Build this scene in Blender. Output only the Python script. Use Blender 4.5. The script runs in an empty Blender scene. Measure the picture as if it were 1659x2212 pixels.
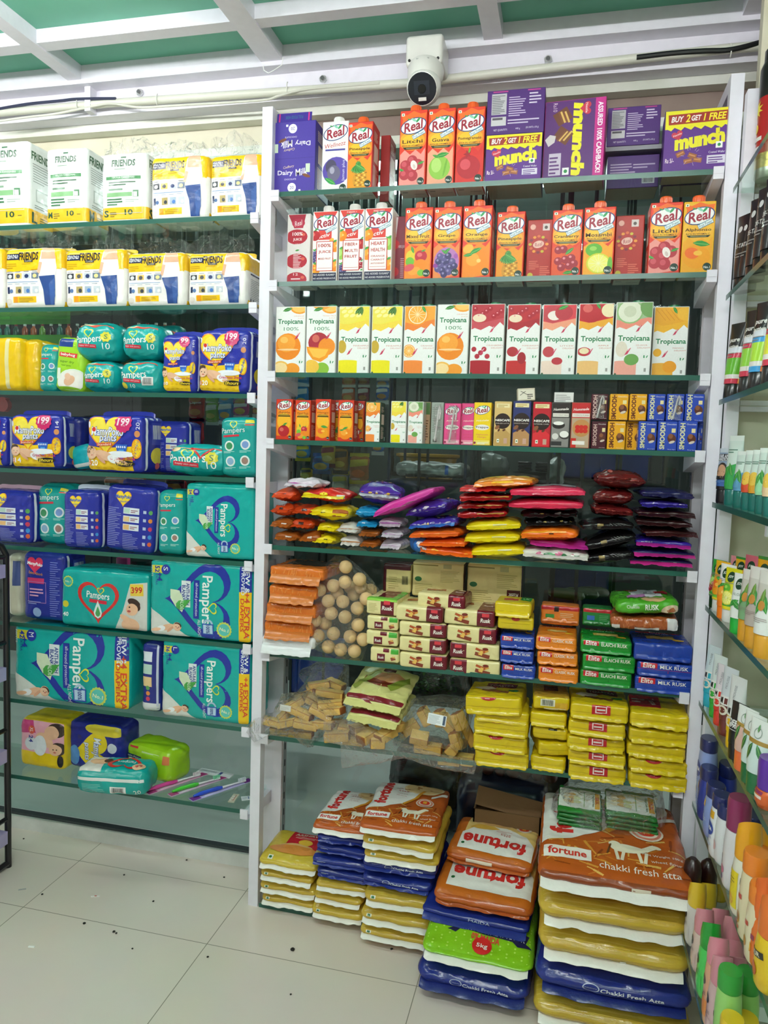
import bpy, math, random
from mathutils import Vector, Matrix, noise
from mathutils.geometry import tessellate_polygon
from math import sin, cos, pi, radians
C = bpy.context.scene.collection
SC = bpy.context.scene
# ------------------------------------------------------------------ camera, light, exposure
W, H, FPX = 1659.0, 2212.0, 1623.47
EYE = Vector((0.771, -1.855, 1.265)); YAW, PITCH, ROLL = -0.23646, 0.07999, 0.03206
_f = Vector((sin(YAW)*cos(PITCH), cos(YAW)*cos(PITCH), -sin(PITCH)))
_r0 = Vector((cos(YAW), -sin(YAW), 0)); _u0 = _r0.cross(_f)
_r = cos(ROLL)*_r0 + sin(ROLL)*_u0; _u = -sin(ROLL)*_r0 + cos(ROLL)*_u0
cam = bpy.data.objects.new('camera', bpy.data.cameras.new('camera')); C.objects.link(cam)
cam.matrix_world = Matrix(((_r.x, _u.x, -_f.x, EYE.x), (_r.y, _u.y, -_f.y, EYE.y), (_r.z, _u.z, -_f.z, EYE.z), (0, 0, 0, 1)))
cam.data.sensor_fit = 'VERTICAL'; cam.data.sensor_height = 24; cam.data.lens = FPX/H*24; cam.data.clip_start = 0.02
SC.camera = cam
def at(px, py, y=None, x=None, z=None):
    """world point seen at a pixel of the photograph on the plane y=..., x=... or z=..."""
    d = _f*FPX + _r*(px-W/2) - _u*(py-H/2)
    i, v = (1, y) if y is not None else ((0, x) if x is not None else (2, z))
    return EYE + d*((v-EYE[i])/d[i])
vs = SC.view_settings; vs.view_transform = 'Standard'; vs.look = 'None'; vs.gamma = 1; vs.exposure = 0.08
try: vs.use_curve_mapping = False
except Exception: pass
SC.cycles.transparent_max_bounces = 24
wd = bpy.data.worlds.new('world'); SC.world = wd; wd.use_nodes = True
wd.node_tree.nodes['Background'].inputs[0].default_value = (1.0, 0.99, 0.97, 1)
wd.node_tree.nodes['Background'].inputs[1].default_value = 0.62
TUBE_E = 78.0
# lamps of the shop, the last an unseen one added to brighten the stockroom floor: (centre, length, angle, strength factor)
LAMPS = [((-0.85, -0.47, 2.305), 1.2, 0, .6), ((0.55, -1.55, 2.30), 1.2, 0, 1.6), ((-1.0, -2.6, 2.33), 1.2, 0, 1.0), ((0.9, -3.2, 2.33), 1.2, 0, 0.8), ((0.1, 1.15, 2.33), 1.2, 0, 1.0)]

# ------------------------------------------------------------------ materials
def lin(c): return c/12.92 if c <= 0.04045 else ((c+0.055)/1.055)**2.4
def rgb(h): return tuple(lin(int(h[i:i+2], 16)/255) for i in (0, 2, 4))
_M = {}
KIND = {  # roughness, bump scale, bump strength, specular, coat
 'carton': (.42, 260, .04, .28, .02), 'film': (.25, 60, .32, .45, .15), 'soft': (.34, 45, .3, .5, .15), 'paint': (.35, 40, .05, .45, 0),
 'matte': (.75, 120, .12, .3, 0), 'plastic': (.28, 30, .02, .5, .2), 'metal': (.3, 60, .02, .5, 0), 'gold': (.28, 120, .3, .5, 0)}
def mat(col, kind='carton'):
    k = (col, kind)
    if k in _M: return _M[k]
    m = bpy.data.materials.new(kind+'_'+col); m.use_nodes = True; nt = m.node_tree; b = nt.nodes['Principled BSDF']
    r, sc, st, sp, coat = KIND[kind]; c = rgb(col)
    tc = nt.nodes.new('ShaderNodeTexCoord'); n = nt.nodes.new('ShaderNodeTexNoise'); n.inputs['Scale'].default_value = sc; n.inputs['Detail'].default_value = 3
    nt.links.new(tc.outputs['Object'], n.inputs['Vector'])
    bp = nt.nodes.new('ShaderNodeBump'); bp.inputs['Strength'].default_value = st; bp.inputs['Distance'].default_value = .004
    nt.links.new(n.outputs['Fac'], bp.inputs['Height']); nt.links.new(bp.outputs['Normal'], b.inputs['Normal'])
    mx = nt.nodes.new('ShaderNodeMix'); mx.data_type = 'RGBA'; mx.inputs[6].default_value = (*[x*.93 for x in c], 1); mx.inputs[7].default_value = (*[min(1, x*1.05) for x in c], 1)
    nt.links.new(n.outputs['Fac'], mx.inputs[0]); nt.links.new(mx.outputs[2], b.inputs['Base Color'])
    b.inputs['Roughness'].default_value = r; b.inputs['Specular IOR Level'].default_value = sp; b.inputs['Coat Weight'].default_value = coat; b.inputs['Coat Roughness'].default_value = .12
    if kind in ('metal', 'gold'): b.inputs['Metallic'].default_value = .85
    _M[k] = m; return m
def clear(name, tint, rough=.03, bump=0, base=.04, fres=4.5, gloss=(1, 1, 1), haze=0):
    m = bpy.data.materials.new(name); m.use_nodes = True; nt = m.node_tree; nt.nodes.clear()
    o = nt.nodes.new('ShaderNodeOutputMaterial'); mx = nt.nodes.new('ShaderNodeMixShader'); t = nt.nodes.new('ShaderNodeBsdfTransparent'); g = nt.nodes.new('ShaderNodeBsdfGlossy')
    t.inputs[0].default_value = (*tint, 1); g.inputs['Roughness'].default_value = rough; g.inputs[0].default_value = (*gloss, 1)
    fr = nt.nodes.new('ShaderNodeLayerWeight'); fr.inputs[0].default_value = .5
    pw = nt.nodes.new('ShaderNodeMath'); pw.operation = 'POWER'; pw.inputs[1].default_value = fres
    ad = nt.nodes.new('ShaderNodeMath'); ad.operation = 'ADD'; ad.inputs[1].default_value = base; ad.use_clamp = True
    nt.links.new(fr.outputs['Facing'], pw.inputs[0]); nt.links.new(pw.outputs[0], ad.inputs[0])
    th = t
    if haze:
        df = nt.nodes.new('ShaderNodeBsdfDiffuse'); df.inputs[0].default_value = (.9, .9, .9, 1); th = nt.nodes.new('ShaderNodeMixShader'); th.inputs[0].default_value = haze
        nt.links.new(t.outputs[0], th.inputs[1]); nt.links.new(df.outputs[0], th.inputs[2])
    nt.links.new(ad.outputs[0], mx.inputs[0]); nt.links.new(th.outputs[0], mx.inputs[1]); nt.links.new(g.outputs[0], mx.inputs[2]); nt.links.new(mx.outputs[0], o.inputs[0])
    if bump:
        tc = nt.nodes.new('ShaderNodeTexCoord'); n = nt.nodes.new('ShaderNodeTexNoise'); n.inputs['Scale'].default_value = 38; n.inputs['Detail'].default_value = 5; n.inputs['Distortion'].default_value = 1.2
        bp = nt.nodes.new('ShaderNodeBump'); bp.inputs['Strength'].default_value = bump; bp.inputs['Distance'].default_value = .02
        nt.links.new(tc.outputs['Object'], n.inputs['Vector']); nt.links.new(n.outputs['Fac'], bp.inputs['Height']); nt.links.new(bp.outputs[0], g.inputs['Normal']); nt.links.new(bp.outputs[0], fr.inputs['Normal'])
    _M[(name, 'clear')] = m; return m
GLASS = clear('clear_shelf_glass', (.90, .97, .94), .02, 0, .03)
PANE = clear('partition_glass', (.86, .94, .92), .02, 0, .03)
FILM = clear('clear_plastic_film', (.96, .96, .96), .10, 1.0, .07, 3.0, haze=.02)
EDGE = mat('1e5a4c', 'plastic')
def noisy(name, c1, c2, scale, rough, detail=4):
    m = bpy.data.materials.new(name); m.use_nodes = True; nt = m.node_tree; b = nt.nodes['Principled BSDF']
    tc = nt.nodes.new('ShaderNodeTexCoord'); n = nt.nodes.new('ShaderNodeTexNoise'); n.inputs['Scale'].default_value = scale; n.inputs['Detail'].default_value = detail
    r = nt.nodes.new('ShaderNodeValToRGB'); r.color_ramp.elements[0].position = .35; r.color_ramp.elements[1].position = .65
    r.color_ramp.elements[0].color = (*rgb(c1), 1); r.color_ramp.elements[1].color = (*rgb(c2), 1)
    nt.links.new(tc.outputs['Object'], n.inputs[0]); nt.links.new(n.outputs['Fac'], r.inputs[0]); nt.links.new(r.outputs[0], b.inputs['Base Color']); b.inputs['Roughness'].default_value = rough
    _M[(name, 'noisy')] = m; return m

# ------------------------------------------------------------------ flat print (drawn in fractions of a face)
_T = {}
def text2d(s, bold=0.0, shear=0.0):
    k = (s, bold, shear)
    if k not in _T:
        cu = bpy.data.curves.new('t', 'FONT'); cu.body = s; cu.offset = bold; cu.shear = shear; cu.resolution_u = 2; cu.fill_mode = 'FRONT'
        ob = bpy.data.objects.new('t', cu); me = bpy.data.meshes.new_from_object(ob); me.calc_loop_triangles()
        v = [(p.co.x, p.co.y) for p in me.vertices]; t = [tuple(x.vertices) for x in me.loop_triangles]
        bpy.data.objects.remove(ob); bpy.data.curves.remove(cu); bpy.data.meshes.remove(me)
        if v:
            x0 = min(a for a, b in v); x1 = max(a for a, b in v); y0 = min(b for a, b in v); y1 = max(b for a, b in v)
            v = [(a-(x0+x1)/2, b-(y0+y1)/2) for a, b in v]
            _T[k] = (v, t, x1-x0, y1-y0)
        else: _T[k] = ([], [], 1, 1)
    return _T[k]
class D:
    def __init__(s, w, h): s.W, s.H, s.p, s.fix = w, h, [], {}
    def tri(s, v, t, c): s.p.append(([(v[a], v[b], v[d]) for a, b, d in t], c)); return s
    def polym(s, pts, c):
        t = tessellate_polygon([[Vector((x, y, 0)) for x, y in pts]]); return s.tri(pts, t, c)
    def poly(s, pts, c): return s.polym([(x*s.W, y*s.H) for x, y in pts], c)
    def rect(s, x0, y0, x1, y1, c):
        return s.tri([(x0*s.W, y0*s.H), (x1*s.W, y0*s.H), (x1*s.W, y1*s.H), (x0*s.W, y1*s.H)], [(0, 1, 2), (0, 2, 3)], c)
    def xf(s, pts, x, y, rot):
        a = radians(rot); return [(x*s.W + p*cos(a)-q*sin(a), y*s.H + p*sin(a)+q*cos(a)) for p, q in pts]
    def ell(s, x, y, rx, ry, c, rot=0, n=20):
        p = s.xf([(rx*s.W*cos(2*pi*i/n), ry*s.W*sin(2*pi*i/n)) for i in range(n)], x, y, rot)
        return s.tri(p, [(0, i, i+1) for i in range(1, n-1)], c)
    def shape(s, pts, x, y, k, c, rot=0):   # pts in units of k*W
        return s.polym(s.xf([(p*k*s.W, q*k*s.W) for p, q in pts], x, y, rot), c)
    def box(s, x, y, w, h, c, rot=0):
        return s.shape([(-w/2, -h/2), (w/2, -h/2), (w/2, h/2), (-w/2, h/2)], x, y, 1, c, rot)
    def ring(s, pts, x, y, k, t, c, rot=0):
        o = s.xf([(p*k*s.W, q*k*s.W) for p, q in pts], x, y, rot); i_ = s.xf([(p*(k-t)*s.W, q*(k-t)*s.W) for p, q in pts], x, y, rot); n = len(o)
        return s.tri(o+i_, [q for i in range(n) for q in ((i, (i+1) % n, n+(i+1) % n), (i, n+(i+1) % n, n+i))], c)
    def txt(s, t, x, y, w, c, h=None, rot=0, shear=0, bold=0.0):
        v, tr, tw, th = text2d(t, bold, shear); sx = w*s.W/tw; sy = h*s.W/th if h else sx
        return s.tri(s.xf([(a*sx, b*sy) for a, b in v], x, y, rot), tr, c)
    def otxt(s, t, x, y, w, c, oc, h=None, rot=0, shear=0, bold=.01, ob=.05):
        v, tr, tw, th = text2d(t, bold, shear); k = text2d(t, ob, shear); H_ = h or w*th/tw
        return s.txt(t, x, y, w*k[2]/tw, oc, H_*k[3]/th, rot, shear, ob).txt(t, x, y, w, c, H_, rot, shear, bold)
    def lines(s, x0, y0, x1, y1, n, c, fill=.45, seed=1):
        R = random.Random(seed); hh = (y1-y0)/n
        for i in range(n): s.rect(x0, y0+i*hh, x0+(x1-x0)*(R.uniform(.55, 1)), y0+i*hh+hh*fill, c)
        return s
    def bars(s, x0, y0, x1, y1, c='151515', seed=3):
        R = random.Random(seed); x = x0
        while x < x1:
            w = (x1-x0)*R.choice((.02, .03, .05)); s.rect(x, y0, min(x+w, x1), y1, c); x += w+(x1-x0)*R.choice((.025, .04))
        return s
HEART = [(0.95*0.0624*16*sin(t)**3, 0.06*(13*cos(t)-5*cos(2*t)-2*cos(3*t)-cos(4*t))) for t in [2*pi*i/40 for i in range(40)]]
CIRC = [(cos(2*pi*i/28), sin(2*pi*i/28)) for i in range(28)]
def STAR(n, r): return [((1 if i % 2 else r)*cos(pi*i/n), (1 if i % 2 else r)*sin(pi*i/n)) for i in range(2*n)]
LEAF = [(-1, 0), (-.5, .3), (0, .38), (.55, .25), (1, 0), (.5, -.22), (0, -.3), (-.5, -.22)]
DROP = [(0, 1.1), (.32, .35), (.5, -.15), (.36, -.55), (0, -.75), (-.36, -.55), (-.5, -.15), (-.32, .35)]

# ------------------------------------------------------------------ solid builders
def link(name, me, parent=None):
    o = bpy.data.objects.new(name, me); C.objects.link(o)
    if parent: o.parent = parent
    return o
def tag(o, label, cat, group=None, kind=None):
    o['label'] = label; o['category'] = cat
    if group: o['group'] = group
    if kind: o['kind'] = kind
    return o
def thing(name, label, cat, loc=(0, 0, 0), rz=0, group=None, rx=0, ry=0):
    o = bpy.data.objects.new(name, None); C.objects.link(o); o.location = loc; o.rotation_euler = (rx, ry, rz); o.empty_display_size = .03
    return tag(o, label, cat, group)
class MB:
    """collects faces with a material each and links them as one mesh"""
    def __init__(s): s.v, s.f, s.m, s.mats = [], [], [], []
    def mi(s, m):
        if m not in s.mats: s.mats.append(m)
        return s.mats.index(m)
    def add(s, vs_, fs, m):
        b = len(s.v); s.v += [tuple(x) for x in vs_]; i = s.mi(m)
        for f in fs: s.f.append(tuple(b+k for k in f)); s.m.append(i)
        return s
    def box(s, x0, y0, z0, x1, y1, z1, m, fm=None):
        v = [(x, y, z) for z in (z0, z1) for y in (y0, y1) for x in (x0, x1)]
        fs = {'B': (0, 2, 3, 1), 'T': (4, 5, 7, 6), 'F': (0, 1, 5, 4), 'K': (2, 6, 7, 3), 'L': (0, 4, 6, 2), 'R': (1, 3, 7, 5)}
        for k, f in fs.items(): s.add([v[i] for i in f], [(0, 1, 2, 3)], (fm or {}).get(k, m))
        return s
    def tube(s, pts, r, m, n=8, cap=True):
        P = [Vector(p) for p in pts]; rs = r if isinstance(r, (list, tuple)) else [r]*len(P); b = []; up = None
        for i, p in enumerate(P):
            t = (P[min(i+1, len(P)-1)]-P[max(i-1, 0)]).normalized()
            if up is None: up = t.orthogonal().normalized()
            up = (up - t*up.dot(t)).normalized(); w = t.cross(up)
            b += [p+(up*cos(2*pi*k/n)+w*sin(2*pi*k/n))*rs[i] for k in range(n)]
        fs = [(i*n+k, i*n+(k+1) % n, (i+1)*n+(k+1) % n, (i+1)*n+k) for i in range(len(P)-1) for k in range(n)]
        if cap: fs += [tuple(range(n))[::-1], tuple((len(P)-1)*n+k for k in range(n))]
        return s.add(b, fs, m)
    def lathe(s, prof, m, n=24, o=(0, 0, 0), sy=1):
        b = [(o[0]+r*cos(2*pi*k/n), o[1]+sy*r*sin(2*pi*k/n), o[2]+z) for r, z in prof for k in range(n)]
        fs = [(i*n+k, i*n+(k+1) % n, (i+1)*n+(k+1) % n, (i+1)*n+k) for i in range(len(prof)-1) for k in range(n)]
        fs += [tuple(range(n))[::-1], tuple((len(prof)-1)*n+k for k in range(n))]
        return s.add(b, fs, m)
    def mesh(s, name, smooth=True):
        me = bpy.data.meshes.new(name); me.from_pydata(s.v, [], s.f)
        for m in s.mats: me.materials.append(m)
        me.polygons.foreach_set('material_index', s.m); me.update()
        if smooth:
            me.polygons.foreach_set('use_smooth', [True]*len(s.f)); me.set_sharp_from_angle(angle=radians(40))
        return me
    def build(s, name, parent=None, smooth=True): return link(name, s.mesh(name, smooth), parent)
def split(tris, L):
    out = []; st = list(tris); L2 = L*L
    while st:
        a, b, c = st.pop()
        e = [((a[0]-b[0])**2+(a[1]-b[1])**2), ((b[0]-c[0])**2+(b[1]-c[1])**2), ((c[0]-a[0])**2+(c[1]-a[1])**2)]
        m = max(e)
        if m <= L2: out.append((a, b, c)); continue
        if m == e[1]: a, b, c = b, c, a
        elif m == e[2]: a, b, c = c, a, b
        q = ((a[0]+b[0])/2, (a[1]+b[1])/2); st += [(a, q, c), (q, b, c)]
    return out
AX = {'F': (0, 2, 1, -1), 'K': (0, 2, 1, 1), 'R': (1, 2, 0, 1), 'L': (1, 2, 0, -1), 'T': (0, 1, 2, 1), 'B': (0, 1, 2, -1)}
def pack(w, d, h, col, kind='film', r=.01, prints=None, bulge=(0, 0, 0), nz=0, nf=25, seed=0, step=None, taper=None, facecol=None, warp=None):
    """rounded-box body with its print: returns an MB whose origin is the middle of the base"""
    half = Vector([max(.001, (L_/2-.6*nz)/(1+b_*.8)) for L_, b_ in zip((w, d, h), bulge)]); r = min(r, *[x*.98 for x in half]); sd = Vector((seed*3.7, seed*1.3, seed*7.1))
    inn = half-Vector((r, r, r)); soft = bool(nz or any(bulge) or taper or warp)
    def fn(q, off):
        i = Vector([max(-inn[k], min(inn[k], q[k])) for k in range(3)]); n = q-i
        n = n.normalized() if n.length > 1e-9 else Vector((0, 0, 1)); p = i+n*r
        if soft:
            a = [p[k]/half[k] for k in range(3)]; b = [max(0, 1-x*x) for x in a]
            o = n*off
            p = Vector((p.x*(1+bulge[0]*b[1]*b[2]), p.y*(1+bulge[1]*b[0]*b[2]), p.z*(1+bulge[2]*b[0]*b[1])))
            for ax, am, pw in ((taper,) if taper and not isinstance(taper[0], tuple) else taper or ()):
                p[2 if ax != 2 else 1] *= 1-am*abs(a[ax])**pw
            if nz:
                c_ = noise.noise(q*nf*1.6-sd); p = p+n*(nz*(noise.noise(q*nf+sd)+.9*(.28-abs(c_))*1.4))
            p = p+o
            if warp: p = warp(p)
        else: p = p+n*off
        return (p.x, p.y, p.z+h/2)
    g = MB(); st = step or (max(.005, max(w, d, h)/28) if soft else 9); idx = {}; V = []; F = []; base = len(g.v)
    def grid(L):
        hl = L/2; a = [-hl, -hl+r*.3, -hl+r*.65] if r > .004 else [-hl, -hl+r*.4]
        n = max(1, round((L-2*r)/st)); mid = [-hl+r+(L-2*r)*i/n for i in range(n+1)]
        return a+mid+[-x for x in a[::-1]]
    for f, (ua, va, na, sg) in AX.items():
        gu, gv = grid(2*half[ua]), grid(2*half[va]); ids = []
        for vv in gv:
            row = []
            for uu in gu:
                q = Vector((0, 0, 0)); q[ua] = uu; q[va] = vv; q[na] = sg*half[na]
                k = (round(q.x*1e6), round(q.y*1e6), round(q.z*1e6))
                if k not in idx: idx[k] = len(V); V.append(fn(q, 0))
                row.append(idx[k])
            ids.append(row)
        flip = (sg > 0) == (na == 1)
        ff = []
        for j in range(len(gv)-1):
            for i in range(len(gu)-1):
                t = (ids[j][i], ids[j][i+1], ids[j+1][i+1], ids[j+1][i]); ff.append(t[::-1] if flip else t)
        F.append((f, ff))
    g.v = list(V)
    for f, ff in F:
        mi = g.mi(mat((facecol or {}).get(f, col), kind))
        g.f += ff; g.m += [mi]*len(ff)
    for f, dd in (prints or {}).items():
        ua, va, na, sg = AX[f]; su = {'F': 1, 'K': -1, 'R': 1, 'L': -1, 'T': 1, 'B': 1}[f]
        flip = (sg > 0) == (na == 1)
        if su < 0: flip = not flip
        dep = []; bbs = []
        for tris, c in dd.p:      # a shape lies one thin step above those it overlaps
            xs_ = [q[0] for t in tris for q in t] or [0]; ys_ = [q[1] for t in tris for q in t] or [0]; b4 = (min(xs_), min(ys_), max(xs_), max(ys_))
            dep.append(dd.fix[len(dep)] if len(dep) in dd.fix else 1+max([dep[k] for k, o in enumerate(bbs) if o[0] < b4[2] and o[2] > b4[0] and o[1] < b4[3] and o[3] > b4[1]], default=-1)); bbs.append(b4)
        for li, (tris, c) in zip(dep, dd.p):
            off = (.0006+.14*nz+(.0003+.05*nz)*min(li, 12)) if soft else (.00022+.00005*li)
            tt = split(tris, max(.005, max(w, d, h)/32)) if soft else tris
            vv = []; ff = []; vi = {}
            for t in tt:
                ar = (t[1][0]-t[0][0])*(t[2][1]-t[0][1])-(t[1][1]-t[0][1])*(t[2][0]-t[0][0])
                if abs(ar) < 1e-12: continue
                row = []
                for a, b in t:
                    k = (round(a*1e6), round(b*1e6))
                    if k not in vi:
                        q = Vector((0, 0, 0)); lu, lv = (1, 1) if soft else (1-1.02*r/half[ua], 1-1.02*r/half[va]); q[ua] = su*max(-lu, min(lu, 2*a/dd.W-1))*half[ua]; q[va] = max(-lv, min(lv, 2*b/dd.H-1))*half[va]; q[na] = sg*half[na]
                        vi[k] = len(vv); vv.append(fn(q, off))
                    row.append(vi[k])
                ff.append(tuple(row) if (ar > 0) != flip else tuple(row[::-1]))
            g.add(vv, ff, mat(c, kind))
    g.fn = fn; g.half = half
    return g
def fin(g, name, parent, side='F', ln=.014, col='f2f0ea', kind='film', seed=0, droop=.3, z=0, zig=False, wf=1.0, wav=.003):
    """flat sealed strip along one end of a pack"""
    half = g.half; R = random.Random(seed); n = 26; b = MB(); vs_ = []; th = .0009
    ua, na, sg = (0, 1, -1) if side == 'F' else ((0, 1, 1) if side == 'K' else ((1, 0, 1) if side == 'R' else (1, 0, -1)))
    for layer in (0, 1):
        for j in range(3):
            for i in range(n+1):
                q = Vector((0, 0, z)); q[ua] = (2*i/n-1)*half[ua]*wf*(1 if j == 0 else 1.005); q[na] = sg*half[na]
                p = Vector(g.fn(q, 0)); t = j/2
                e = ln*(1-(.10*(i % 2) if zig and j == 2 else 0)) + (wav*noise.noise(Vector((i*.35, seed, 3))) if j else 0)
                p[na] += sg*(e*t-.002); p.z += -droop*e*t*t + (wav*1.3*noise.noise(Vector((i*.3, seed*1.7, j))) if j else 0) + (th if layer else -th)*.5
                vs_.append(p)
    m = n+1; N = 3*m; fs = []
    for j in range(2):
        for i in range(n):
            a = j*m+i; fs += [(a, a+1, a+m+1, a+m), (N+a, N+a+m, N+a+m+1, N+a+1)]
    for i in range(n): a = 2*m+i; fs.append((a, a+1, N+a+1, N+a))
    for j in range(2):
        for i in (0, n): a = j*m+i; fs.append((a, a+m, N+a+m, N+a))
    b.add(vs_, fs, mat(col, kind)); return b.build(name, parent)
def loft(secs, n=20, cap=True):
    """(z, rx, ry, colour, kind) rings; colour of a ring fills up to the next one"""
    g = MB(); P = []
    for z, rx, ry, c, k in secs: P += [(rx*sin(2*pi*i/n), -ry*cos(2*pi*i/n), z) for i in range(n)]
    g.v = P
    for j in range(len(secs)-1):
        mi = g.mi(mat(secs[j][3], secs[j][4]))
        for i in range(n): g.f.append((j*n+i, j*n+(i+1) % n, (j+1)*n+(i+1) % n, (j+1)*n+i)); g.m.append(mi)
    g.f.append(tuple(range(n))[::-1]); g.m.append(0); g.f.append(tuple((len(secs)-1)*n+i for i in range(n))); g.m.append(g.mi(mat(secs[-1][3], secs[-1][4])))
    def fn(u, v, off):
        for j in range(len(secs)-1):
            if v <= secs[j+1][0] or j == len(secs)-2:
                t = max(0, min(1, (v-secs[j][0])/max(1e-6, secs[j+1][0]-secs[j][0]))); rx = secs[j][1]*(1-t)+secs[j+1][1]*t; ry = secs[j][2]*(1-t)+secs[j+1][2]*t; break
        a = max(-1.4, min(1.4, u/max(rx, .004))); return ((rx+off)*sin(a), -(ry+off)*cos(a), v)
    g.surf = fn; return g
def decal(g, dd, v0, kind='plastic', off=.0006):
    for li, (tris, c) in enumerate(dd.p):
        vv = []; ff = []
        for t in split(tris, .008):
            ar = (t[1][0]-t[0][0])*(t[2][1]-t[0][1])-(t[1][1]-t[0][1])*(t[2][0]-t[0][0])
            b = len(vv); vv += [g.surf(a-dd.W/2, v0+q, off+.0001*li) for a, q in t]; ff.append((b, b+1, b+2) if ar > 0 else (b+2, b+1, b))
        g.add(vv, ff, mat(c, kind))
ORD = ['topmost', 'second', 'third', 'fourth', 'fifth', 'sixth', 'seventh', 'eighth', 'ninth', 'tenth', 'eleventh', 'twelfth']
# ------------------------------------------------------------------ the room
def struct(name, mb, smooth=False):
    o = mb.build(name, smooth=smooth); o['kind'] = 'structure'; return o
WHITE = mat('e6e4ee', 'paint'); CREAM = noisy('cream_wall_paint', 'cfc9b2', 'dcd7c3', 6, .6); TRIMW = noisy('aged_white_trim_paint', 'cfd2c4', 'e2e3da', 9, .45)
def floor_mat():
    m = bpy.data.materials.new('floor_tile'); m.use_nodes = True; nt = m.node_tree; b = nt.nodes['Principled BSDF']
    tc = nt.nodes.new('ShaderNodeTexCoord'); mp = nt.nodes.new('ShaderNodeMapping'); br = nt.nodes.new('ShaderNodeTexBrick')
    nt.links.new(tc.outputs['Object'], mp.inputs[0]); nt.links.new(mp.outputs[0], br.inputs[0])
    mp.inputs['Location'].default_value = (.06, .182, 0)
    br.offset = 0; br.inputs['Color1'].default_value = (*rgb('e4d8cd'), 1); br.inputs['Color2'].default_value = (*rgb('e7dbd0'), 1); br.inputs['Mortar'].default_value = (*rgb('8f8a7c'), 1)
    br.inputs['Scale'].default_value = 1; br.inputs['Mortar Size'].default_value = .0011; br.inputs['Brick Width'].default_value = .545; br.inputs['Row Height'].default_value = .545
    n = nt.nodes.new('ShaderNodeTexNoise'); n.inputs['Scale'].default_value = 4; n.inputs['Detail'].default_value = 6; nt.links.new(tc.outputs['Object'], n.inputs[0])
    mx = nt.nodes.new('ShaderNodeMix'); mx.data_type = 'RGBA'; mx.blend_type = 'MULTIPLY'; mx.inputs[0].default_value = .16
    nt.links.new(br.outputs[0], mx.inputs[6]); nt.links.new(n.outputs['Color'], mx.inputs[7]); nt.links.new(mx.outputs[2], b.inputs['Base Color'])
    b.inputs['Roughness'].default_value = .2; b.inputs['Specular IOR Level'].default_value = .45
    return m
struct('floor', MB().box(-3.2, -4.2, -.06, 2.2, .19, 0, floor_mat()))
struct('floor_back', MB().box(-3.2, .19, -.06, 2.2, 2.0, 0, noisy('smooth_pale_stockroom_floor', 'ccd5d0', 'd8dfda', 3, .35)))
struct('trim_4', MB().box(-3.2, .0592, 0, 1.1, .0608, .0002, mat('8f8a7c', 'matte')))
GREEN = noisy('green_ceiling_panel', '62ab90', '6db59a', 5, .55)
struct('ceiling', MB().box(-3.2, -4.2, 2.37, 2.2, .22, 2.40, GREEN))
for x0, x1 in ((-1.36, -1.31), (-.722, -.677), (-.108, -.045), (.508, .556), (1.124, 1.174)):
    o = struct('ceiling_beam', MB().box(x0, -4.2, 2.33, x1, .205, 2.372, WHITE))
o = struct('ceiling_crossbar', MB().box(-3.2, -.022, 2.334, 2.2, .02, 2.372, WHITE)); struct('ceiling_crossbar', MB().box(-3.2, -.66, 2.334, 2.2, -.62, 2.372, WHITE))
struct('trim_1', MB().box(-3.2, .17, 2.318, 2.2, .24, 2.372, WHITE)); 
struct('wall_back', MB().box(-3.2, .22, 2.246, 2.2, .33, 2.372, WHITE).box(-3.2, .27, 2.222, 2.2, .33, 2.247, TRIMW).box(-3.2, .31, 2.128, -.02, .33, 2.223, CREAM).box(-.02, .31, 2.128, 2.2, .33, 2.223, noisy('shaded_brown_wall', '85716a', '978278', 7, .45)))  # brown part of the wall: shade under the lintel put into its colour
struct('trim_2', MB().box(-3.2, .218, 2.095, 2.2, .30, 2.128, TRIMW))
struct('baseboard_back', MB().box(-3.2, .17, 0, 1.09, .20, .042, noisy('dusty_white_plinth', 'cdcfca', 'dfe0dc', 14, .5)).box(-3.2, .178, .042, 1.09, .20, .050, mat('3a4144', 'paint')))
struct('window_1', MB().box(-3.2, .204, .05, 1.12, .209, 2.10, PANE))
struct('wall_right', MB().box(1.30, -2.2, 0, 1.36, .33, 2.372, CREAM))
struct('ceiling_back', MB().box(-3.2, .33, 2.37, 2.2, 2.0, 2.40, mat('8a9490', 'paint')))
struct('wall_front', MB().box(-3.2, -4.24, 0, 2.2, -4.2, 2.4, noisy('opposite_shop_wall', '8f8a84', 'b5b0a6', 2.5, .7)))
struct('wall_corner', MB().box(1.137, .0, 0, 1.30, .03, 2.30, CREAM))
struct('wall_far', MB().box(-3.2, 1.95, 0, 2.2, 2.0, 2.5, noisy('dark_stockroom_wall', '0b1512', '16241f', 2.2, .7)))
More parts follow.
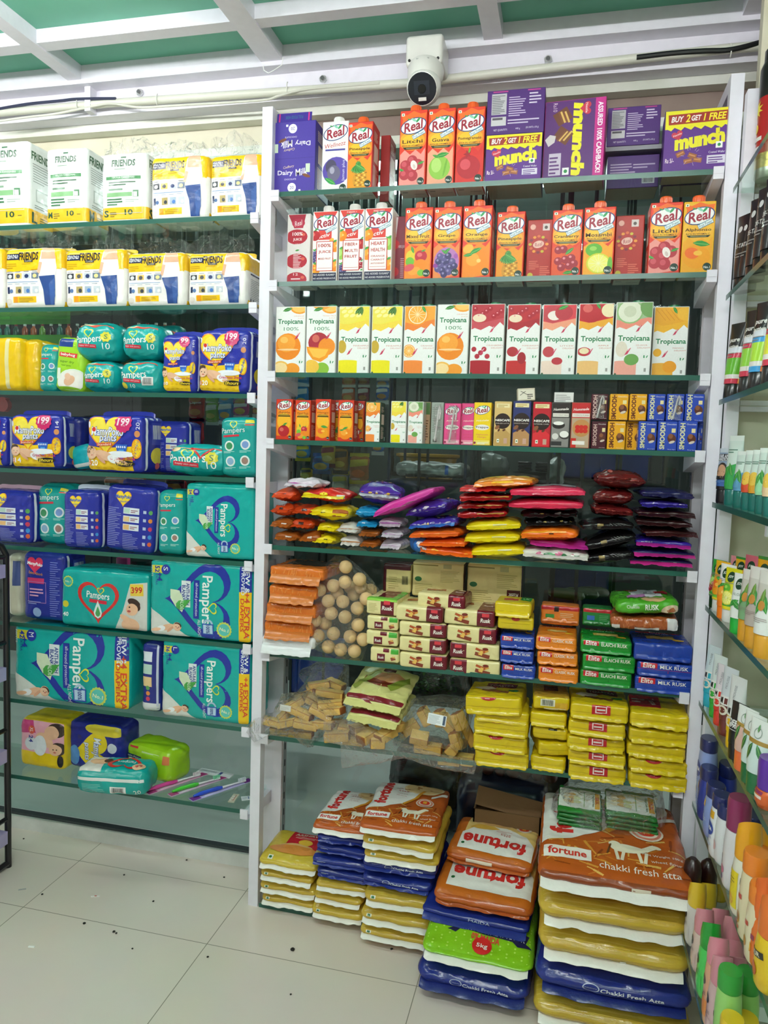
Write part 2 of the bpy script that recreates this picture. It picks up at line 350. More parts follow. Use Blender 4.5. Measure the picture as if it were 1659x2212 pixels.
# tube lights
for (x, y, z), L, rz, k in LAMPS:
    t = thing('tube_light', ('white batten tube light nearest the wall, above the diaper shelves', 'white batten tube light above the aisle in front of the juice shelves', 'white batten tube light behind the camera on the far side', 'white batten tube light farthest behind the camera', 'unseen batten tube light added behind the glass to brighten the stockroom floor')[[l[0] for l in LAMPS].index((x, y, z))], 'light', (x, y, z), rz, 'ceiling tube lights')
    MB().box(-L/2-.03, -.022, 0, L/2+.03, .022, .03, mat('f0f0f0', 'paint')).build('batten', t, False)
    for s_ in (-1, 1): o = MB().box(-.006, -.006, .03, .006, .006, 2.37-z+.001, mat('d8d8d8', 'metal')).build('hanger', t, False); o.location = (s_*L*.35, 0, 0)
    m = bpy.data.materials.new('lit_tube'); m.use_nodes = True; nt = m.node_tree; nt.nodes.clear(); e = nt.nodes.new('ShaderNodeEmission'); ou = nt.nodes.new('ShaderNodeOutputMaterial')
    e.inputs[0].default_value = (.98, 1, .99, 1); e.inputs[1].default_value = TUBE_E*k; nt.links.new(e.outputs[0], ou.inputs[0])
    MB().tube([(-L/2, 0, -.025), (L/2, 0, -.025)], .016, m, 8).build('glass_tube', t)
    for s_ in (-1, 1): o = MB().box(-.0125, -.018, -.045, .0125, .018, 0, mat('f0f0f0', 'paint')).build('lamp_holder', t, False); o.location = (s_*(L/2+.0125), 0, 0)
# ------------------------------------------------------------------ shelf frames
ZR = [1.918, 1.693, 1.462, 1.288, 1.009, .720, .491, .012]
ZL = [1.865, 1.638, 1.405, 1.183, .959, .733, .503, .271]
ZW = [1.863, 1.633, 1.404, 1.176, .941, .718, .478, .275]
def upright(parent, x0, x1, slots=True, y0=.16, y1=.198, z1=2.13):
    MB().box(x0, y0, 0, x1, y1, z1, WHITE).build('upright', parent, False)
    if slots:
        g = MB(); sx = x1 if x0 < .5 else x0-.004
        g.box(sx, y0+.004, .0, sx+.004, y0+.03, z1-.02, mat('b9b5b8', 'metal'))
        for i in range(42): g.box(sx-.0004, y0+.014, .03+i*.05, sx+.0044, y0+.02, .05+i*.05, mat('3a3838', 'matte'))
        g.build('slotted_channel', parent, False)
def bracket(parent, x, z, y0=0, y1=.165, s=1):
    g = MB(); m = WHITE; t = .011
    v = [(x-t, y0-.006, z-.024), (x+t, y0-.006, z-.024), (x-t, y0-.006, z-.0125), (x+t, y0-.006, z-.0125), (x-t, y1, z-.05), (x+t, y1, z-.05), (x-t, y1, z-.0125), (x+t, y1, z-.0125)]
    g.add(v, [(0, 1, 3, 2), (4, 6, 7, 5), (0, 4, 5, 1), (2, 3, 7, 6), (0, 2, 6, 4), (1, 5, 7, 3)], m)
    g.box(x-t, y0-.007, z-.0125, x+t, y0-.002, z+.003, m); g.build('bracket', parent, False)
def side_frame(label, x, zb, zs, top=True, inner=1, front=True):
    f = thing('shelf_side_frame', label, 'shelf frame', (0, 0, 0))
    if front: MB().box(x, 0, 0, x+.028, .03, zb, WHITE).build('post', f, False); MB().box(x, .03, zb-.03, x+.028, .16, zb, WHITE).build('top_rail', f, False)
    MB().box(x, .16, 0, x+.028, .198, zb, WHITE).build('upright', f, False)
    sx = x+.028 if inner > 0 else x-.004; g = MB().box(sx, .164, 0, sx+.004, .19, zb-.02, mat('b9b5b8', 'metal'))
    for i in range(42): g.box(sx-.0004, .174, .03+i*.05, sx+.0044, .18, .05+i*.05, mat('3a3838', 'matte'))
    g.build('slotted_channel', f, False)
    for z in zs: bracket(f, x+.028+.012 if inner > 0 else x-.014, z)
    return f
side_frame('white side frame between the diaper shelves and the juice shelves', -.028, 2.13, ZR[:-1])
side_frame('white side frame at the corner, where the juice shelves meet the cosmetics shelves', 1.08, 2.12, ZR[:-1], inner=-1)
side_frame('slim slotted upright with clips holding the ends of the diaper shelves', -.028-.030, 2.10, ZL, inner=-1, front=False) if 0 else None
f = thing('shelf_side_frame', 'row of white clip brackets holding the diaper shelves on the near side of the post', 'shelf frame', (0, 0, 0))
MB().box(-.056, .165, 0, -.030, .198, 2.10, WHITE).build('upright', f, False)
for z in ZL: bracket(f, -.043, z)
side_frame('white side frame at the far end of the diaper shelves', -1.34, 2.13, ZL)
def shelf(label, x0, y0, x1, y1, z, edge='F'):
    g = MB().box(x0, y0, z-.012, x1, y1, z, GLASS, {edge: EDGE}); o = g.build('glass_shelf', None, False); return tag(o, label, 'shelf', 'glass shelves')
for z, s in zip(ZR, ('top glass shelf, holding purple chocolate boxes and tall juice cartons', 'glass shelf holding the capped red and orange juice cartons in a full row', 'glass shelf holding the row of tall white juice cartons', 'glass shelf holding the small drink cartons with straws', 'glass shelf holding the crumpled piles of candy bags', 'glass shelf holding rusk packets and the bag of round puffs', 'glass shelf holding yellow toast packets and clear bags of rusk', 'glass base plate under the flour sacks at floor level')):
    shelf(s, .004, 0, 1.076, .2, z)
for z, s in zip(ZL, ('glass shelf holding the white and green adult diaper packs', 'glass shelf holding a row of four yellow adult diaper packs', 'glass shelf holding bundled teal packs under the yellow packs', 'glass shelf with two blue and yellow 199 diaper packs', 'glass shelf holding dark blue pack backs and a large teal pack', 'glass shelf holding the teal pack with red heart', 'glass shelf holding two large teal packs with blue hearts', 'lowest glass shelf of the diaper unit, with toothbrushes on it')):
    shelf(s, -1.305, 0, -.047, .2, z)
for z, s in zip(ZW, ('side glass shelf under the tall tins', 'side glass shelf under the black tubes', 'side glass shelf under the black topped face wash tubes', 'side glass shelf under cream tubes with teal bases', 'side glass shelf under fruit coloured lotion tubes', 'side glass shelf under clear tubes and green bottles', 'side glass shelf under blue capped lotion bottles', 'lowest side glass shelf, under pink and green bottles')):
    shelf(s, 1.093 if z > .3 else 1.055, -1.5, 1.293, -.035 if z > .3 else -.05, z, 'L')
fw = thing('shelf_side_frame', 'white end frame of the cosmetics shelves beside the corner post', 'shelf frame', (1.2, 0, 0))
MB().box(1.110-1.2, -.034, 0, 1.136-1.2, -.004, 2.07, WHITE).build('post', fw, False); MB().box(1.136-1.2, -.034, 2.045, 1.29-1.2, -.004, 2.07, WHITE).build('top_rail', fw, False)
for z in ZW: MB().box(1.138-1.2, -.030, z-.024, 1.29-1.2, -.012, z-.0128, WHITE).build('end_rail', fw, False)
for y, lb in ((-.40, 'white wall upright with brackets behind the cosmetics tubes'), (-1.1, 'white wall upright of the cosmetics shelves nearest the camera')):
    f = thing('shelf_side_frame', lb, 'shelf frame', (1.28, y, 0)); MB().box(-.008, -.016, 0, .019, .016, 2.2, WHITE).build('upright', f, False)
    for z in ZW: MB().box(-.16, -.006, z-.04, -.008, .006, z-.0125, WHITE).build('bracket', f, False)
# ------------------------------------------------------------------ ceiling fittings
c1 = at(860, 182, .2).z
g = MB().tube([(-2.6, .2, at(-10, 243, .2).z), (-.6, .2, at(250, 222, .2).z), (.3, .2, c1), (1.1, .2, at(1545, 108, .2).z), (1.28, .2, at(1659, 98, .2).z)], .0115, mat('dfdfd2', 'paint'), 10)
tag(g.build('conduit_pipe'), 'cream plastic conduit pipe running along the back wall below the ceiling', 'pipe')
for px, py in ((168, 225), (621, 190), (1578, 108), (340, 215)):
    p = at(px, py, .195); g = MB().tube([p+Vector((.001*cos(a), -.008*abs(cos(a)), .016*sin(a)-.001)) for a in [pi*i/8-pi/2 for i in range(9)]], .0016, mat('dcdcd4', 'plastic'), 6)
    tag(g.build('cable_tie'), {168: 'white tie round the conduit nearest the blue cable', 621: 'white tie on the conduit below the second ceiling beam', 1578: 'white tie holding the black cable to the conduit', 340: 'white tie on the conduit between first two ceiling beams'}[px], 'cable tie')
def cable(pts, r, col, label, y=.19):
    P = [at(a, b, y) for a, b in pts]; Q = []
    for i in range(len(P)-1):
        for k in range(5): 
            t = k/5; p0 = P[max(i-1, 0)]; p1 = P[i]; p2 = P[i+1]; p3 = P[min(i+2, len(P)-1)]
            Q.append(.5*((2*p1)+(p2-p0)*t+(2*p0-5*p1+4*p2-p3)*t*t+(3*p1-p0-3*p2+p3)*t**3))
    Q.append(P[-1]); tag(MB().tube(Q, r, mat(col, 'plastic'), 8).build('cable'), label, 'cable')
cable([(-5, 236), (60, 225), (130, 218), (170, 214), (250, 213)], .0045, '2c3350', 'dark blue cable lying on the conduit at the wall')
cable([(1375, 124), (1450, 115), (1520, 110), (1580, 107), (1659, 86), (1720, 60)], .0062, '15171a', 'thick black cable rising from the conduit to the side shelves')
cable([(-5, 262), (60, 253), (120, 246), (190, 232), (240, 224), (300, 232), (380, 228), (560, 217), (600, 208), (640, 197), (690, 190), (820, 180)], .0035, 'd9d8cc', 'thin white twin cable sagging below the conduit')
for px, py, lb in ((302, 200, 'round bolt head on the white wall strip near the first beam'), (698, 171, 'round bolt head on the white wall strip beside the dome camera'), (1184, 129, 'bolt with hollow centre on the wall above the purple boxes')):
    p = at(px, py, .215); t = thing('bolt', lb, 'bolt', p)
    MB().tube([(0, .004, 0), (0, -.004, 0)], .0105, mat('d6d6d6', 'metal'), 6).build('nut', t, False); MB().tube([(0, -.004, 0), (0, -.009, 0)], .0055, mat('8a8a8c', 'metal'), 10).build('stud', t)
g = MB().tube([at(668-100, 140, .1), at(570, 152, .1), at(580, 158, .1), at(590, 153, .1), at(609, 140, .1), at(611, 124, .1)], .0012, mat('ececec', 'plastic'), 6)
tag(g.build('wire_loop'), 'thin white wire loop hanging round the end of a ceiling beam', 'wire')
p = at(195, 190, .2); q = at(195, 243, .2)
o = struct('trim_3', MB().box(p.x-.011, .188, q.z, p.x+.008, .222, p.z+.01, WHITE))
# dome camera
p = at(915, 132, .10)
t = thing('dome_camera', 'white turret security camera with black lens face under the ceiling', 'camera', (p.x, .10, p.z))
bb = pack(.096, .10, .075, 'e2e2dc', 'plastic', .010, taper=(2, .0, 1.0)); o = bb.build('mount_box', t); o.location = (0, .05, -.008); 
for sx in (-1, 1): o = MB().tube([(0, 0, 0), (0, -.002, 0)], .0035, mat('2a2a2a'), 10).build('screw', t); o.location = (sx*.037, 0, .004)
ax = Vector((.0, -.42, -.9)).normalized()
hs = MB().lathe([(.0, .006), (.044, .0), (.047, -.012), (.046, -.028), (.040, -.048), (.030, -.062)], mat('e6e6e0', 'plastic'), 28)
o = hs.build('housing', t); o.location = (.002, .025, -.004); o.rotation_euler = (radians(-14), 0, 0)
dn = Vector((.0, -.86, -.5)).normalized(); ball = MB(); qz = dn.to_track_quat('Z', 'Y').to_matrix()
prof = [(.044*sin(a), .044*cos(a)) for a in [pi*i/14 for i in range(4, 14)]]
ball.lathe([(r_, z_) for r_, z_ in prof][::-1] + [(.0385, .026)], mat('ecece6', 'plastic'), 28)
face = MB().lathe([(.0375, .0255), (.0365, .0275), (.012, .0285), (.0, .0286)], mat('141a26', 'plastic'), 28).lathe([(.011, .0285), (.010, .031), (.006, .0305), (0, .0305)], mat('05070b', 'plastic'), 18)
led = MB().box(-.010, -.027, .0285, .010, -.019, .0295, mat('e8e6e0', 'plastic')); inset = MB().box(-.02, -.013, .0284, .02, .018, .0292, mat('252b38', 'plastic'))
cpos = Vector((.002, .006, -.062))
rot = Matrix((Vector((1, 0, 0)), dn.cross(Vector((1, 0, 0))), dn)).transposed()
eye_ = ball.build('eyeball', t); eye_.matrix_local = Matrix.Translation(cpos) @ rot.to_4x4()
for nm, g in (('lens_face', face), ('infrared_window', led), ('lens_surround', inset)): g.build(nm, eye_)
d = D(.04, .01); d.txt('HIKVISION', .5, .5, .8, '50555c', rot=180); g = MB()
for tr, c in d.p:
    for a in tr: g.add([(x-.02, -.0478, z-.005) for x, z in a], [(0, 1, 2)], mat(c))
o = g.build('lettering', t, False); o.location = (.002, .025, -.0155); o.rotation_euler = (radians(-14), 0, 0)
# small rack at the picture's edge
p = at(18, 1872, z=0); zt = at(10, 1168, y=p.y).z
rk = thing('wire_rack', 'black tube rack with lilac price rails beside the diaper shelves', 'rack', (p.x, p.y, 0)); K = mat('17171a', 'plastic')
MB().tube([(0, 0, 0), (0, 0, zt-.04), (-.004, -.015, zt-.012), (-.012, -.04, zt), (-.02, -.2, zt)], .0095, K, 10).build('side_frame', rk)
for z in (.15, .42, .68, .93): MB().tube([(0, 0, z), (-.01, -.26, z)], .007, K, 8).build('crossbar', rk)
MB().tube([(0, 0, .012), (-.01, -.3, .012)], .0095, K, 8).build('foot', rk)
MB().box(-.06, -.3, .02, -.03, -.01, zt-.03, mat('a9a2a6', 'paint')).build('back_panel', rk, False)
for py in (1232, 1452, 1628, 1803):
    z = at(12, py, y=p.y).z; MB().box(-.034, -.26, z-.019, .009, -.012, z+.019, mat('b3a9d6', 'plastic')).build('price_rail', rk, False)
# ------------------------------------------------------------------ printed fruit
def leaf(d, x, y, k, rot=0, c='2f8f3a'):
    d.shape(LEAF, x, y, k, c, rot); d.box(x, y, k*1.6, k*.06, '8cc76a', rot)
def fruit(d, kind, x, y, r):
    A = d.W/d.H
    def e(dx, dy, rx, ry, c, rot=0): d.ell(x+dx*r, y+dy*r*A, rx*r, ry*r, c, rot)
    def lf(dx, dy, k, rot, c='2f8f3a'): leaf(d, x+dx*r, y+dy*r*A, k*r, rot, c)
    if kind == 'litchi':
        for dx, dy in ((-.5, .2), (.5, .25), (0, -.1), (-.55, -.5), (.1, -.6), (.05, .55)): e(dx, dy, .42, .42, 'b3323f'); e(dx-.1, dy+.1, .2, .2, 'cf5560')
        e(.2, .2, .26, .38, 'f6ece6', 20); e(.22, .1, .1, .18, 'd9c6c0', 20); lf(.75, .35, .3, 20); lf(-.85, -.1, .28, 160)
    elif kind == 'guava': e(0, -.1, .85, .9, '8fc24a'); e(-.25, .1, .4, .55, 'b4da74'); e(.45, -.1, .08, .7, '74ab38', -12); lf(.2, .85, .55, 12); lf(-.3, .8, .3, 160)
    elif kind == 'pomegranate': e(0, -.15, .9, .88, 'b5202c'); e(-.25, .05, .4, .4, 'd9505a'); d.shape(STAR(5, .45), x-.1*r, y+.8*r*A, .34*r, 'a01a26'); lf(.05, 1.1, .25, 80, '5f9a30')
    elif kind == 'pineapple':
        e(.1, -.55, .62, .78, 'd9992c', -15)
        for i in range(6):
            for j in range(4): e(-.25+j*.24+(i % 2)*.1+.08*(i-3)*.3, -1.05+i*.2, .085, .07, 'f2c75a' if (i+j) % 2 else 'a9701c')
        for k in range(9): lf(-.25+.05*k, .38, .55, 30+k*15, '2f7a34' if k % 2 else '4d9a48')
    elif kind == 'mixed':
        e(-.5, .35, .38, .45, 'e0c93a'); e(.3, .35, .48, .44, 'c02c3c'); e(.2, .45, .2, .16, 'e06a6a'); e(-.55, -.05, .34, .34, '6fb53a'); e(.3, -.3, .5, .42, 'f08a1e'); e(-.2, -.75, .5, .3, 'f2a03a', 15); e(-.6, -.5, .42, .26, 'd8555a', 20); e(.35, -.9, .3, .24, '7cbc3c'); lf(-.35, .85, .3, 110); lf(.5, .75, .2, 20)
    elif kind == 'grape':
        for i in range(16): a = i*2.4; q = .2*math.sqrt(i); e(q*cos(a), q*sin(a)-.3, .26, .26, '3b3566' if i % 2 else '5a5288'); e(q*cos(a)-.07, q*sin(a)-.22, .09, .09, '9088b8')
        lf(.1, .7, .35, 40); lf(-.1, .65, .3, 150); e(-.8, -.4, .2, .16, '8f3f9a'); e(.8, .3, .16, .2, 'a25aae')
    elif kind in ('orange', 'oranget'):
        e(0, -.2, .9, .88, 'f28a18'); e(-.2, .0, .5, .48, 'f8a538'); e(.25, -.1, .16, .14, 'ffd27a'); lf(0, .62, .5, 25); lf(-.55, .35, .38, 190); e(-.55, .8, .4, .3, 'ffb545', 30)
    elif kind == 'cranberry':
        for dx, dy in ((-.5, .7), (-.15, .75), (-.5, -.1), (.0, .0), (.45, .1), (-.25, -.55), (.3, -.45), (.65, -.3)): e(dx, dy, .3, .29, '9c1f2e'); e(dx-.08, dy+.1, .1, .09, 'e08890')
        lf(.3, .6, .4, 40); lf(.25, -.95, .4, 10)
    elif kind == 'mosambi': e(-.25, .6, .58, .46, '5fae32'); e(-.3, .7, .25, .16, '9dd35a'); e(.1, -.35, .85, .72, 'd6d53a', -8); e(.1, -.35, .74, .62, 'f4ee7a', -8); [d.box(x+.1*r, y-.35*r*A, 1.3*r, .03*r, 'fbf7c0', k*30) for k in range(6)]; e(.9, -.5, .18, .6, '6fb43c')
    elif kind == 'mango': e(0, -.15, .95, .85, 'f0a01c', -14); e(-.3, .1, .5, .4, 'f0702a', -14); e(.1, .1, .3, .18, 'fbc14a'); lf(.3, .75, .6, -8)
    elif kind == 'jamun': e(-.15, .35, .5, .62, '4a4560'); e(.1, -.2, .6, .68, '6a6680'); e(-.05, .05, .22, .3, 'a8a5bb'); lf(-.2, -.85, .6, 150, '2f9a4a')
    elif kind == 'apple': e(0, 0, .85, .8, 'b5242c'); e(-.3, .2, .3, .28, 'dd6a60'); e(0, .72, .3, .1, '7a141c'); lf(.2, .95, .4, 30)
    elif kind == 'slice': e(0, 0, 1, 1, 'f29a22'); e(0, 0, .88, .88, 'fff0cf'); e(0, 0, .8, .8, 'f8b040'); [d.box(x, y, 1.5*r, .05*r, 'fde2ac', k*30) for k in range(6)]
def glare(d, cols, y0=.0):
    d.poly([(0, .62), (.3, .66), (.5, .72), (.8, .66), (1, .7), (1, .3), (0, .3)], cols)
RED, MAR = 'e2402c', '9c2338'
def real_logo(d, x, y, k):
    d.ell(x, y, .49*k, .28*k, '1f3d78', 14); d.ell(x, y, .455*k, .25*k, 'f4f4f2', 14)
    d.txt('Real', x, y, .76*k, MAR, .34*k, 12, .25, .025)
    A = d.W/d.H
    d.shape(LEAF, x+.02*k, y+.21*k*A, .13*k, '8fd0b8', 150); d.shape(LEAF, x+.17*k, y+.2*k*A, .12*k, '2f9a58', 50); d.shape(LEAF, x-.17*k, y+.24*k*A, .07*k, '3aa050', 160)
def fruit_power(d, x, y, k):
    d.box(x, y, .5*k, .16*k, '1f6f8c', 26); d.box(x, y, .48*k, .12*k, 'e9f4f2', 26); d.txt('Fruit Power', x, y, .44*k, '1c5f8a', .1*k, 26, .2)
def no1(d, x, y, r=.13):
    d.ell(x, y, r, r, '17392c'); d.txt('No.1', x, y-.006, r*1.45, 'f4f6f2', r*.6, bold=.02)
def real_carton(d, name, kind, c1=RED, c2='f39a22', c3='f7c233'):
    d.rect(0, 0, 1, 1, c1); d.poly([(.5, 1), (.75, .95), (.98, .96), (.93, .88), (1, .8), (0, .74), (.1, .88), (.02, .96), (.25, .94)], 'f0702c')
    low = {'litchi': 'ee9a90', 'guava': 'eea888', 'pomegranate': 'd8302a', 'cranberry': 'e2562e', 'grape': 'e88a4a', 'mosambi': 'f3a82a', 'orange': 'f08a20', 'pineapple': 'f09a22', 'mixed': 'ee8c2a', 'mango': 'efa828'}.get(kind, c2)
    d.ell(.48, .64, .56, .42, 'f0862a' if kind != 'mango' else 'f3b63a'); d.ell(.46, .62, .47, .3, 'f5aa2c' if kind != 'mango' else 'f6c244'); d.ell(.44, .62, .34, .2, c3)
    d.poly([(0, .44), (.2, .5), (.4, .44), (.6, .5), (.8, .44), (.95, .52), (.95, .06), (.1, 0), (0, .0)], low)
    if kind == 'grape': d.ell(.5, .25, .45, .5, 'b878b8')
    real_logo(d, .5, .80, 1.0); fruit_power(d, .70, .69, 1.0)
    d.txt(name, .48, .605, min(.82, .125*len(name)), '3f1c0c', .125, 0, 0, .012); d.txt('RICH IN VITAMIN C', .48, .553, .74, '4a1a0a', .055, 0, 0, .015); d.poly([(.12, .535), (.88, .535), (.8, .505), (.2, .505)], '2a3318'); d.box(.5, .52, .5, .014, 'c8c48a')
    fruit(d, kind, .47, .27, .46); no1(d, .82, .10); d.rect(.05, .93, .16, .965, 'f4f2ea'); d.ell(.105, .947, .025, .025, '2d7a3a'); d.rect(.08, .012, .5, .018, '6a3a1a')
def activ_carton(d, words, fs, top=''):
    d.rect(0, 0, 1, 1, 'f1efec'); d.poly([(0, 1), (1, 1), (.85, .9), (.15, .9)], 'd8423a'); d.txt(top, .5, .962, .4, 'f6eeee', .05) if top else None
    d.rect(.24, .60, .76, .9, 'd8423a'); real_logo(d, .5, .84, .98); fruit_power(d, .72, .745, .9); d.txt('activ', .45, .655, .5, 'f6f4f2', .13, 10, .3, .015)
    for i, f in enumerate(fs): fruit(d, f, (.1, .9)[i % 2], (.66, .52, .4, .25, .2, .68)[i % 6], .24)
    d.rect(.16, .16, .84, .58, 'c23a34'); d.rect(.19, .17, .81, .57, 'f4f1ee'); y = .52
    for s, k in words: d.txt(s, .5, y, .5, 'b5302c', k, bold=.02); y -= k*.62+.012
    d.rect(.22, .2, .78, .205, 'b5302c'); d.rect(0, .02, 1, .14, '1d2340'); d.txt('NO ADDED SUGARS*', .5, .11, .85, 'eeeef2', .07); d.txt('NO ADDED PRESERVATIVE', .5, .06, .88, 'eeeef2', .06)
def straw_mark(d, x, y, k=.1):
    d.shape([(-.4, -1), (.15, -.55), (.4, 1), (-.1, .45)], x, y, k, 'c43a5a', -18); d.shape([(-.1, .1), (.05, .2), (.25, .9), (.0, .5)], x, y, k, 'f0e4ea', -18)
def trop_badge(d, x, y, r=.08):
    d.ring(CIRC, x, y, r, .12*r/r*.012/.08*r, '3f9a6a'); d.txt('1', x, y, .035, '2a8a58', .08); d.shape(LEAF, x+r, y, r*.6, '2f9058', 60)
def trop100(d, sub, kind):
    d.rect(0, 0, 1, 1, 'eff1ef'); d.ell(.8, .99, .32, .22, 'f2a030'); d.ell(.8, .99, .26, .17, 'f8c468'); d.ell(.5, 1.02, .3, .16, 'f0a23c') if kind == 'mixed' else None; leaf(d, .4, .95, .17, 15, '2f7a36')
    d.txt(sub, .78, .855, .34 if len(sub) < 8 else .46, 'e0a58c', .04); d.txt('JUICE', .85, .82, .2, 'e0a58c', .04)
    d.txt('Tropicana', .5, .765, .84, '1c7a4c', .2, bold=.025); d.txt('100%', .53, .665, .5, '3c8a5c', .11)
    if kind == 'mixed':
        d.ell(.42, .46, .34, .32, 'a82c3a'); d.ell(.33, .52, .12, .12, 'd06a5a'); d.ell(.7, .4, .28, .27, 'f0902a'); d.shape([(-1, .35), (1, .2), (.75, -.45), (.2, -.8), (-.45, -.6), (-.85, -.1)], .42, .33, .42, 'f39a22'); d.shape([(-.8, .22), (.8, .12), (.55, -.35), (.1, -.55), (-.4, -.42)], .42, .335, .42, 'fbc04e'); d.box(.36, .6, .012, .1, '4a2a14'); d.ell(.55, .07, .24, .2, '8ab83a'); d.ell(.2, .1, .26, .22, 'f3c24a')
    else:
        d.ell(.43, .40, .43, .42, 'ef8a1c'); d.ell(.38, .45, .3, .28, 'f6a236'); d.ell(.3, .5, .13, .1, 'fbc060'); d.ell(.43, .355, .36, .03, 'fad09a'); d.ell(.2, .08, .28, .22, 'f5c05a'); d.ell(.58, .06, .26, .2, 'f09a2c'); d.ell(.2, .08, .22, .17, 'f9dca0')
    straw_mark(d, .74, .56, .14); trop_badge(d, .83, .17); d.rect(.02, .0, .5, .012, 'c9a77a')
def trop_delight(d, sub, top, glass, kind, band=None):
    d.rect(0, 0, 1, 1, 'eff1ef')
    d.poly([(0, 1), (1, 1), (1, .69), (.86, .74), (.7, .66), (.55, .69), (.3, .63), (.12, .66), (0, .64)], band or top); d.poly([(0, 1), (1, 1), (1, .8), (.6, .76), (.3, .73), (0, .76)], top)
    if kind == 'pineapple': d.ell(.35, .9, .5, .32, 'f0df5a', 20); [d.ell(.1+.2*(i % 3)+.07*(i//3), .98-.06*(i//3), .09, .05, 'f7ee9a', 20) for i in range(9)]; [leaf(d, .62+.06*k, .93, .15, 50+20*k, '3a6a2c') for k in range(3)]
    elif kind == 'orange': fruit(d, 'slice', .42, .87, .33); leaf(d, .62, .95, .13, 120)
    elif kind == 'guava': d.ell(.38, .87, .36, .34, '8fb878'); d.ell(.38, .87, .32, .3, 'e3e6d2'); d.ell(.38, .87, .17, .16, 'cdd2b8'); d.ell(.95, .93, .3, .3, '6f9a58')
    elif kind == 'mango': d.ell(.38, .88, .38, .3, 'efab2c'); d.ell(.95, .9, .3, .22, 'f5bc3a'); [d.box(.2+.13*k, .88, .012, .42, 'd98a1c', 40) for k in range(4)]; leaf(d, .6, .95, .13, 120)
    elif kind == 'apple': d.ell(.36, .89, .36, .33, 'b8202a'); d.ell(.25, .93, .14, .12, 'd8605a'); d.ell(.86, .9, .22, .2, 'f2e3b8'); leaf(d, .55, .97, .13, 120)
    elif kind == 'litchi': d.ell(.3, .86, .3, .26, 'c2404a'); d.ell(.35, .84, .2, .14, 'f2e6e0'); d.ell(.62, .88, .26, .22, 'b8323e'); leaf(d, .6, .95, .16, 20)
    else: [d.ell(.12+.11*i, .93-.07*(i*7 % 4)*.5, .075, .075, 'a81a2a') for i in range(8)]; d.ell(.25, .8, .2, .12, 'f0dcc0'); [d.ell(.11+.11*i, .94-.07*(i*7 % 4)*.5, .025, .02, 'e8909a') for i in range(8)]; d.rect(.0, .73, .0, .73, 'aa0000')
    d.txt('Tropicana', .52, .5, .86, '1c7a4c', .2, bold=.025); d.txt(sub, .74, .415, min(.5, .062*len(sub)), 'd08878', .04); d.txt('DELIGHT', .80, .38, .34, 'd08878', .04)
    straw_mark(d, .64, .64, .12)
    d.rect(0, 0, .62, .19, glass); d.ell(.31, .19, .31, .03, glass)
    {'cranberry': lambda: [d.ell(.12+.1*i, .36-.1*(i*5 % 3)*.5, .075, .075, 'b02a3a') for i in range(5)], 'pomegranate': lambda: (d.ell(.2, .33, .17, .15, 'b03038'), d.ell(.48, .24, .13, .18, 'a0222c')), 'litchi': lambda: (d.ell(.22, .33, .17, .16, 'c0444c'), d.ell(.48, .2, .16, .11, 'b8323e')), 'apple': lambda: (d.ell(.2, .33, .2, .13, 'c0343a'), d.ell(.2, .34, .14, .09, 'f0e0b8')), 'guava': lambda: (d.ell(.2, .36, .16, .22, 'e2d8c8'), d.ell(.48, .22, .2, .16, '6aa050')), 'mango': lambda: (d.ell(.15, .35, .12, .12, 'eeb030'), d.ell(.52, .15, .2, .18, 'f2a228')), 'pineapple': lambda: (d.ell(.12, .4, .14, .2, 'c8a83a'),), 'orange': lambda: (fruit(d, 'slice', .18, .34, .2),)}[kind]()
    straw_mark(d, .37, .33, .13); trop_badge(d, .82, .26); d.box(.86, .08, .06, .1, '9a9a96'); d.ell(.06, .02, .03, .03, '3a5a3a')
def side_print(w, h, c, lab='f0d8c8'):
    d = D(w, h); d.rect(0, 0, 1, 1, c); d.lines(.15, .1, .85, .4, 14, lab); d.rect(.2, .45, .8, .7, lab); d.lines(.15, .75, .8, .9, 6, lab); return d
BOT = lambda w, d_: D(w, d_).rect(0, 0, 1, 1, 'd8cfc2').rect(.1, .3, .3, .36, '4a4a48').rect(.5, .5, .9, .62, 'b8ada0')
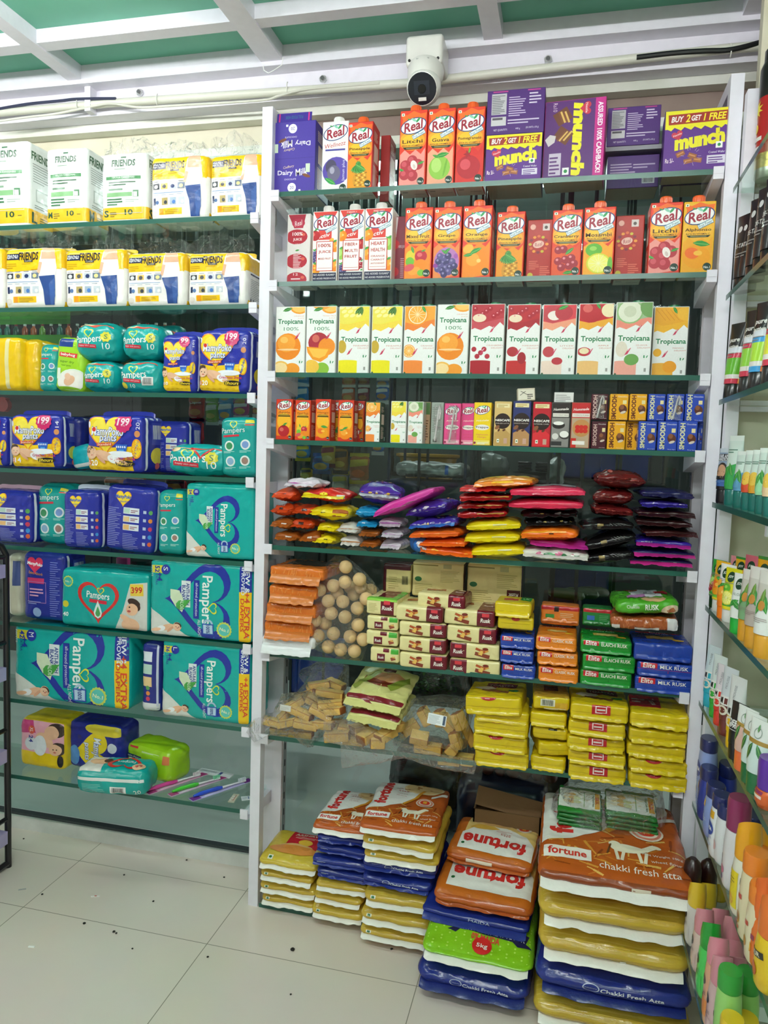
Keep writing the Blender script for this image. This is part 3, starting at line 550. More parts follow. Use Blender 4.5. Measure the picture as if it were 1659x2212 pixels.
def carton(name, label, cat, group, pxl, pxr, pyt, z, front, yF=.025, d=.062, rz=0, side=RED, cap=None, py=None, kind='carton', back=None, straw=False, yoff=0, top=None, r=.002, rx=0, hgt=None):
    pm = py or 700
    a = at(pxl, (pyt+pm)/2 if py else pyt, yF); b = at(pxr, (pyt+pm)/2 if py else pyt, yF)
    w = (b-a).length; t = at((pxl+pxr)/2, pyt, yF); h = hgt or max(.02, t.z-z)
    capH = .019 if cap else 0
    if cap: h -= 0
    t_ = thing(name, label, cat, ((a.x+b.x)/2, yF+d/2, z), radians(rz), group, radians(rx))
    F = D(w, h); front(F); pr = {'F': F, 'R': side_print(d, h, side), 'L': side_print(d, h, side), 'B': BOT(w, d)}
    m = pack(w, d, h, side, kind, r, pr, facecol={'T': top or side})
    m.build('carton', t_)
    if cap:
        g = MB().lathe([(.0155, 0), (.0155, .004), (.0135, .0045), (.0135, .016), (.0125, .018), (0, .018)], mat(cap, 'plastic'), 22)
        for i in range(22): aa = 2*pi*i/22; g.box(.0134*cos(aa)-.0006, .0134*sin(aa)-.0006, .005, .0134*cos(aa)+.0006, .0134*sin(aa)+.0006, .015, mat(cap, 'plastic'))
        o = g.build('cap', t_); o.location = (0, -d*.12, h)
    if straw:
        g = MB().tube([(-w*.12, -d/2-.004, h*.08), (w*.1, -d/2-.004, h*.80), (w*.16, -d/2-.004, h*.93), (w*.25, -d/2-.004, h*.80), (w*.2, -d/2-.004, h*.6)], .0022, mat('e4e2e0', 'plastic'), 8)
        st_ = g.build('straw', t_)
        sl = MB(); sl.box(-w*.22, -d/2-.0072, h*.05, w*.3, -d/2-.0066, h*.95, FILM); sl.build('straw_sleeve', st_, False)
    return t_
# ------------------------------------------------------------------ top shelf
z = ZR[0]
def dairy(d):
    d.rect(0, 0, 1, 1, '4a3a9c'); d.rect(0, .49, 1, .495, '3a2c80')
    for y, ro, s in ((.27, 0, 1), (.72, 180, -1)):
        d.txt('Cadbury', .38, y+s*.105, .26, 'e6cba0', .07, ro+8, .3); d.txt('Dairy', .3 if s > 0 else .70, y+s*.02, .36, 'f0ecf6', .13, ro, 0, .015); d.txt('Milk', .68 if s > 0 else .32, y+s*.03, .28, 'f0ecf6', .15, ro+6, .1, .015)
        d.ell(.80 if s > 0 else .22, y-s*.025, .10, .035, '7a4a30', -20*s); d.txt('CHOCOLATE', .42, y-s*.065, .28, 'e6dcf0', .035, ro)
        d.ell(.46, y-s*.18, .1, .1, 'f0eef6'); d.txt('20', .46, y-s*.18, .09, '4a3a9c', .07, ro); d.rect(.78 if s > 0 else .02, y+.02*s, .88 if s > 0 else .12, y+.14*s, 'cfe0c8')
    d.rect(.62, .03, .67, .06, 'f0f0f0'); d.rect(.3, .93, .35, .96, 'f0f0f0')
t = carton('chocolate_box', 'open purple chocolate box with raised lid flap at the post end of the top shelf', 'box', None, 590, 681, 262, z, dairy, .02, .11, 0, '3f3190', py=411, r=.0015)
bb = at(681, 300, .02).x-at(590, 300, .02).x
g = pack(bb*.82, .0016, .024, '40308f', 'carton', .0006, {'F': D(bb*.82, .024).rect(.0, 0, 1, 1, '40308f').rect(.06, .05, .1, .95, 'd03a8a').rect(.9, .05, .94, .95, 'd03a8a').txt('PULL FOOD HERE', .5, .5, .5, '2f7a8a', .09, 180)})
o = g.build('lid_flap', t); o.location = (-.002, -.054, at(640, 262, .02).z-z-.001); o.rotation_euler = (radians(-8), 0, 0)
g = pack(bb*.5, .0016, .02, 'c2a98c', 'matte', .0006); o = g.build('torn_cardboard_flap', t); o.location = (bb*.22, .04, at(640, 262, .02).z-z-.002)
def wellness(d):
    d.rect(0, 0, 1, 1, 'eceae8'); real_logo(d, .5, .84, .98); d.txt('Wellnezz', .5, .67, .8, 'c03038', .15, 8, .25); d.rect(.12, .585, .88, .61, '4a4a9a'); d.ell(.55, .3, .52, .5, '5a4aa8'); fruit(d, 'jamun', .42, .3, .42); d.txt('Jamun plus', .84, .3, .75, 'e4e0f2', .13, 90); no1(d, .82, .06)
carton('juice_carton', 'white wellness juice carton with purple jamun fruit and white cap', 'juice carton', 'tall juice cartons', 696, 752, 262, z, wellness, .022, .075, 0, 'e8e6e6', 'f0efec', 411)
def rc(name, kind, lab, xl, xr, yt, z, yF=.03, side=RED, cap='f0652a', py=400, **k):
    carton('juice_carton', lab, 'juice carton', 'tall juice cartons', xl, xr, yt, z, lambda d: real_carton(d, name, kind, **{q: v for q, v in k.items() if q in ('c1', 'c2', 'c3')}), yF, .066, k.get('rz', 0), side, cap, py)
rc('Pineapple', 'pineapple', 'capped pineapple juice carton on the top shelf beside the white wellness carton', 751, 805, 263, z, .022, 'c9302c', c2='f3a51e')
t = carton('juice_carton', 'dark red back of a juice carton behind the top shelf pineapple carton', 'juice carton', None, 822, 842, 292, z, lambda d: d.rect(0, 0, 1, 1, '9a2422'), .11, .066, 0, '9a2422', None, 400)
rc('Litchi', 'litchi', 'capped litchi juice carton on the top shelf beside the guava carton', 863, 921, 238, z)
rc('Guava', 'guava', 'juice carton with one green guava on it, top shelf', 923, 982, 234, z)
rc('Pomegranate', 'pomegranate', 'juice carton with red pomegranate on it, top shelf', 985, 1046, 231, z, c2='e8622a')
PUR = '5a2a86'
def munch_free(d):
    d.rect(0, 0, 1, 1, PUR); d.poly([(0, 1), (1, 1), (1, .70)]+[(1-.05*i, .70+.025*((i*7) % 3-1)) for i in range(1, 20)]+[(0, .7)], 'e6dd22')
    d.poly([(.06, .77), (.94, .79), (.96, .95), (.05, .93)], '9a2a1e'); d.txt('BUY', .19, .855, .19, 'f6f2ee', .09, 1, .2, .03); d.txt('2', .345, .86, .07, 'f2e02a', .12, 1, .2, .03); d.txt('GET', .47, .86, .15, 'f6f2ee', .085, 1, .2, .03); d.txt('1 FREE', .745, .865, .34, 'f2e02a', .11, 1, .2, .03)
    d.txt('munch', .53, .52, .76, 'e9e02a', .24, 7, .1, .06); d.shape(HEART, .2, .6, .09, 'c8324a', 20); d.txt('Nestle', .2, .61, .13, 'f6eeee', .03, 20)
    for dx, dy, ro in ((-.16, .06, 25), (.02, .02, -20), (-.04, -.06, 10), (.1, -.05, -10)): d.box(.42+dx, .24+dy, .13, .075, '9a5a34', ro); d.box(.42+dx, .245+dy, .1, .02, 'c98a55', ro)
    [d.box(.42+.13*cos(i), .25+.13*sin(i), .05, .006, 'b9a0cc', math.degrees(i)) for i in range(9)]
    d.rect(.78, .36, .88, .46, 'f2f2ee'); d.ell(.83, .41, .025, .025, '2a8a4a'); d.txt('Coated Wafer', .80, .30, .24, 'e8e0f0', .035); d.rect(.66, .12, .93, .25, 'd8d2e2'); d.lines(.68, .13, .91, .24, 3, '5a2a86'); d.txt('₹5/-' if 0 else 'Rs 5/-', .1, .2, .13, 'f0dce8', .07, 0, 0, .02)
def munch_back(d):
    d.rect(0, 0, 1, 1, '4b2572'); d.rect(.08, .45, .34, .92, 'b8b6bc'); d.lines(.09, .47, .33, .9, 11, '6a6a70'); d.rect(.08, .2, .34, .4, 'c6c4c8'); d.rect(.1, .33, .28, .38, '555058'); d.lines(.38, .4, .7, .86, 9, 'c0b0d0'); d.lines(.73, .66, .95, .94, 4, 'd0c4dc'); d.rect(.1, .95, .36, .975, 'c0408a'); d.rect(.7, .95, .92, .975, 'c0408a'); d.lines(.37, .23, .95, .36, 2, 'c8bcd6'); d.txt('NET QUANTITY:', .25, .1, .24, 'd8cce4', .04); d.txt('440 g', .55, .11, .08, 'd8cce4', .04); d.txt('(50 UNITS x 8.8 g)', .8, .12, .22, 'd8cce4', .04)
def munch_back2(d): d.rect(0, 0, 1, 1, '47226c'); d.lines(.06, .3, .6, .8, 6, 'a898b8'); d.rect(.68, .12, .92, .42, 'c0bec4'); d.bars(.7, .15, .9, .4, '201828'); d.lines(.5, .6, .95, .78, 2, 'a898b8')
def munch_big(d):
    d.rect(0, 0, 1, 1, '57276f'); d.rect(.83, 0, 1, 1, 'c22a86'); d.txt('ASSURED 100% CASHBACK!', .915, .5, 1.15, 'f2e4f0', .085, -90, 0, .03)
    d.txt('munch', .58, .5, 1.2, 'e9e02a', .22, -90, .1, .06); d.shape(HEART, .68, .88, .11, 'c8324a', -90); d.txt('Nestle', .69, .88, .16, 'f6eeee', .04, -90)
    for x, y, ro in ((.3, .8, 30), (.32, .56, -35)): d.box(x, y, .26, .22, '6a3a22', ro); [d.box(x-.03+.035*k, y-.01, .03, .2, 'd8b060' if k % 2 else '7a4628', ro-8) for k in range(4)]
    d.poly([(.02, .52), (.1, .58), (.2, .56), (.18, .48), (.08, .43)], 'cfc6c8'); d.rect(.1, .06, .3, .34, 'c4b8cc'); d.lines(.11, .08, .29, .32, 5, '57276f'); d.rect(.33, .06, .44, .15, 'eef0ee'); d.ell(.385, .105, .03, .03, '2a8a4a'); d.txt('Rs10', .17, .92, .14, 'd8b8d0', .07, -90)
def bx(lab, xl, xr, yt, yb, zz, fn, yF, d, rz=0, side='4b2572', ht=None, rx=0):
    a = at(xl, (yt+yb)/2, yF); b = at(xr, (yt+yb)/2, yF); w = (b-a).length; h = ht or (at((xl+xr)/2, yt, yF).z - at((xl+xr)/2, yb, yF).z)
    F = D(w, h); fn(F); t = pack(w, d, h, side, 'carton', .0012, {'F': F, 'B': D(w, d).rect(0, 0, 1, 1, 'cbbfae')}).build('wafer_box'); t.location = ((a.x+b.x)/2, yF+d/2, zz); t.rotation_euler = (radians(rx), 0, radians(rz)); return tag(t, lab, 'box', 'purple wafer boxes')
bx('purple wafer box with yellow offer band, under the box showing its back', 1049, 1170, 290, 392, z+.001, munch_free, .012, .13); zt = at(1110, 290, .012).z
bx('purple box showing its printed back, stacked on a yellow banded box', 1052, 1176, 197, 293, zt+.002, munch_back, .014, .13)
bx('large purple wafer box standing on end with magenta cashback stripe', 1178, 1309, 208, 380, z+.001, munch_big, .02, .09, -4, 'c22a86')
zb = z+.001; hb = .085
bx('lower dark purple box with barcode, set back behind the magenta striped box', 1312, 1424, 325, 395, zb, munch_back2, .10, .09, 0, '47226c'); zq = at(1365, 325, .10).z
bx('upper dark purple box showing its back, behind the magenta striped box', 1312, 1426, 234, 318, zq+.012, munch_back, .10, .09, 0, '47226c'); 
g = MB().box(-.07, 0, 0, .09, .09, .010, mat('9a98a0', 'matte')); o = g.build('cardboard_sheet'); o.location = (at(1370, 320, .1).x, .1, zq+.001); tag(o, 'thin grey board lying between the two set back purple boxes', 'board')
bx('purple wafer box with yellow offer band at the end of the top shelf', 1436, 1580, 234, 370, z+.001, munch_free, .015, .075, -2)
bx('purple box standing behind the end wafer box on the top shelf', 1438, 1548, 222, 380, z+.001, munch_back, .10, .085)
# ------------------------------------------------------------------ second shelf
z = ZR[1]
def apple_back(d):
    d.rect(0, 0, 1, 1, 'dfd9d6'); d.poly([(.05, 1), (.8, 1), (.68, .8), (.3, .8)], 'a8283c')
    for y in (.68, .34, .08): d.ell(.42, y, .46, .3, 'b02436'); d.ell(.7, y+.03, .08, .06, 'd8604e')
    d.ell(.48, .87, .28, .18, 'b8304a'); d.txt('Real', .48, .87, .34, 'efe2e4', .2, 12, .25); d.txt('100%', .45, .72, .44, 'f2e2e2', .14, bold=.02); d.txt('JUICE', .45, .64, .38, 'f2e2e2', .13, bold=.02); d.txt('APPLE', .45, .575, .2, 'f2dcdc', .06); d.lines(.28, .22, .66, .46, 16, 'e9c8cc'); leaf(d, .45, .49, .1, 10); d.ell(.42, .2, .1, .001, 'b02436'); d.txt('12', .4, .155, .2, 'f0e0e0', .09); d.rect(.2, .08, .6, .1, 'e9c8cc')
carton('juice_carton', 'capless red and white apple juice carton nearest the post on the second shelf', 'juice carton', None, 620, 670, 462, z, apple_back, .045, .066, 0, 'dcd8d6', None, 600)
AC = (('white capped juice carton reading 100% juice, mixed fruit', 675, 729, 456, (('100%', .13), ('JUICE', .13), ('MIXED FRUIT', .07)), ('apple', 'orange', 'grape', 'oranget', 'mango'), ''), ('white capped juice carton reading fiber+ multi fruit', 732, 786, 452, (('FIBER+', .12), ('MULTI', .11), ('FRUIT', .11)), ('orange', 'apple', 'guava', 'cranberry', 'grape'), 'FIBER+'), ('white capped juice carton reading heart health', 787, 847, 449, (('HEART', .12), ('HEALTH', .12), ('ORANGE', .06), ('CARROT', .06), ('ANTIOXIDANT', .06)), ('orange', 'guava', 'oranget', 'orange'), 'ORANGE + CARROT'))
for lb, a, b, yt, wd_, fs, tp in AC: carton('juice_carton', lb, 'juice carton', 'tall juice cartons', a, b, yt, z, lambda d: activ_carton(d, wd_, fs, tp), .022, .07, 0, 'ece4e0', 'e6e2de', 600)
carton('juice_carton', 'maroon carton mostly hidden between the heart health and mixed fruit cartons', 'juice carton', None, 848, 884, 467, z, lambda d: (d.rect(0, 0, 1, 1, '7c2236'), d.poly([(0, 1), (.3, 1), (.2, .7), (0, .6)], 'd8d0d2'), fruit(d, 'pomegranate', .15, .2, .3), fruit(d, 'pomegranate', .15, .6, .3), d.txt('100% JUICE', .6, .55, .5, 'e8d4d8', .2, 0), d.lines(.5, .1, .9, .4, 10, 'c8a0aa')), .06, .07, 0, '7c2236', None, 600)
for nm, kd, lb, a, b, yt, yF, kw in (('Mixed Fruit', 'mixed', 'mixed fruit juice carton on the second shelf with several fruits printed', 874, 934, 448, .022, {}), ('Grape', 'grape', 'juice carton with dark purple grapes on it', 936, 996, 447, .022, {}), ('Orange', 'orange', 'capped orange juice carton on the second shelf beside the grape carton', 999, 1062, 444, .022, {}),
    ('Pineapple', 'pineapple', 'pineapple juice carton standing second shelf, next to a plain red carton back', 1072, 1133, 457, .05, {}), ('Cranberry', 'cranberry', 'juice carton with cranberries on it', 1192, 1257, 453, .03, {}), ('Mosambi', 'mosambi', 'juice carton with cut green sweet lime on it', 1260, 1328, 447, .03, {}), ('Litchi', 'litchi', 'second shelf litchi juice carton beside the yellow mango carton', 1402, 1472, 437, .02, {}), ('Alphonso', 'mango', 'yellow mango nectar carton at the end of the second shelf', 1474, 1543, 435, .02, {'c1': 'eeb830', 'c2': 'f0a826', 'c3': 'f3b83a'})):
    rc(nm, kd, lb, a, b, yt, z, yF, 'd03a2a' if kd != 'mango' else 'eeb830', py=590, **kw)
def redback(d):
    d.rect(0, 0, 1, 1, 'ac2a20'); d.rect(.55, .82, .8, .93, 'd8d0cc'); d.ell(.67, .87, .06, .06, '4a4038'); d.ell(.2, .88, .1, .1, 'e6b0a0')
    [d.ell(.42+.3*cos(i*.52), .6+.13*sin(i*.52), .06, .05, ('e89a3a', '7a2030', 'c9b43a', 'd86a3a')[i % 4]) for i in range(12)]; d.ell(.42, .6, .2, .13, 'e8c0b0', 12); d.txt('Real', .42, .6, .28, MAR, .14, 12, .25); d.lines(.1, .2, .5, .35, 5, 'd8705a'); d.ell(.16, .1, .1, .1, 'c8b83a'); d.lines(.5, .1, .9, .26, 5, 'd8705a')
for lb, a, b, yt in (('plain red back of a carton between pineapple and cranberry cartons', 1138, 1198, 474), ('plain red back of a carton between sweet lime and litchi cartons', 1328, 1390, 465)):
    carton('juice_carton', lb, 'juice carton', None, a, b, yt, z, redback, .06, .06, 0, 'a0281e', None, 590)
# ------------------------------------------------------------------ third shelf: white cartons
z = ZR[2]
TR = ((595, 659, 662, 'o', 'ORANGE', 'white 100% orange carton nearest the post, with whole orange'), (661, 726, 661, 'm', 'MIXED FRUIT', 'white 100% carton with red apple and orange wedge'), (731, 798, 661, ('PINEAPPLE', 'f1e04a', 'efe21a', 'pineapple', 'f3d64a'), 0, 'first yellow pineapple carton, beside the apple and orange carton'), (802, 869, 661, ('PINEAPPLE', 'f1e04a', 'efe21a', 'pineapple', 'f3d64a'), 0, 'second yellow pineapple carton, beside the cut orange carton'), (872, 940, 660, ('ORANGE', 'f3a63a', 'f08a3a', 'orange', 'ee8432'), 0, 'tall white carton with cut orange slice at its top'), (943, 1012, 657, 'o', 'ORANGE', 'second white 100% orange carton, between cut orange and cranberry cartons'), (1016, 1089, 656, ('CRANBERRY', 'b8303c', 'a81c28', 'cranberry', 'c44a54'), 0, 'white carton with cranberries and red top'), (1094, 1166, 657, ('POMEGRANATE', 'b8242c', 'c02c2c', 'pomegranate', 'a81e2a'), 0, 'white carton with cut pomegranate on top'), (1170, 1244, 657, ('LITCHI', 'd8404a', 'f0d8c8', 'litchi', 'f0a080'), 0, 'white carton with peeled litchi fruit'), (1248, 1324, 655, ('APPLE', 'c8202c', 'f0c07a', 'apple', 'eeaa30'), 0, 'white carton with red apple and yellow splash'), (1328, 1408, 652, ('GUAVA', 'a0b890', 'f0a898', 'guava', 'ee8f7c'), 0, 'tallest white carton, with cut guava and pink splash'), (1410, 1486, 662, ('MANGO', 'f0aa28', 'f0b040', 'mango', 'f3b62e'), 0, 'white carton with diced mango, at the end of its row'))
for i, (a, b, yt, dd, sub, lb) in enumerate(TR):
    fnn = (lambda d: trop100(d, sub, 'orange' if dd == 'o' else 'mixed')) if isinstance(dd, str) else (lambda d: trop_delight(d, dd[0], dd[1], dd[2], dd[3], dd[4]))
    t = carton('juice_carton', lb, 'juice carton', 'tall white juice cartons', a, b, yt, z, fnn, .022 if i < 11 else .055, .09, 0, 'dfe2de', None, 805, kind='carton', top='dfe2de')
    if i not in (0,):
        w = t.children[0].dimensions; g = MB().lathe([(.015, 0), (.015, .005), (.013, .0055), (.013, .012), (0, .0125)], mat('1f7a48', 'plastic'), 20); o = g.build('cap', t); o.location = (.012, .012, t.children[0].data.vertices[0].co.z*0+at((a+b)/2, yt, .022 if i < 11 else .055).z-z)
# ------------------------------------------------------------------ fourth shelf: small cartons
z = ZR[3]
def real_small(d, nm, kind, c1='d83a22', c2='ef8a1e'):
    d.rect(0, 0, 1, 1, c1); d.poly([(.1, .9), (.9, .9), (1, .5), (1, .1), (0, .1), (0, .5)], c2); d.ell(.5, .45, .4, .5, 'f6b62c'); real_logo(d, .5, .85, .92); d.txt(nm, .5, .67, min(.7, .14*len(nm)), '5a3a10', .13); d.rect(.14, .57, .86, .6, '3a3a16'); d.rect(.2, .61, .8, .63, '8a7a2a'); fruit(d, kind, .48, .22, .4); no1(d, .85, .07, .09)
def trop_small(d, kind, sub, top, glass, band): trop_delight(d, sub, top, glass, kind, band)
def frappe(d, c, c2, sub):
    d.rect(0, 0, 1, 1, c); d.rect(0, 0, 1, .12, c2); real_logo(d, .48, .82, .9); d.txt('Milkshake', .5, .58, .7, 'f2e8d8', .1, 4, .25); d.ell(.5, .42, .4, .16, 'f0ece6'); d.txt('Frappe', .5, .42, .72, '5a5450', .14, 0, 0, .02); d.txt(sub, .5, .25, .7, 'd84a6a', .1); d.txt('Mango' if c != 'e0508a' else 'shake', .5, .19, .5, 'd84a6a', .09); d.ell(.1, .06, .07, .07, '8a2a4a'); d.lines(.25, .03, .95, .09, 2, 'f4f0ea')
def nescafe(d, c, c2, sub):
    d.rect(0, 0, 1, 1, c); d.poly([(0, 0), (1, 0), (1, .28), (.6, .4), (0, .3)], c2); d.ell(.5, .56, .46, .46, '2a1c18'); d.ell(.2, .42, .16, .1, '8a5a3a', 40); d.ell(.3, .36, .1, .06, '5a3420', 60); d.ell(.6, .36, .1, .06, '5a3420', 30); d.txt('NESCAFE', .5, .58, .84, 'f4f0ec', .13, 0, 0, .03); d.txt(sub, .48, .51, .8, 'e8dcd0', .055); d.rect(.12, .86, .88, .95, 'e8d9a8'); d.lines(.2, .87, .8, .94, 2, 'b89a50'); d.rect(.2, .08, .34, .16, 'f4f2ea'); d.rect(.6, .06, .8, .18, 'c8a090'); d.ell(.27, .12, .04, .04, '2a7a3a')
def coconut(d): d.rect(0, 0, 1, 1, '8a8784'); d.rect(0, .66, 1, 1, '2e2624'); d.txt('Hommade', .5, .85, .8, 'f0eae6', .14, 4, .2, .02); d.rect(.08, .68, .92, .76, 'e2ddd6'); d.txt('COCONUT MILK', .5, .72, .78, '6a6664', .06); d.ell(.4, .5, .34, .2, '262220'); d.ell(.4, .54, .28, .1, 'f2f0ec'); d.ell(.75, .28, .3, .22, '3a3432'); d.ell(.72, .3, .24, .18, 'f0eeea'); d.rect(.05, .05, .6, .14, '303030'); d.ell(.25, .25, .17, .17, 'dcd8d4')
def tomato(d): d.rect(0, 0, 1, 1, 'b8a084'); d.rect(0, .66, 1, 1, 'c0282a'); d.txt('Hommade', .5, .85, .8, 'f4eae6', .14, 4, .2, .02); d.rect(.05, .68, .95, .76, 'e6ddd6'); d.txt('TOMATO PUREE', .5, .72, .8, '8a5a54', .06); d.ell(.55, .44, .46, .46, 'c08a50'); [d.ell(.35+.2*(i % 3), .38+.08*(i//3), .13, .12, 'cc2c22') for i in range(6)]; d.rect(0, .0, .3, .22, 'c8281e'); d.rect(.1, .08, .75, .16, 'f0ece6')
SM = (('Apple', 'apple', 596, 632, 862), ('Mixed Fruit', 'mixed', 637, 671, 864), ('Mango', 'mango', 681, 714, 862), ('Orange', 'orange', 730, 764, 864))
for nm, kd, a, b, yt in SM: carton('juice_carton', f'small orange {nm.lower()} juice carton on the fourth shelf', 'juice carton', 'small orange juice cartons', a, b, yt, z, lambda d: real_small(d, nm, kd), .022, .045, 0, 'c2341f', None, 945)
for nm, kd, a, b, yt, lb in (('Mixed', 'mixed', 673, 706, 864, 'small orange carton partly hidden behind the small mango carton'), ('Pineapple', 'pineapple', 715, 748, 864, 'small dark orange pineapple carton behind the small orange fruit carton'), ('Litchi', 'litchi', 756, 787, 866, 'small dark red carton set back beside the small white topped orange carton')):
    carton('juice_carton', lb, 'juice carton', None, a, b, yt, z, lambda d: real_small(d, nm, kd, 'b02a1e', 'c96a1a'), .082, .045, 0, 'a82c1c', None, 945)
for a, b, yt, dd, lb in ((789, 822, 868, ('orange', 'ORANGE', 'f3a63a', 'f08a3a', 'ee8432'), 'small white carton with cut orange, beside the gap'), (844, 878, 866, ('pineapple', 'PINEAPPLE', 'f1e04a', 'efe21a', 'f3d64a'), 'small white carton with pineapple top'), (881, 914, 867, ('guava', 'GUAVA', '8ab878', 'f0a898', 'ee8f7c'), 'small white carton with green guava top')):
    carton('juice_carton', lb, 'juice carton', 'small white juice cartons', a, b, yt, z, lambda d: trop_small(d, *dd), .022, .045, 0, '4a5a4a' if a == 789 else 'd8dad6', None, 945, top='6a8a4a')
carton('juice_carton', 'small green and brown carton edge behind the guava carton', 'juice carton', None, 912, 930, 868, z, lambda d: (d.rect(0, 0, 1, 1, 'b09070'), d.rect(0, .7, 1, 1, '4a6a3a'), d.lines(.2, .1, .8, .6, 8, '6a4a34')), .06, .045, 0, '8a7a5a', None, 945)
carton('drink_carton', 'grey back of a small drink carton with a straw', 'drink carton', None, 931, 958, 869, z, lambda d: (d.rect(0, 0, 1, 1, '9aa39a'), d.lines(.1, .3, .9, .9, 14, '7c857c'), d.rect(.2, .05, .5, .12, '3a3c30')), .03, .045, 0, '8f988f', None, 950, straw=True)
carton('drink_carton', 'pink strawberry milkshake carton with straw on its front', 'drink carton', 'milkshake cartons', 959, 995, 871, z, lambda d: frappe(d, 'e0508a', 'f0a0b8', 'Strawberry'), .022, .045, 0, 'c83a74', None, 955, straw=True)
carton('drink_carton', 'second pink milkshake carton, partly behind the yellow milkshake carton', 'drink carton', 'milkshake cartons', 996, 1028, 871, z, lambda d: frappe(d, 'e0508a', 'f0a0b8', 'Strawberry'), .035, .045, 0, 'c83a74', None, 955)
carton('drink_carton', 'yellow mango milkshake carton beside the coffee cartons', 'drink carton', 'milkshake cartons', 1023, 1061, 869, z, lambda d: frappe(d, 'f0cc20', 'f4e070', 'Alphonso'), .018, .045, 0, 'd8b020', None, 958)
for a, b, yt, c, c2, s, lb in ((1067, 1104, 867, 'd8b878', 'c09a5a', 'CHILLED LATTE', 'tan chilled latte carton'), (1107, 1146, 866, '2c3468', 'b88a5a', 'CHOCO MOCHA', 'blue and tan choco mocha carton'), (1150, 1190, 868, 'b8202c', 'd83038', 'INTENSE CAFE', 'red coffee carton with dark coffee swirl')):
    carton('drink_carton', lb, 'drink carton', 'coffee cartons', a, b, yt, z, lambda d: nescafe(d, c, c2, s), .022, .045, 0, c, None, 965)
carton('drink_carton', 'grey and black coconut milk carton', 'drink carton', None, 1190, 1231, 869, z, coconut, .022, .045, 0, '4a4644', None, 970)
carton('drink_carton', 'red topped tomato puree carton with bowl of tomatoes', 'drink carton', None, 1233, 1275, 869, z, tomato, .022, .045, 0, '9a4a3a', None, 970)
def smoodh(d, c, tc): d.rect(0, 0, 1, 1, c); d.txt('SMOODH', .24, .5, 1.45, tc, .27, 90, 0, .04); d.ell(.72, .42, .22, .26, '5a3020', 20); d.ell(.66, .5, .12, .14, '8a5636'); d.ell(.74, .3, .16, .07, 'd8c8b8', 20); d.txt('Chocolate', .68, .9, .5, 'f0eae4', .08); d.rect(.7, .62, .9, .76, 'e9d9a0'); d.txt('Party Agro', .75, .05, .4, 'e8e4e4', .05)
zs = at(1400, 909, .02).z
cols = {'m': ('4a1a26', 'c8a8a0', 'maroon'), 'y': ('eaa81c', '6a3218', 'yellow'), 'b': ('2c4ab0', 'dcd8a8', 'blue')}
for i, (a, b, k, lb) in enumerate(((1277, 1310, 'm', 'maroon shake carton at the bottom of the short two high stack'), (1312, 1351, 'y', 'first yellow shake carton in the lower row, beside the maroon one'), (1352, 1390, 'y', 'lower yellow shake carton half covered by a blue one'), (1379, 1418, 'b', 'lower row blue shake carton, next to the yellow ones'), (1421, 1463, 'b', 'middle one of three blue shake cartons in the lower row'), (1464, 1506, 'b', 'lower row blue shake carton nearest the white post'), (1507, 1518, 'b', 'blue shake carton edge peeking out behind the end carton'))):
    carton('drink_carton', lb, 'drink carton', 'small shake cartons', a, b, 910, z, lambda d: smoodh(d, *cols[k][:2]), (.03, .03, .055, .018, .018, .018, .05)[i], .038 if i != 2 else .03, 0, cols[k][0], None, 970)
for a, b, k, lb, s in ((1277, 1313, 'm', 'maroon shake carton with straw on top of the stack', True), (1317, 1357, 'y', 'first yellow shake carton of the upper row', False), (1360, 1397, 'y', 'second yellow shake carton of the upper row, beside the blue', False), (1400, 1437, 'b', 'first blue shake carton of the upper row, beside the yellow', False), (1440, 1478, 'b', 'upper row blue shake carton with a straw on it', True), (1480, 1521, 'b', 'upper row blue shake carton nearest the white post', False)):
    carton('drink_carton', lb, 'drink carton', 'small shake cartons', a, b, 851, zs+.0005, lambda d: smoodh(d, *cols[k][:2]), .026, .038, 0, cols[k][0], None, 905, straw=s)
zt = at(1130, 866, .04).z
bx2 = pack(.042, .036, .030, 'cfc6b0', 'carton', .001, {'F': D(.042, .03).rect(0, 0, 1, 1, 'cfc6b0').rect(.05, .1, .95, .9, 'e6e0d0').lines(.55, .15, .9, .6, 3, '4a4840').box(.4, .6, .5, .03, '4a4840', -30).box(.3, .6, .4, .03, '4a4840', 35)}).build('small_box'); bx2.location = (at(1136, 860, .04).x, .045, zt); bx2.rotation_euler = (0, radians(-4), radians(8)); tag(bx2, 'small cream box lying on top of the coffee cartons', 'box')
g = pack(.046, .03, .024, 'e2e2e0', 'matte', .0008, {'F': D(.046, .024).rect(0, 0, 1, 1, 'e8e8e6').lines(.08, .1, .92, .85, 4, 'a0a0a0')}).build('small_box'); g.location = (at(1218, 862, .045).x, .055, at(1215, 869, .04).z); tag(g, 'small white printed box lying on the coconut milk carton', 'box')
# ------------------------------------------------------------------ diaper packs
NAVY, TEAL, YEL = '2630a0', '12a3a0', 'f2c81a'
SK = 'e8b896'
def baby(d, x, y, k, flip=1):
    d.ell(x+.55*k*flip, y-.06*k, .42*k, .17*k, SK, -14*flip); d.ell(x+.95*k*flip, y-.2*k, .26*k, .15*k, 'f2f4f6', -14*flip); d.ell(x+.4*k*flip, y-.2*k, .25*k, .07*k, 'dca585', -40*flip); d.ell(x+1.25*k*flip, y-.32*k, .3*k, .09*k, SK, -10*flip)
    d.ell(x, y+.05*k, .24*k, .24*k, SK); d.ell(x-.05*k*flip, y+.17*k, .2*k, .13*k, '4a3428', 20*flip); d.ell(x+.02*k*flip, y+.02*k, .2*k, .18*k, 'edc3a4'); d.ell(x-.05*k, y+.04*k, .03*k, .02*k, '3a2a22'); d.ell(x+.1*k, y+.02*k, .03*k, .02*k, '3a2a22'); d.ell(x+.03*k, y-.06*k, .06*k, .025*k, 'c86a62')
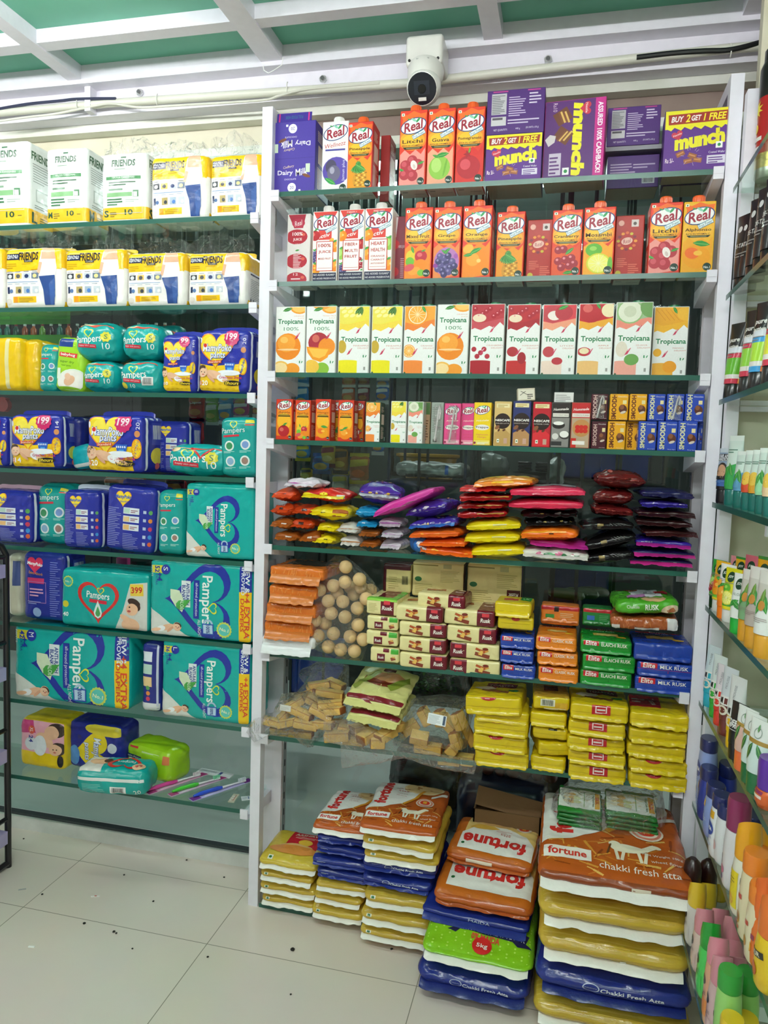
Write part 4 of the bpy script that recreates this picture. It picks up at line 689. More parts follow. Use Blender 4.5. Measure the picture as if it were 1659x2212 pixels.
def mamy(d, price, cnt, star=True):
    d.rect(0, 0, 1, 1, NAVY)
    d.poly([(0, .46), (.3, .42), (.62, .44), (.84, .46), (.84, 0), (0, 0)], YEL)
    [d.ell(.08+.13*(i % 6), .06+.08*(i//6), .035, .02, 'e6b60e') for i in range(12)]
    d.shape(HEART, .37, .70, .37, 'e8851c'); d.shape(HEART, .37, .70, .34, 'f6d72a'); d.shape(HEART, .37, .72, .25, 'f8e04e')
    d.otxt('MamyPoko', .40, .69, .58, 'f4f6fa', '1f4fa8', .17, 0, .12, .012, .055); d.otxt('pants', .42, .575, .3, 'f4f6fa', '1f4fa8', .125, 0, .1, .012, .055)
    d.ell(.16, .745, .035, .035, 'd8342a'); d.box(.36, .485, .28, .05, 'd0542a', 3); d.txt('Standard', .36, .485, .24, 'f6e8d0', .035, 3)
    d.shape(STAR(12, .88), .68, .87, .155, 'd02a6a'); d.txt(price, .68, .885, .22, 'f6dfe8', .11, 0, .1, .03); d.txt('Only', .68, .82, .07, 'f0d0dc', .03)
    d.shape([(-1, .6), (1, .6), (.75, -.8), (-.75, -.8)], .66, .42, .1, '2a62c4'); d.shape([(-.5, 0), (.5, 0), (.3, -1.6), (-.3, -1.6)], .66, .4, .09, '4a9ae0'); d.ell(.64, .315, .24, .05, 'eef2f8'); [d.box(.58+.035*i, .445, .02, .03, 'e8eef8', 15) for i in range(5)]
    baby(d, .12, .31, .42); d.txt('Crisscross Sheet', .68, .245, .44, 'c02a58', .05, 0, .15, .02); d.ell(.72, .155, .17, .045, '1c1a20'); d.txt('10hours', .7, .155, .3, 'f4d83a', .06, 0, .2, .02); d.ell(.06, .15, .045, .045, 'e08a4a'); d.txt('S', .06, .15, .04, 'f8f4ee', .06); d.txt(cnt, .17, .15, .12, 'f2f2f6', .085, 0, 0, .01)
    d.txt(cnt, .92, .82, .11, 'eef0f8', .06, 90); d.ell(.91, .68, .045, .05, 'd8905a'); d.ell(.91, .42, .075, .15, 'e8951c'); d.ell(.91, .42, .06, .13, 'f6d72a'); d.txt('MamyPoko', .91, .42, .24, '1f4fa8', .05, 80, 0, .02); d.ell(.06, .83, .025, .05, 'e8eaf6')
def mamy_side(w, h):
    d = D(w, h); d.rect(0, 0, 1, 1, '222a90'); d.rect(.12, .02, .2, .98, 'dfe2ee'); d.rect(.35, .5, .85, .9, '3a44a8'); d.bars(.4, .6, .8, .85, 'd8dae6', 5); d.ell(.6, .3, .28, .2, 'e8d03a'); d.ell(.6, .12, .1, .08, 'd8605a'); return d
def mamy_back(d):
    d.rect(0, 0, 1, 1, '262f96'); d.shape(HEART, .38, .82, .17, 'e8952a'); d.shape(HEART, .38, .82, .155, 'f4d42a'); d.txt('MamyPoko', .38, .83, .34, '2a5ab4', .09, 0, .1, .03); d.txt('pants', .4, .76, .16, '2a5ab4', .05)
    for i in range(3):
        y = .63-.125*i; d.rect(.40, y-.045, .72, y+.05, 'dfe4ee'); d.rect(.41, y-.035, .53, y+.04, ('b8d4c8', 'e8c690', 'e8b878')[i]); d.lines(.55, y-.02, .7, y+.03, 2, '8a4a5a'); d.rect(.8, y-.02, .86, y+.025, 'b8c4e0')
        d.ell(.94, y, .04, .04, ('5aa05a', 'e08a3a', 'c83a5a')[i]); 
    d.ell(.94, .26, .04, .04, '3a8ad0'); d.ell(.94, .15, .04, .04, 'd8603a'); d.rect(.8, .23, .86, .28, 'b8c4e0'); d.rect(.8, .12, .86, .17, 'b8c4e0')
    d.lines(.06, .08, .36, .68, 22, '8f98cf', .3); d.lines(.4, .04, .74, .3, 10, '8f98cf', .3)
def p_heart(d, x, y, k, rot=0):
    d.ring(HEART, x, y, k, k*.25, 'd8dc3a', rot)
def pam_front(d, cnt='10', bar=False, x0=.5):
    d.rect(0, 0, 1, 1, TEAL); d.poly([(0, 1), (1, 1), (1, .92), (.75, .95), (.5, .88), (.25, .96), (0, .9)], 'd8503f'); d.poly([(.05, 1), (.5, 1), (.4, .95), (.15, .96)], 'f0e0b0'); p_heart(d, .38, .70, .12); d.txt('Pampers', .38, .5, .66, 'eef6f4', .2, 3, 0, .01); d.box(.36, .34, .44, .075, 'c8283c', -4); d.txt('happy skin pants', .36, .34, .38, 'f0dce0', .04, -4)
    if bar: d.rect(.6, .2, .86, .46, 'e6e8e6'); d.bars(.63, .24, .83, .43, '6a6a6a'); d.ell(.14, .16, .09, .09, 'd8d03a'); d.txt(cnt, .36, .16, .12, 'e8f2f0', .1)
    else: d.shape(STAR(8, .8), .8, .58, .12, 'd8d03a'); d.txt('S', .8, .585, .07, '2a6a5a', .1); d.txt(cnt, .8, .33, .16, 'eef6f4', .13)
def pam_back(d, red='S'):
    d.rect(0, 0, 1, 1, '159a94'); p_heart(d, .40, .88, .11); d.txt('Pampers', .38, .77, .66, 'e6f0ee', .17, 3); d.box(.34, .69, .44, .05, 'c8283c', 3)
    for x, y in ((.28, .52), (.72, .54), (.3, .26), (.7, .27)): d.ell(x, y, .13, .13, 'dfeae8'); d.ell(x, y, .09, .09, {.52: '3a8a5a', .54: '7a9ad0', .26: '8ab0d0', .27: '9a7a70'}[y])
    for x, y in ((.28, .42), (.72, .43), (.3, .15), (.7, .16)): d.lines(x-.16, y-.02, x+.16, y+.02, 2, 'a8dcd6'); 
    d.rect(.72, .9, .98, .97, 'd8d03a'); d.box(.84, .87, .26, .03, 'd8503f')
def pam_big(d, size, cnt, ext='+4', yellow=True, fl=0):
    d.rect(0, 0, 1, 1, '0fa7a0'); d.ring(HEART, .53, .5, .375, .085, '23349a', -90)
    d.poly([(0, 0), (.4, 0), (.22, .16), (.1, .28), (0, .36)], 'd9dcd6')
    d.txt('Pampers', .56, .52, .44, 'eaf5f2', .13, -90, 0, .015); p_heart(d, .63, .42, .055, -90)
    d.box(.47, .52, .35, .055, '23349a', -90); d.txt('all-round protection', .47, .52, .3, 'dfe8f2', .034, -90)
    d.box(.365, .58, .24, .09, 'dfe8ea', -90); d.txt('ANTI-RASH', .385, .58, .2, '1f3a8a', .035, -90, 0, .02); d.txt('BLANKET', .345, .58, .16, '1f3a8a', .035, -90, 0, .02)
    d.shape([(-.6, 1), (.3, .8), (.7, -.4), (.3, -1.2), (-.3, -.6), (-.7, .2)], .285, .5, .1, 'd3e3c2', 8); d.shape(DROP, .33, .44, .09, '4aa34a', -60); d.txt('ALOE', .33, .44, .09, 'e8f4e4', .035, -90)
    d.txt('ALL NIGHT', .50, .14, .16, 'dfe8f2', .03, -90); d.ring(CIRC, .585, .2, .05, .018, 'a8c8e0'); d.box(.585, .14, .11, .1, '2a56b0'); d.box(.585, .14, .09, .08, 'b8d4ea'); d.txt('100%', .585, .14, .075, '1f3a8a', .035, -90, 0, .02)
    d.shape(STAR(16, .9), .74, .15, .075, 'c8d45a'); d.ell(.74, .15, .055, .055, '5ac0b4'); d.txt('No.1', .74, .15, .085, 'eef2c8', .03, -10, 0, .02)
    d.box(.09, .88, .13, .07, 'd8d03a'); d.txt(cnt, .075, .88, .06, '23349a', .045, -90, 0, .03); d.ell(.16, .88, .045, .045, '23349a'); d.txt(size, .16, .89, .035, 'e8eef6', .045, -90); d.txt(ext, .1, .78, .08, '23349a', .05, -90, 0, .03); d.txt('EXTRA', .07, .74, .1, '23349a', .022, -90); d.txt('PANTS', .02, .85, .1, 'cfe6e2', .025, -90)
    baby(d, .28, .13, .17, -1)
    if yellow:
        d.rect(.88, 0, 1, .66, 'f0c418'); d.rect(.88, .66, 1, 1, '23349a'); d.txt('NEW &', .955, .83, .26, 'e8eef6', .04, -90, 0, .02); d.txt('IMPROVED', .915, .83, .29, 'e8eef6', .034, -90, 0, .02); d.txt('+4 EXTRA', .955, .36, .42, 'd8482a', .05, -90, 0, .02); d.txt('DIAPERS', .91, .36, .3, 'd8482a', .035, -90, 0, .02)
def fr_y(d):
    d.rect(0, 0, 1, 1, 'f1efea'); d.rect(0, .64, 1, 1, 'f4c412'); d.poly([(0, .64), (1, .64), (1, .68), (0, .60)], 'f4c412')
    d.rect(.04, .80, .27, .90, '1c2244'); d.txt('Which Pack is', .155, .868, .2, 'eef0f6', .035, 0, 0, .02); d.txt('Right For Me?', .155, .832, .2, 'eef0f6', .035, 0, 0, .02); d.lines(.04, .66, .24, .76, 3, 'c89a12')
    d.txt('FRIENDS', .44, .855, .34, '26222a', .12, 0, 0, .03); d.box(.44, .775, .15, .035, '26222a'); d.txt('CLASSIC', .44, .775, .12, 'f0e6c8', .024); d.lines(.32, .725, .58, .745, 1, 'b88a10')
    d.poly([(.66, .95), (.88, .95), (.92, .66), (.90, .52), (.64, .52), (.62, .7)], 'f3f2f2'); d.poly([(.67, 1), (.86, 1), (.91, .80), (.66, .80)], 'e3b394'); d.poly([(.63, .52), (.89, .54), (.90, .3), (.88, .06), (.72, .06), (.70, .3)], '2c4a8a'); d.poly([(.8, .4), (.89, .5), (.9, .2), (.86, .06), (.82, .06)], '3a5c9e'); d.box(.64, .66, .05, .17, 'e3b394', -12)
    for i in range(4): d.rect(.05+.15*i, .49, .05+.15*i+.12, .58, ('3a3c44', 'e6c66a', 'c8d0da', '6a7890')[i]); d.ell(.11+.15*i, .53, .035, .03, ('dcdce0', '5a5a60', '2c3a6a', 'e8d890')[i]); d.rect(.06+.15*i, .60, .15+.15*i, .61, '9a9a9c')
    d.rect(.05, .43, .6, .44, '7aa0cc'); [d.rect(.06+.14*i, .40, .15+.14*i, .41, 'b0bccc') for i in range(4)]
    for i, c in enumerate(('26345a', 'b8a46a', 'a8b8c8', 'c8d0d8')): d.rect(.06+.15*i, .25, .06+.15*i+(.04 if i == 0 else .11), .36, c); d.ell(.13+.15*i, .29, .03, .03, ('5a78aa', '3a4048', '4a7ac0', 'e8e8ea')[i])
    d.rect(.16, .1, .57, .2, 'f4c412'); d.lines(.27, .11, .54, .19, 3, 'b8901a'); d.box(.21, .15, .07, .09, 'ef9a1a'); d.ell(.08, .12, .06, .045, 'e0d6cc')
def fr_y_side(w, h): return D(w, h).rect(0, 0, 1, 1, 'efede8').rect(0, .66, 1, 1, 'f0bd10').lines(.2, .15, .8, .55, 12, 'a8a8a6', .35).rect(.2, .6, .8, .63, '1c2244').rect(.1, .03, .7, .12, 'f0bd10').txt('M', .3, .075, .2, '26222a')
def fr_g(d, sz):
    d.rect(0, 0, 1, 1, 'eef0ee'); d.rect(0, .05, 1, .22, 'f2bb14'); d.txt('FRIENDS', .5, .85, .52, '1d4a2a', .14, 0, 0, .04); d.box(.5, .93, .12, .03, '2a5a38'); d.lines(.3, .76, .7, .785, 1, '6a8a70'); d.rect(.12, .615, .88, .66, '2f7a40'); d.txt('TIPS FOR CAREGIVERS', .5, .64, .5, 'eaf2ea', .03); d.lines(.18, .53, .82, .60, 2, '2f5a3c', .5); d.lines(.18, .46, .7, .51, 1, '6a8a70', .5); d.rect(.14, .37, .7, .43, '7aaa74'); d.box(.78, .41, .12, .13, '4a7a54'); d.box(.77, .40, .08, .09, 'dfe8e0'); d.lines(.14, .25, .52, .36, 3, '2f6a40', .55); d.lines(.56, .29, .86, .34, 2, 'a0b0a4')
    for k, x in ((sz, .12), ): d.txt(k, x, .135, .1, '1f4a2c', .13, 0, 0, .03)
    d.txt('10', .62, .15, .18, '1f4a2c', .11, 0, 0, .03); d.lines(.2, .09, .36, .17, 3, '7a6a1a'); d.lines(.78, .13, .92, .15, 1, '5a5a1a'); d.ring([(-.42, -.64), (.42, -.64), (.44, .62), (.36, .66), (-.36, .66), (-.44, .62)], .5, .6, 1, .015, 'c4ccc6')
def fr_g_side(sz):
    def f(w, h): return D(w, h).rect(0, 0, 1, 1, 'e4e7e4').rect(0, .05, 1, .22, 'eab510').txt('FRIENDS', .5, .85, .8, '2a5a38', .2, 0, 0, .03).lines(.15, .55, .85, .78, 8, '8a928c', .3).box(.5, .4, .5, .3, 'b8c0ba').box(.5, .4, .42, .24, 'e4e7e4').lines(.2, .25, .8, .3, 2, '8a928c').txt(sz, .2, .13, .2, '1f4a2c', .26, 0, 0, .03).lines(.4, .09, .8, .17, 3, '6a5a1a')
    return f
def soft(name, label, group, xl, xr, yt, z, fn, yF=.03, d=.12, rz=0, col=TEAL, side=None, yb=None, r=.018, bulge=(.03, .10, .03), nz=.0016, nf=22, top=None, cat='diaper pack', rx=0, ry=0, kind='film', seed=None, film=False, dz=0, seam=None):
    pm = (yt+yb)/2 if yb else yt+60
    a = at(xl, pm, yF); b = at(xr, pm, yF); w = (b-a).length; h = (at((xl+xr)/2, yt, yF).z-z) if not yb or yb > 9000 else at((xl+xr)/2, yt, yF).z-at((xl+xr)/2, yb, yF).z
    F = D(w, h); fn(F); pr = {'F': F}
    if side: pr['R'] = side(d, h); 
    if top: pr['T'] = top(D(w, d)) or None
    pr = {k: v for k, v in pr.items() if v}
    t = thing(name, label, cat, ((a.x+b.x)/2, yF+d/2, z+dz), radians(rz), group, radians(rx), radians(ry))
    sd = seed if seed is not None else int(xl+yt)
    m = pack(w, d, h, col, kind, r, pr, bulge, nz, nf, sd); m.build('pack_body', t)
    if seam: 
        half = m.half; P = [Vector(m.fn(Vector((half.x*u, half.y*.2, half.z)), .001)) for u in [k/10-1 for k in range(21)]]
        g = MB()
        for i in range(20): g.add([P[i], P[i+1], P[i+1]+Vector((0, .002, .012)), P[i]+Vector((0, .002, .012))], [(0, 1, 2, 3)], mat(seam, kind))
        g.build('top_seal', t)
    return t
z = ZL[0]; G = 'white and green adult diaper packs'
for xl, xr, yt, sz, lb in ((-42, 60, 300, 'L', 'white and green adult diaper pack marked L, at the edge of the picture'), (96, 186, 314, 'M', 'white and green adult diaper pack marked M'), (216, 316, 325, 'S', 'white and green adult diaper pack marked S')):
    soft('diaper_pack', lb, G, xl, xr, yt, z, lambda d: fr_g(d, sz), .03, .12, 0, 'eceeec', fr_g_side(sz), r=.012, bulge=(.02, .10, .04), kind='soft')
for xl, xr, yt, lb in ((322, 448, 332, 'yellow topped adult diaper pack on the top shelf, beside the S pack'), (450, 568, 328, 'yellow topped adult diaper pack at the post end of the top shelf')):
    soft('diaper_pack', lb, 'yellow adult diaper packs', xl, xr, yt, z, fr_y, .03, .12, 0, 'f0eee8', fr_y_side, r=.016, bulge=(.02, .08, .03), seam='f0c010')
z = ZL[1]
for xl, xr, yt, lb in ((-60, 3, 530, 'yellow pack cut off by the picture edge on the second shelf'), (6, 133, 531, 'first full yellow adult diaper pack on the second shelf, counting from the picture edge'), (136, 268, 533, 'second full yellow adult diaper pack on the second shelf, counting from the picture edge'), (270, 399, 541, 'third full yellow adult diaper pack on the second shelf, counting from the picture edge'), (402, 532, 541, 'second shelf yellow adult diaper pack nearest the white post')):
    soft('diaper_pack', lb, 'yellow adult diaper packs', xl, xr, yt, z, fr_y, .03, .13, 0, 'f0eee8', fr_y_side, r=.016, bulge=(.02, .08, .03), seam='f0c010')
def film_tuft(lb, x0, x1, y0, zz, yF, seed):
    a = at(x0, y0, yF); b = at(x1, y0, yF); g = MB(); n = 24; hgt = a.z-zz; P = []
    for j in range(5):
        for i in range(n+1):
            t = i/n; q = j/4; nn = noise.noise(Vector((t*5, q*2, seed)))
            P.append(Vector((a.x+(b.x-a.x)*t, yF+.02*noise.noise(Vector((t*9, q*3, seed+4)))*(.3+q), zz+(hgt*(.55+.45*sin(pi*t)**.7+.35*nn))*q)))
    g.add(P, [(j*(n+1)+i, j*(n+1)+i+1, (j+1)*(n+1)+i+1, (j+1)*(n+1)+i) for j in range(4) for i in range(n)], FILM)
    o = g.build('plastic_wrap'); return tag(o, lb, 'plastic wrap', 'loose clear wrap above diaper packs')
for x0, x1, y0, lb, k in ((225, 345, 303, 'clear wrap rising behind the S pack', 1), (330, 450, 308, 'clear wrap rising behind the first yellow pack of the top shelf', 2), (455, 560, 290, 'clear wrap bunched above the top shelf pack at the post', 3)): film_tuft(lb, x0, x1, y0, at(x0, 345, .1).z, .10, k)
for x0, x1, y0, lb, k in ((70, 160, 512, 'clear wrap between first and second packs of the yellow row', 5), (200, 290, 510, 'clear wrap above the second pack of the yellow row', 6), (300, 410, 515, 'clear wrap above the third pack of the yellow row', 7), (400, 550, 508, 'clear wrap peaking above the yellow row at the post', 8)): film_tuft(lb, x0, x1, y0, at(x0, 545, .1).z, .115, k)
z = ZL[2]
def plain(c, c2=None, bars_=False):
    def f(d):
        d.rect(0, 0, 1, 1, c)
        if c2: d.rect(.1, .1, .3, .6, c2); d.rect(.62, 0, .72, 1, 'e8dca0') if bars_ else d.lines(.15, .2, .8, .8, 7, c2)
        if bars_: d.bars(.02, .25, .2, .5, '8a7a2a')
    return f
soft('diaper_pack', 'plain yellow pack with pale seam, cut off by the picture edge', None, -40, 43, 726, z, plain('eec312', 'e6dcb0', True), .02, .12, 0, 'eec312', cat='diaper pack')
soft('diaper_pack', 'narrow yellow pack between the seamed yellow pack and a teal pack', None, 44, 84, 730, z, plain('e8bb10'), .045, .12, 0, 'e8bb10')
soft('diaper_pack', 'narrow teal pack leaning beside the lime green pack', None, 77, 122, 741, z, lambda d: pam_back(d), .035, .10, 0, '159a94', ry=3)
def babyhug(d):
    d.rect(0, 0, 1, 1, '9fd428'); d.rect(.1, .82, .6, 1, '24408a'); d.box(.46, .67, .62, .13, 'd83a34', -3); d.txt('babyhug', .46, .67, .5, 'f6f0ea', .1, -3, 0, .02); d.txt('super dry', .44, .54, .5, '3a6a1a', .09, -3); d.txt('super pants', .42, .47, .34, '3a6a1a', .05, -3); d.ell(.62, .2, .5, .34, 'e8f0e0', 10); d.ell(.62, .19, .46, .3, 'f3efe8', 10); d.ell(.55, .2, .2, .13, SK, 30); d.ell(.5, .27, .1, .1, 'edc3a4'); d.rect(.12, .22, .24, .42, 'e8f0e0'); d.ell(.5, .05, .4, .06, '8ac01c')
soft('diaper_pack', 'lime green pack with red name band on the third shelf', None, 112, 178, 726, z, babyhug, .02, .10, 0, '9fd428', ry=4)
for xl, xr, yt, lb, bar in ((168, 247, 776, 'lower teal bundle pack beside the lime green pack', False), (250, 344, 774, 'lower teal bundle pack with barcode label', True)):
    soft('diaper_pack', lb, 'bundled teal small packs', xl, xr, yt, z, lambda d: pam_front(d, '10', bar), .005, .12, 0, TEAL, r=.032, bulge=(.04, .12, .03), nz=.003)
zz = at(250, 776, .005).z
for xl, xr, yt, lb in ((152, 249, 690, 'upper teal bundle pack, more crumpled, above the lime green pack'), (250, 345, 694, 'upper teal bundle pack nearest the small 99 pack')):
    soft('diaper_pack', lb, 'bundled teal small packs', xl, xr, yt, zz-.002, lambda d: pam_front(d), .005, .13, 0, TEAL, r=.036, bulge=(.05, .12, .06), nz=.004)
soft('diaper_pack', 'teal pack with red wave seen behind the upper bundle packs', None, 330, 388, 700, zz-.01, lambda d: (d.rect(0, 0, 1, 1, '158a88'), d.poly([(0, .9), (1, .6), (1, .8), (0, 1)], 'd8503f')), .12, .06, 0, '158a88')
soft('diaper_pack', 'small blue and yellow pack with price 99', None, 345, 424, 719, z, lambda d: mamy(d, '99', '10'), .01, .10, 0, NAVY, mamy_side, seam='2a34a0')
soft('diaper_pack', 'blue and yellow pack with price 199 on the third shelf', None, 424, 540, 709, z, lambda d: mamy(d, '199', '20'), .005, .11, -4, NAVY, mamy_side, ry=1, seam='2a34a0')
z = ZL[3]
soft('diaper_pack', 'blue pack edge at the picture border on the fourth shelf', None, -60, 14, 897, z, lambda d: mamy(d, '199', '14'), .02, .11, 0, NAVY, mamy_side)
soft('diaper_pack', 'fourth shelf blue and yellow 199 pack marked 14', None, 20, 129, 893, z, lambda d: mamy(d, '199', '14'), .012, .10, 4, NAVY, mamy_side, seam='2a34a0', ry=-1)
soft('diaper_pack', 'dark blue crumpled pack behind the 199 pack marked 14', None, 128, 176, 898, z, lambda d: (d.rect(0, 0, 1, 1, '1c2470'), d.ell(.4, .3, .3, .3, '4a5ab0'), d.rect(.3, .2, .5, .6, 'b8c0a0')), .08, .09, 0, '1c2470')
soft('diaper_pack', 'small teal pack lying between the two fourth shelf 199 packs', None, 152, 200, 962, z, lambda d: (d.rect(0, 0, 1, 1, '12a8b4'), d.rect(0, 0, 1, .2, 'e6ece8')), .07, .09, 0, '12a8b4', ry=-12, dz=.004)
soft('diaper_pack', 'large blue and yellow 199 pack marked 20 at the middle of the fourth shelf', None, 182, 312, 895, z, lambda d: mamy(d, '199', '20'), -.012, .12, -3, NAVY, mamy_side, seam='2a34a0')
soft('diaper_pack', 'dark blue pack back with white panels behind the small lying teal pack', None, 328, 404, 908, z, lambda d: mamy_back(d), .07, .10, 0, '262f96', mamy_side)
soft('diaper_pack', 'teal pack lying on its side in front of the blue pack back', None, 352, 482, 958, z, lambda d: (pam_front(d), d.ring(HEART, .62, .95, .22, .05, 'c8302e'), d.ell(.16, .9, .09, .07, 'e8d0a0')), .0, .13, 2, TEAL, r=.032, nz=.0035, bulge=(.05, .1, .08))
soft('diaper_pack', 'teal pack with four round symbols beside the post on the fourth shelf', None, 474, 556, 899, z, pam_back, .012, .12, 0, '159a94', ry=-2)
z = ZL[4]
soft('diaper_pack', 'dark blue pack back at the picture edge on the fifth shelf', None, -45, 66, 1058, z, mamy_back, .02, .12, 0, '262f96', mamy_side, seam='c8a0b4')
soft('diaper_pack', 'rounded teal pack back between two dark blue pack backs', None, 72, 150, 1044, z, pam_back, .05, .11, 0, '159a94', r=.03)
soft('diaper_pack', 'dark blue pack back in front of the rounded teal pack', None, 131, 214, 1058, z, mamy_back, .012, .12, 0, '262f96', mamy_side, seam='d0d4e4')
soft('diaper_pack', 'largest dark blue pack back, leaning in the middle of the fifth shelf', None, 220, 328, 1048, z, mamy_back, .005, .13, 0, '262f96', mamy_side, ry=3, seam='3a44a8')
soft('diaper_pack', 'slim teal pack back marked XL beside the large blue heart pack', None, 336, 396, 1058, z, pam_back, .012, .13, 0, '159a94')
soft('diaper_pack', 'large teal pack with blue heart marked 54, on the fifth shelf', 'large teal packs with blue hearts', 398, 550, 1044, z, lambda d: pam_big(d, 'NB', '54', '+10', False), .004, .15, 0, '0fa7a0', r=.012, bulge=(.02, .05, .02))
z = ZL[5]
def mamy_pink(d): d.rect(0, 0, 1, 1, '24308e'); d.shape(HEART, .32, .83, .2, 'd83a5a'); d.txt('MamyPoko', .32, .83, .38, 'f2f0f6', .09, -6, .1, .03); d.txt('Extra Absorb', .34, .70, .34, 'c88a4a', .06, -6, .1, .02); d.rect(.14, .55, .55, .63, 'c83a6a'); d.ring([(-1, -1), (1, -1), (1, 1), (-1, 1)], .38, .42, .22, .012, 'a878b0'); d.lines(.2, .36, .56, .5, 3, 'd8a0c0'); d.lines(.14, .24, .5, .3, 2, '8a94d0'); d.ell(.36, .12, .1, .1, '9ab4e0'); d.lines(.68, .08, .92, .9, 26, '7f8ad0', .3)
soft('diaper_pack', 'blue pack with pink heart label on the sixth shelf', None, 45, 138, 1193, z, mamy_pink, .03, .12, 0, '24308e', mamy_side)
soft('diaper_pack', 'pale pack edge with cream seam behind the black rack', None, 10, 44, 1196, z, lambda d: (d.rect(0, 0, 1, 1, 'd8d2bc'), d.rect(.5, .5, 1, .9, '4a5a90'), d.rect(.2, 0, .35, 1, 'eeeae0')), .05, .11, 0, 'd8d2bc')
def pam399(d):
    d.rect(0, 0, 1, 1, '11a29c'); d.ring(HEART, .44, .5, .25, .045, 'd2342e'); d.txt('Pampers', .44, .56, .26, 'eef6f4', .09, -3, 0, .01); p_heart(d, .47, .66, .045); d.box(.44, .47, .2, .035, 'c8283c', -4); d.shape(DROP, .44, .3, .1, 'dff0ec'); d.shape(DROP, .44, .28, .06, '4aa05a'); d.poly([(.62, 0), (.98, 0), (.98, .86), (.8, .82), (.72, .35)], 'd2d2cc'); d.ell(.8, .1, .1, .075, SK); d.ell(.84, .5, .07, .04, '3a2a24', -20); d.ell(.885, .42, .025, .035, '3a2a24'); d.ell(.82, .38, .065, .062, SK); d.ell(.79, .35, .02, .012, 'c05a52'); d.ell(.795, .42, .01, .008, '3a2a24'); d.ell(.77, .2, .09, .03, SK, -30); d.box(.87, .72, .14, .12, 'e8c84a', 3); d.txt('399', .87, .72, .115, 'c82a2e', .065, 3, 0, .02); d.shape(STAR(14, .9), .09, .78, .06, 'c8d45a'); d.ell(.09, .78, .045, .045, '3ab0a4'); d.txt('No.1', .09, .78, .065, 'eef2c8', .022); d.ell(.06, .38, .035, .035, 'd8d03a'); d.txt('40', .06, .2, .06, 'e8f2f0', .045, 0, 0, .02)
soft('diaper_pack', 'teal pack with red heart and price 399', None, 128, 322, 1232, z, pam399, .008, .15, 0, '11a29c', r=.014, bulge=(.02, .07, .04))
soft('diaper_pack', 'large teal pack with blue heart marked 52, on the sixth shelf', 'large teal packs with blue hearts', 321, 546, 1214, z, lambda d: pam_big(d, 'S', '52'), .002, .15, 0, '0fa7a0', r=.012, bulge=(.02, .05, .02))
z = ZL[6]
soft('diaper_pack', 'large teal pack with blue heart marked 42, beside the black rack', 'large teal packs with blue hearts', 27, 280, 1360, z, lambda d: pam_big(d, 'M', '42'), .004, .15, 0, '0fa7a0', r=.014, bulge=(.02, .06, .02))
soft('diaper_pack', 'slim navy pack standing on its white end between two large teal packs', None, 301, 347, 1388, z, lambda d: (d.rect(0, 0, 1, 1, '232b80'), d.rect(0, 0, 1, .14, 'dfe1e4'), d.rect(.8, .1, .9, 1, 'c8cce0'), [d.rect(.12, .74-.18*i, .6, .88-.18*i, ('dfe4ee', 'b8d4c8', 'e8c690')[i]) for i in range(3)], [d.ell(.4, .36-.08*i, .1, .1, ('5aa05a', 'e08a3a', 'c83a5a')[i]) for i in range(3)]), .012, .12, 0, '232b80')
soft('diaper_pack', 'large teal pack with blue heart marked 36, against the post', 'large teal packs with blue hearts', 346, 541, 1388, z, lambda d: pam_big(d, 'L', '36'), .002, .15, 0, '0fa7a0', r=.014, bulge=(.02, .06, .02))
z = ZL[7]
def xl24(d): d.rect(0, 0, 1, 1, 'ecc81c'); d.rect(0, .35, 1, 1, 'e8a8b8'); d.poly([(0, .7), (.4, .75), (.3, 1), (0, 1)], 'c83a7a'); d.ell(.84, .84, .2, .14, '3a2a24'); d.ell(.74, .78, .16, .13, SK); d.ell(.60, .62, .2, .12, SK, -30); d.ell(.88, .46, .15, .13, '3a2a24'); d.ell(.82, .44, .13, .115, SK); d.ell(.79, .45, .015, .012, '3a2a24'); d.ell(.86, .45, .015, .012, '3a2a24'); d.ell(.82, .39, .03, .012, 'c05a52'); d.ell(.5, .5, .14, .2, 'dfe4ea'); d.ell(.3, .52, .15, .13, 'd8dde6', 20); d.ell(.3, .8, .08, .08, 'd8523a'); d.txt('XL', .3, .8, .09, 'f4efe8', .08, -90); d.txt('24', .3, .62, .14, '24308e', .1, -90, 0, .02); d.ell(.92, .2, .06, .12, '1c1a20')
t = soft('diaper_pack', 'pink and yellow end of an XL 24 pack on the lowest diaper shelf', None, 38, 138, 1556, z, xl24, .05, .13, 0, 'ecc81c', yb=None, r=.018, nz=.002)
def mamy_rot(d): d.rect(0, 0, 1, 1, '242c8c'); d.shape(HEART, .5, .4, .36, 'f0d428', -90); d.otxt('MamyPoko', .56, .38, .52, 'f4f6fa', '2a5ab4', .16, -90, .1, .012, .055); d.otxt('pants', .38, .42, .28, 'f4f6fa', '2a5ab4', .1, -90, .1, .012, .055); d.ell(.75, .9, .4, .1, 'e6d03a'); d.ell(.15, .3, .1, .16, '5a90d0'); d.ell(.84, .55, .08, .08, 'dfe2ee')
soft('diaper_pack', 'navy pack lying sideways with yellow heart, next to the XL pack', None, 140, 266, 1562, z, mamy_rot, .075, .11, -3, '242c8c', r=.022, nz=.003)
def green_pack(d): d.rect(0, 0, 1, 1, '9cca1c'); d.poly([(0, 1), (1, 1), (1, .72), (.3, .78), (0, .7)], 'a8d42a'); d.ell(.26, .3, .2, .2, 'e6ecd8'); d.ell(.26, .3, .13, .13, 'cfd2c8'); [d.ell(x, y, .06, .06, 'e0e8cc') for x, y in ((.55, .55), (.7, .42), (.62, .25))]; d.rect(.05, .55, .4, .66, '1c3a5a'); d.txt('extra dryness', .22, .6, .3, 'dfe6d8', .05); d.rect(.1, .86, .3, .93, 'd8443a'); d.lines(.4, .8, .8, .84, 2, 'f0f4e0'); d.rect(.85, .6, .98, .85, 'd87a4a')
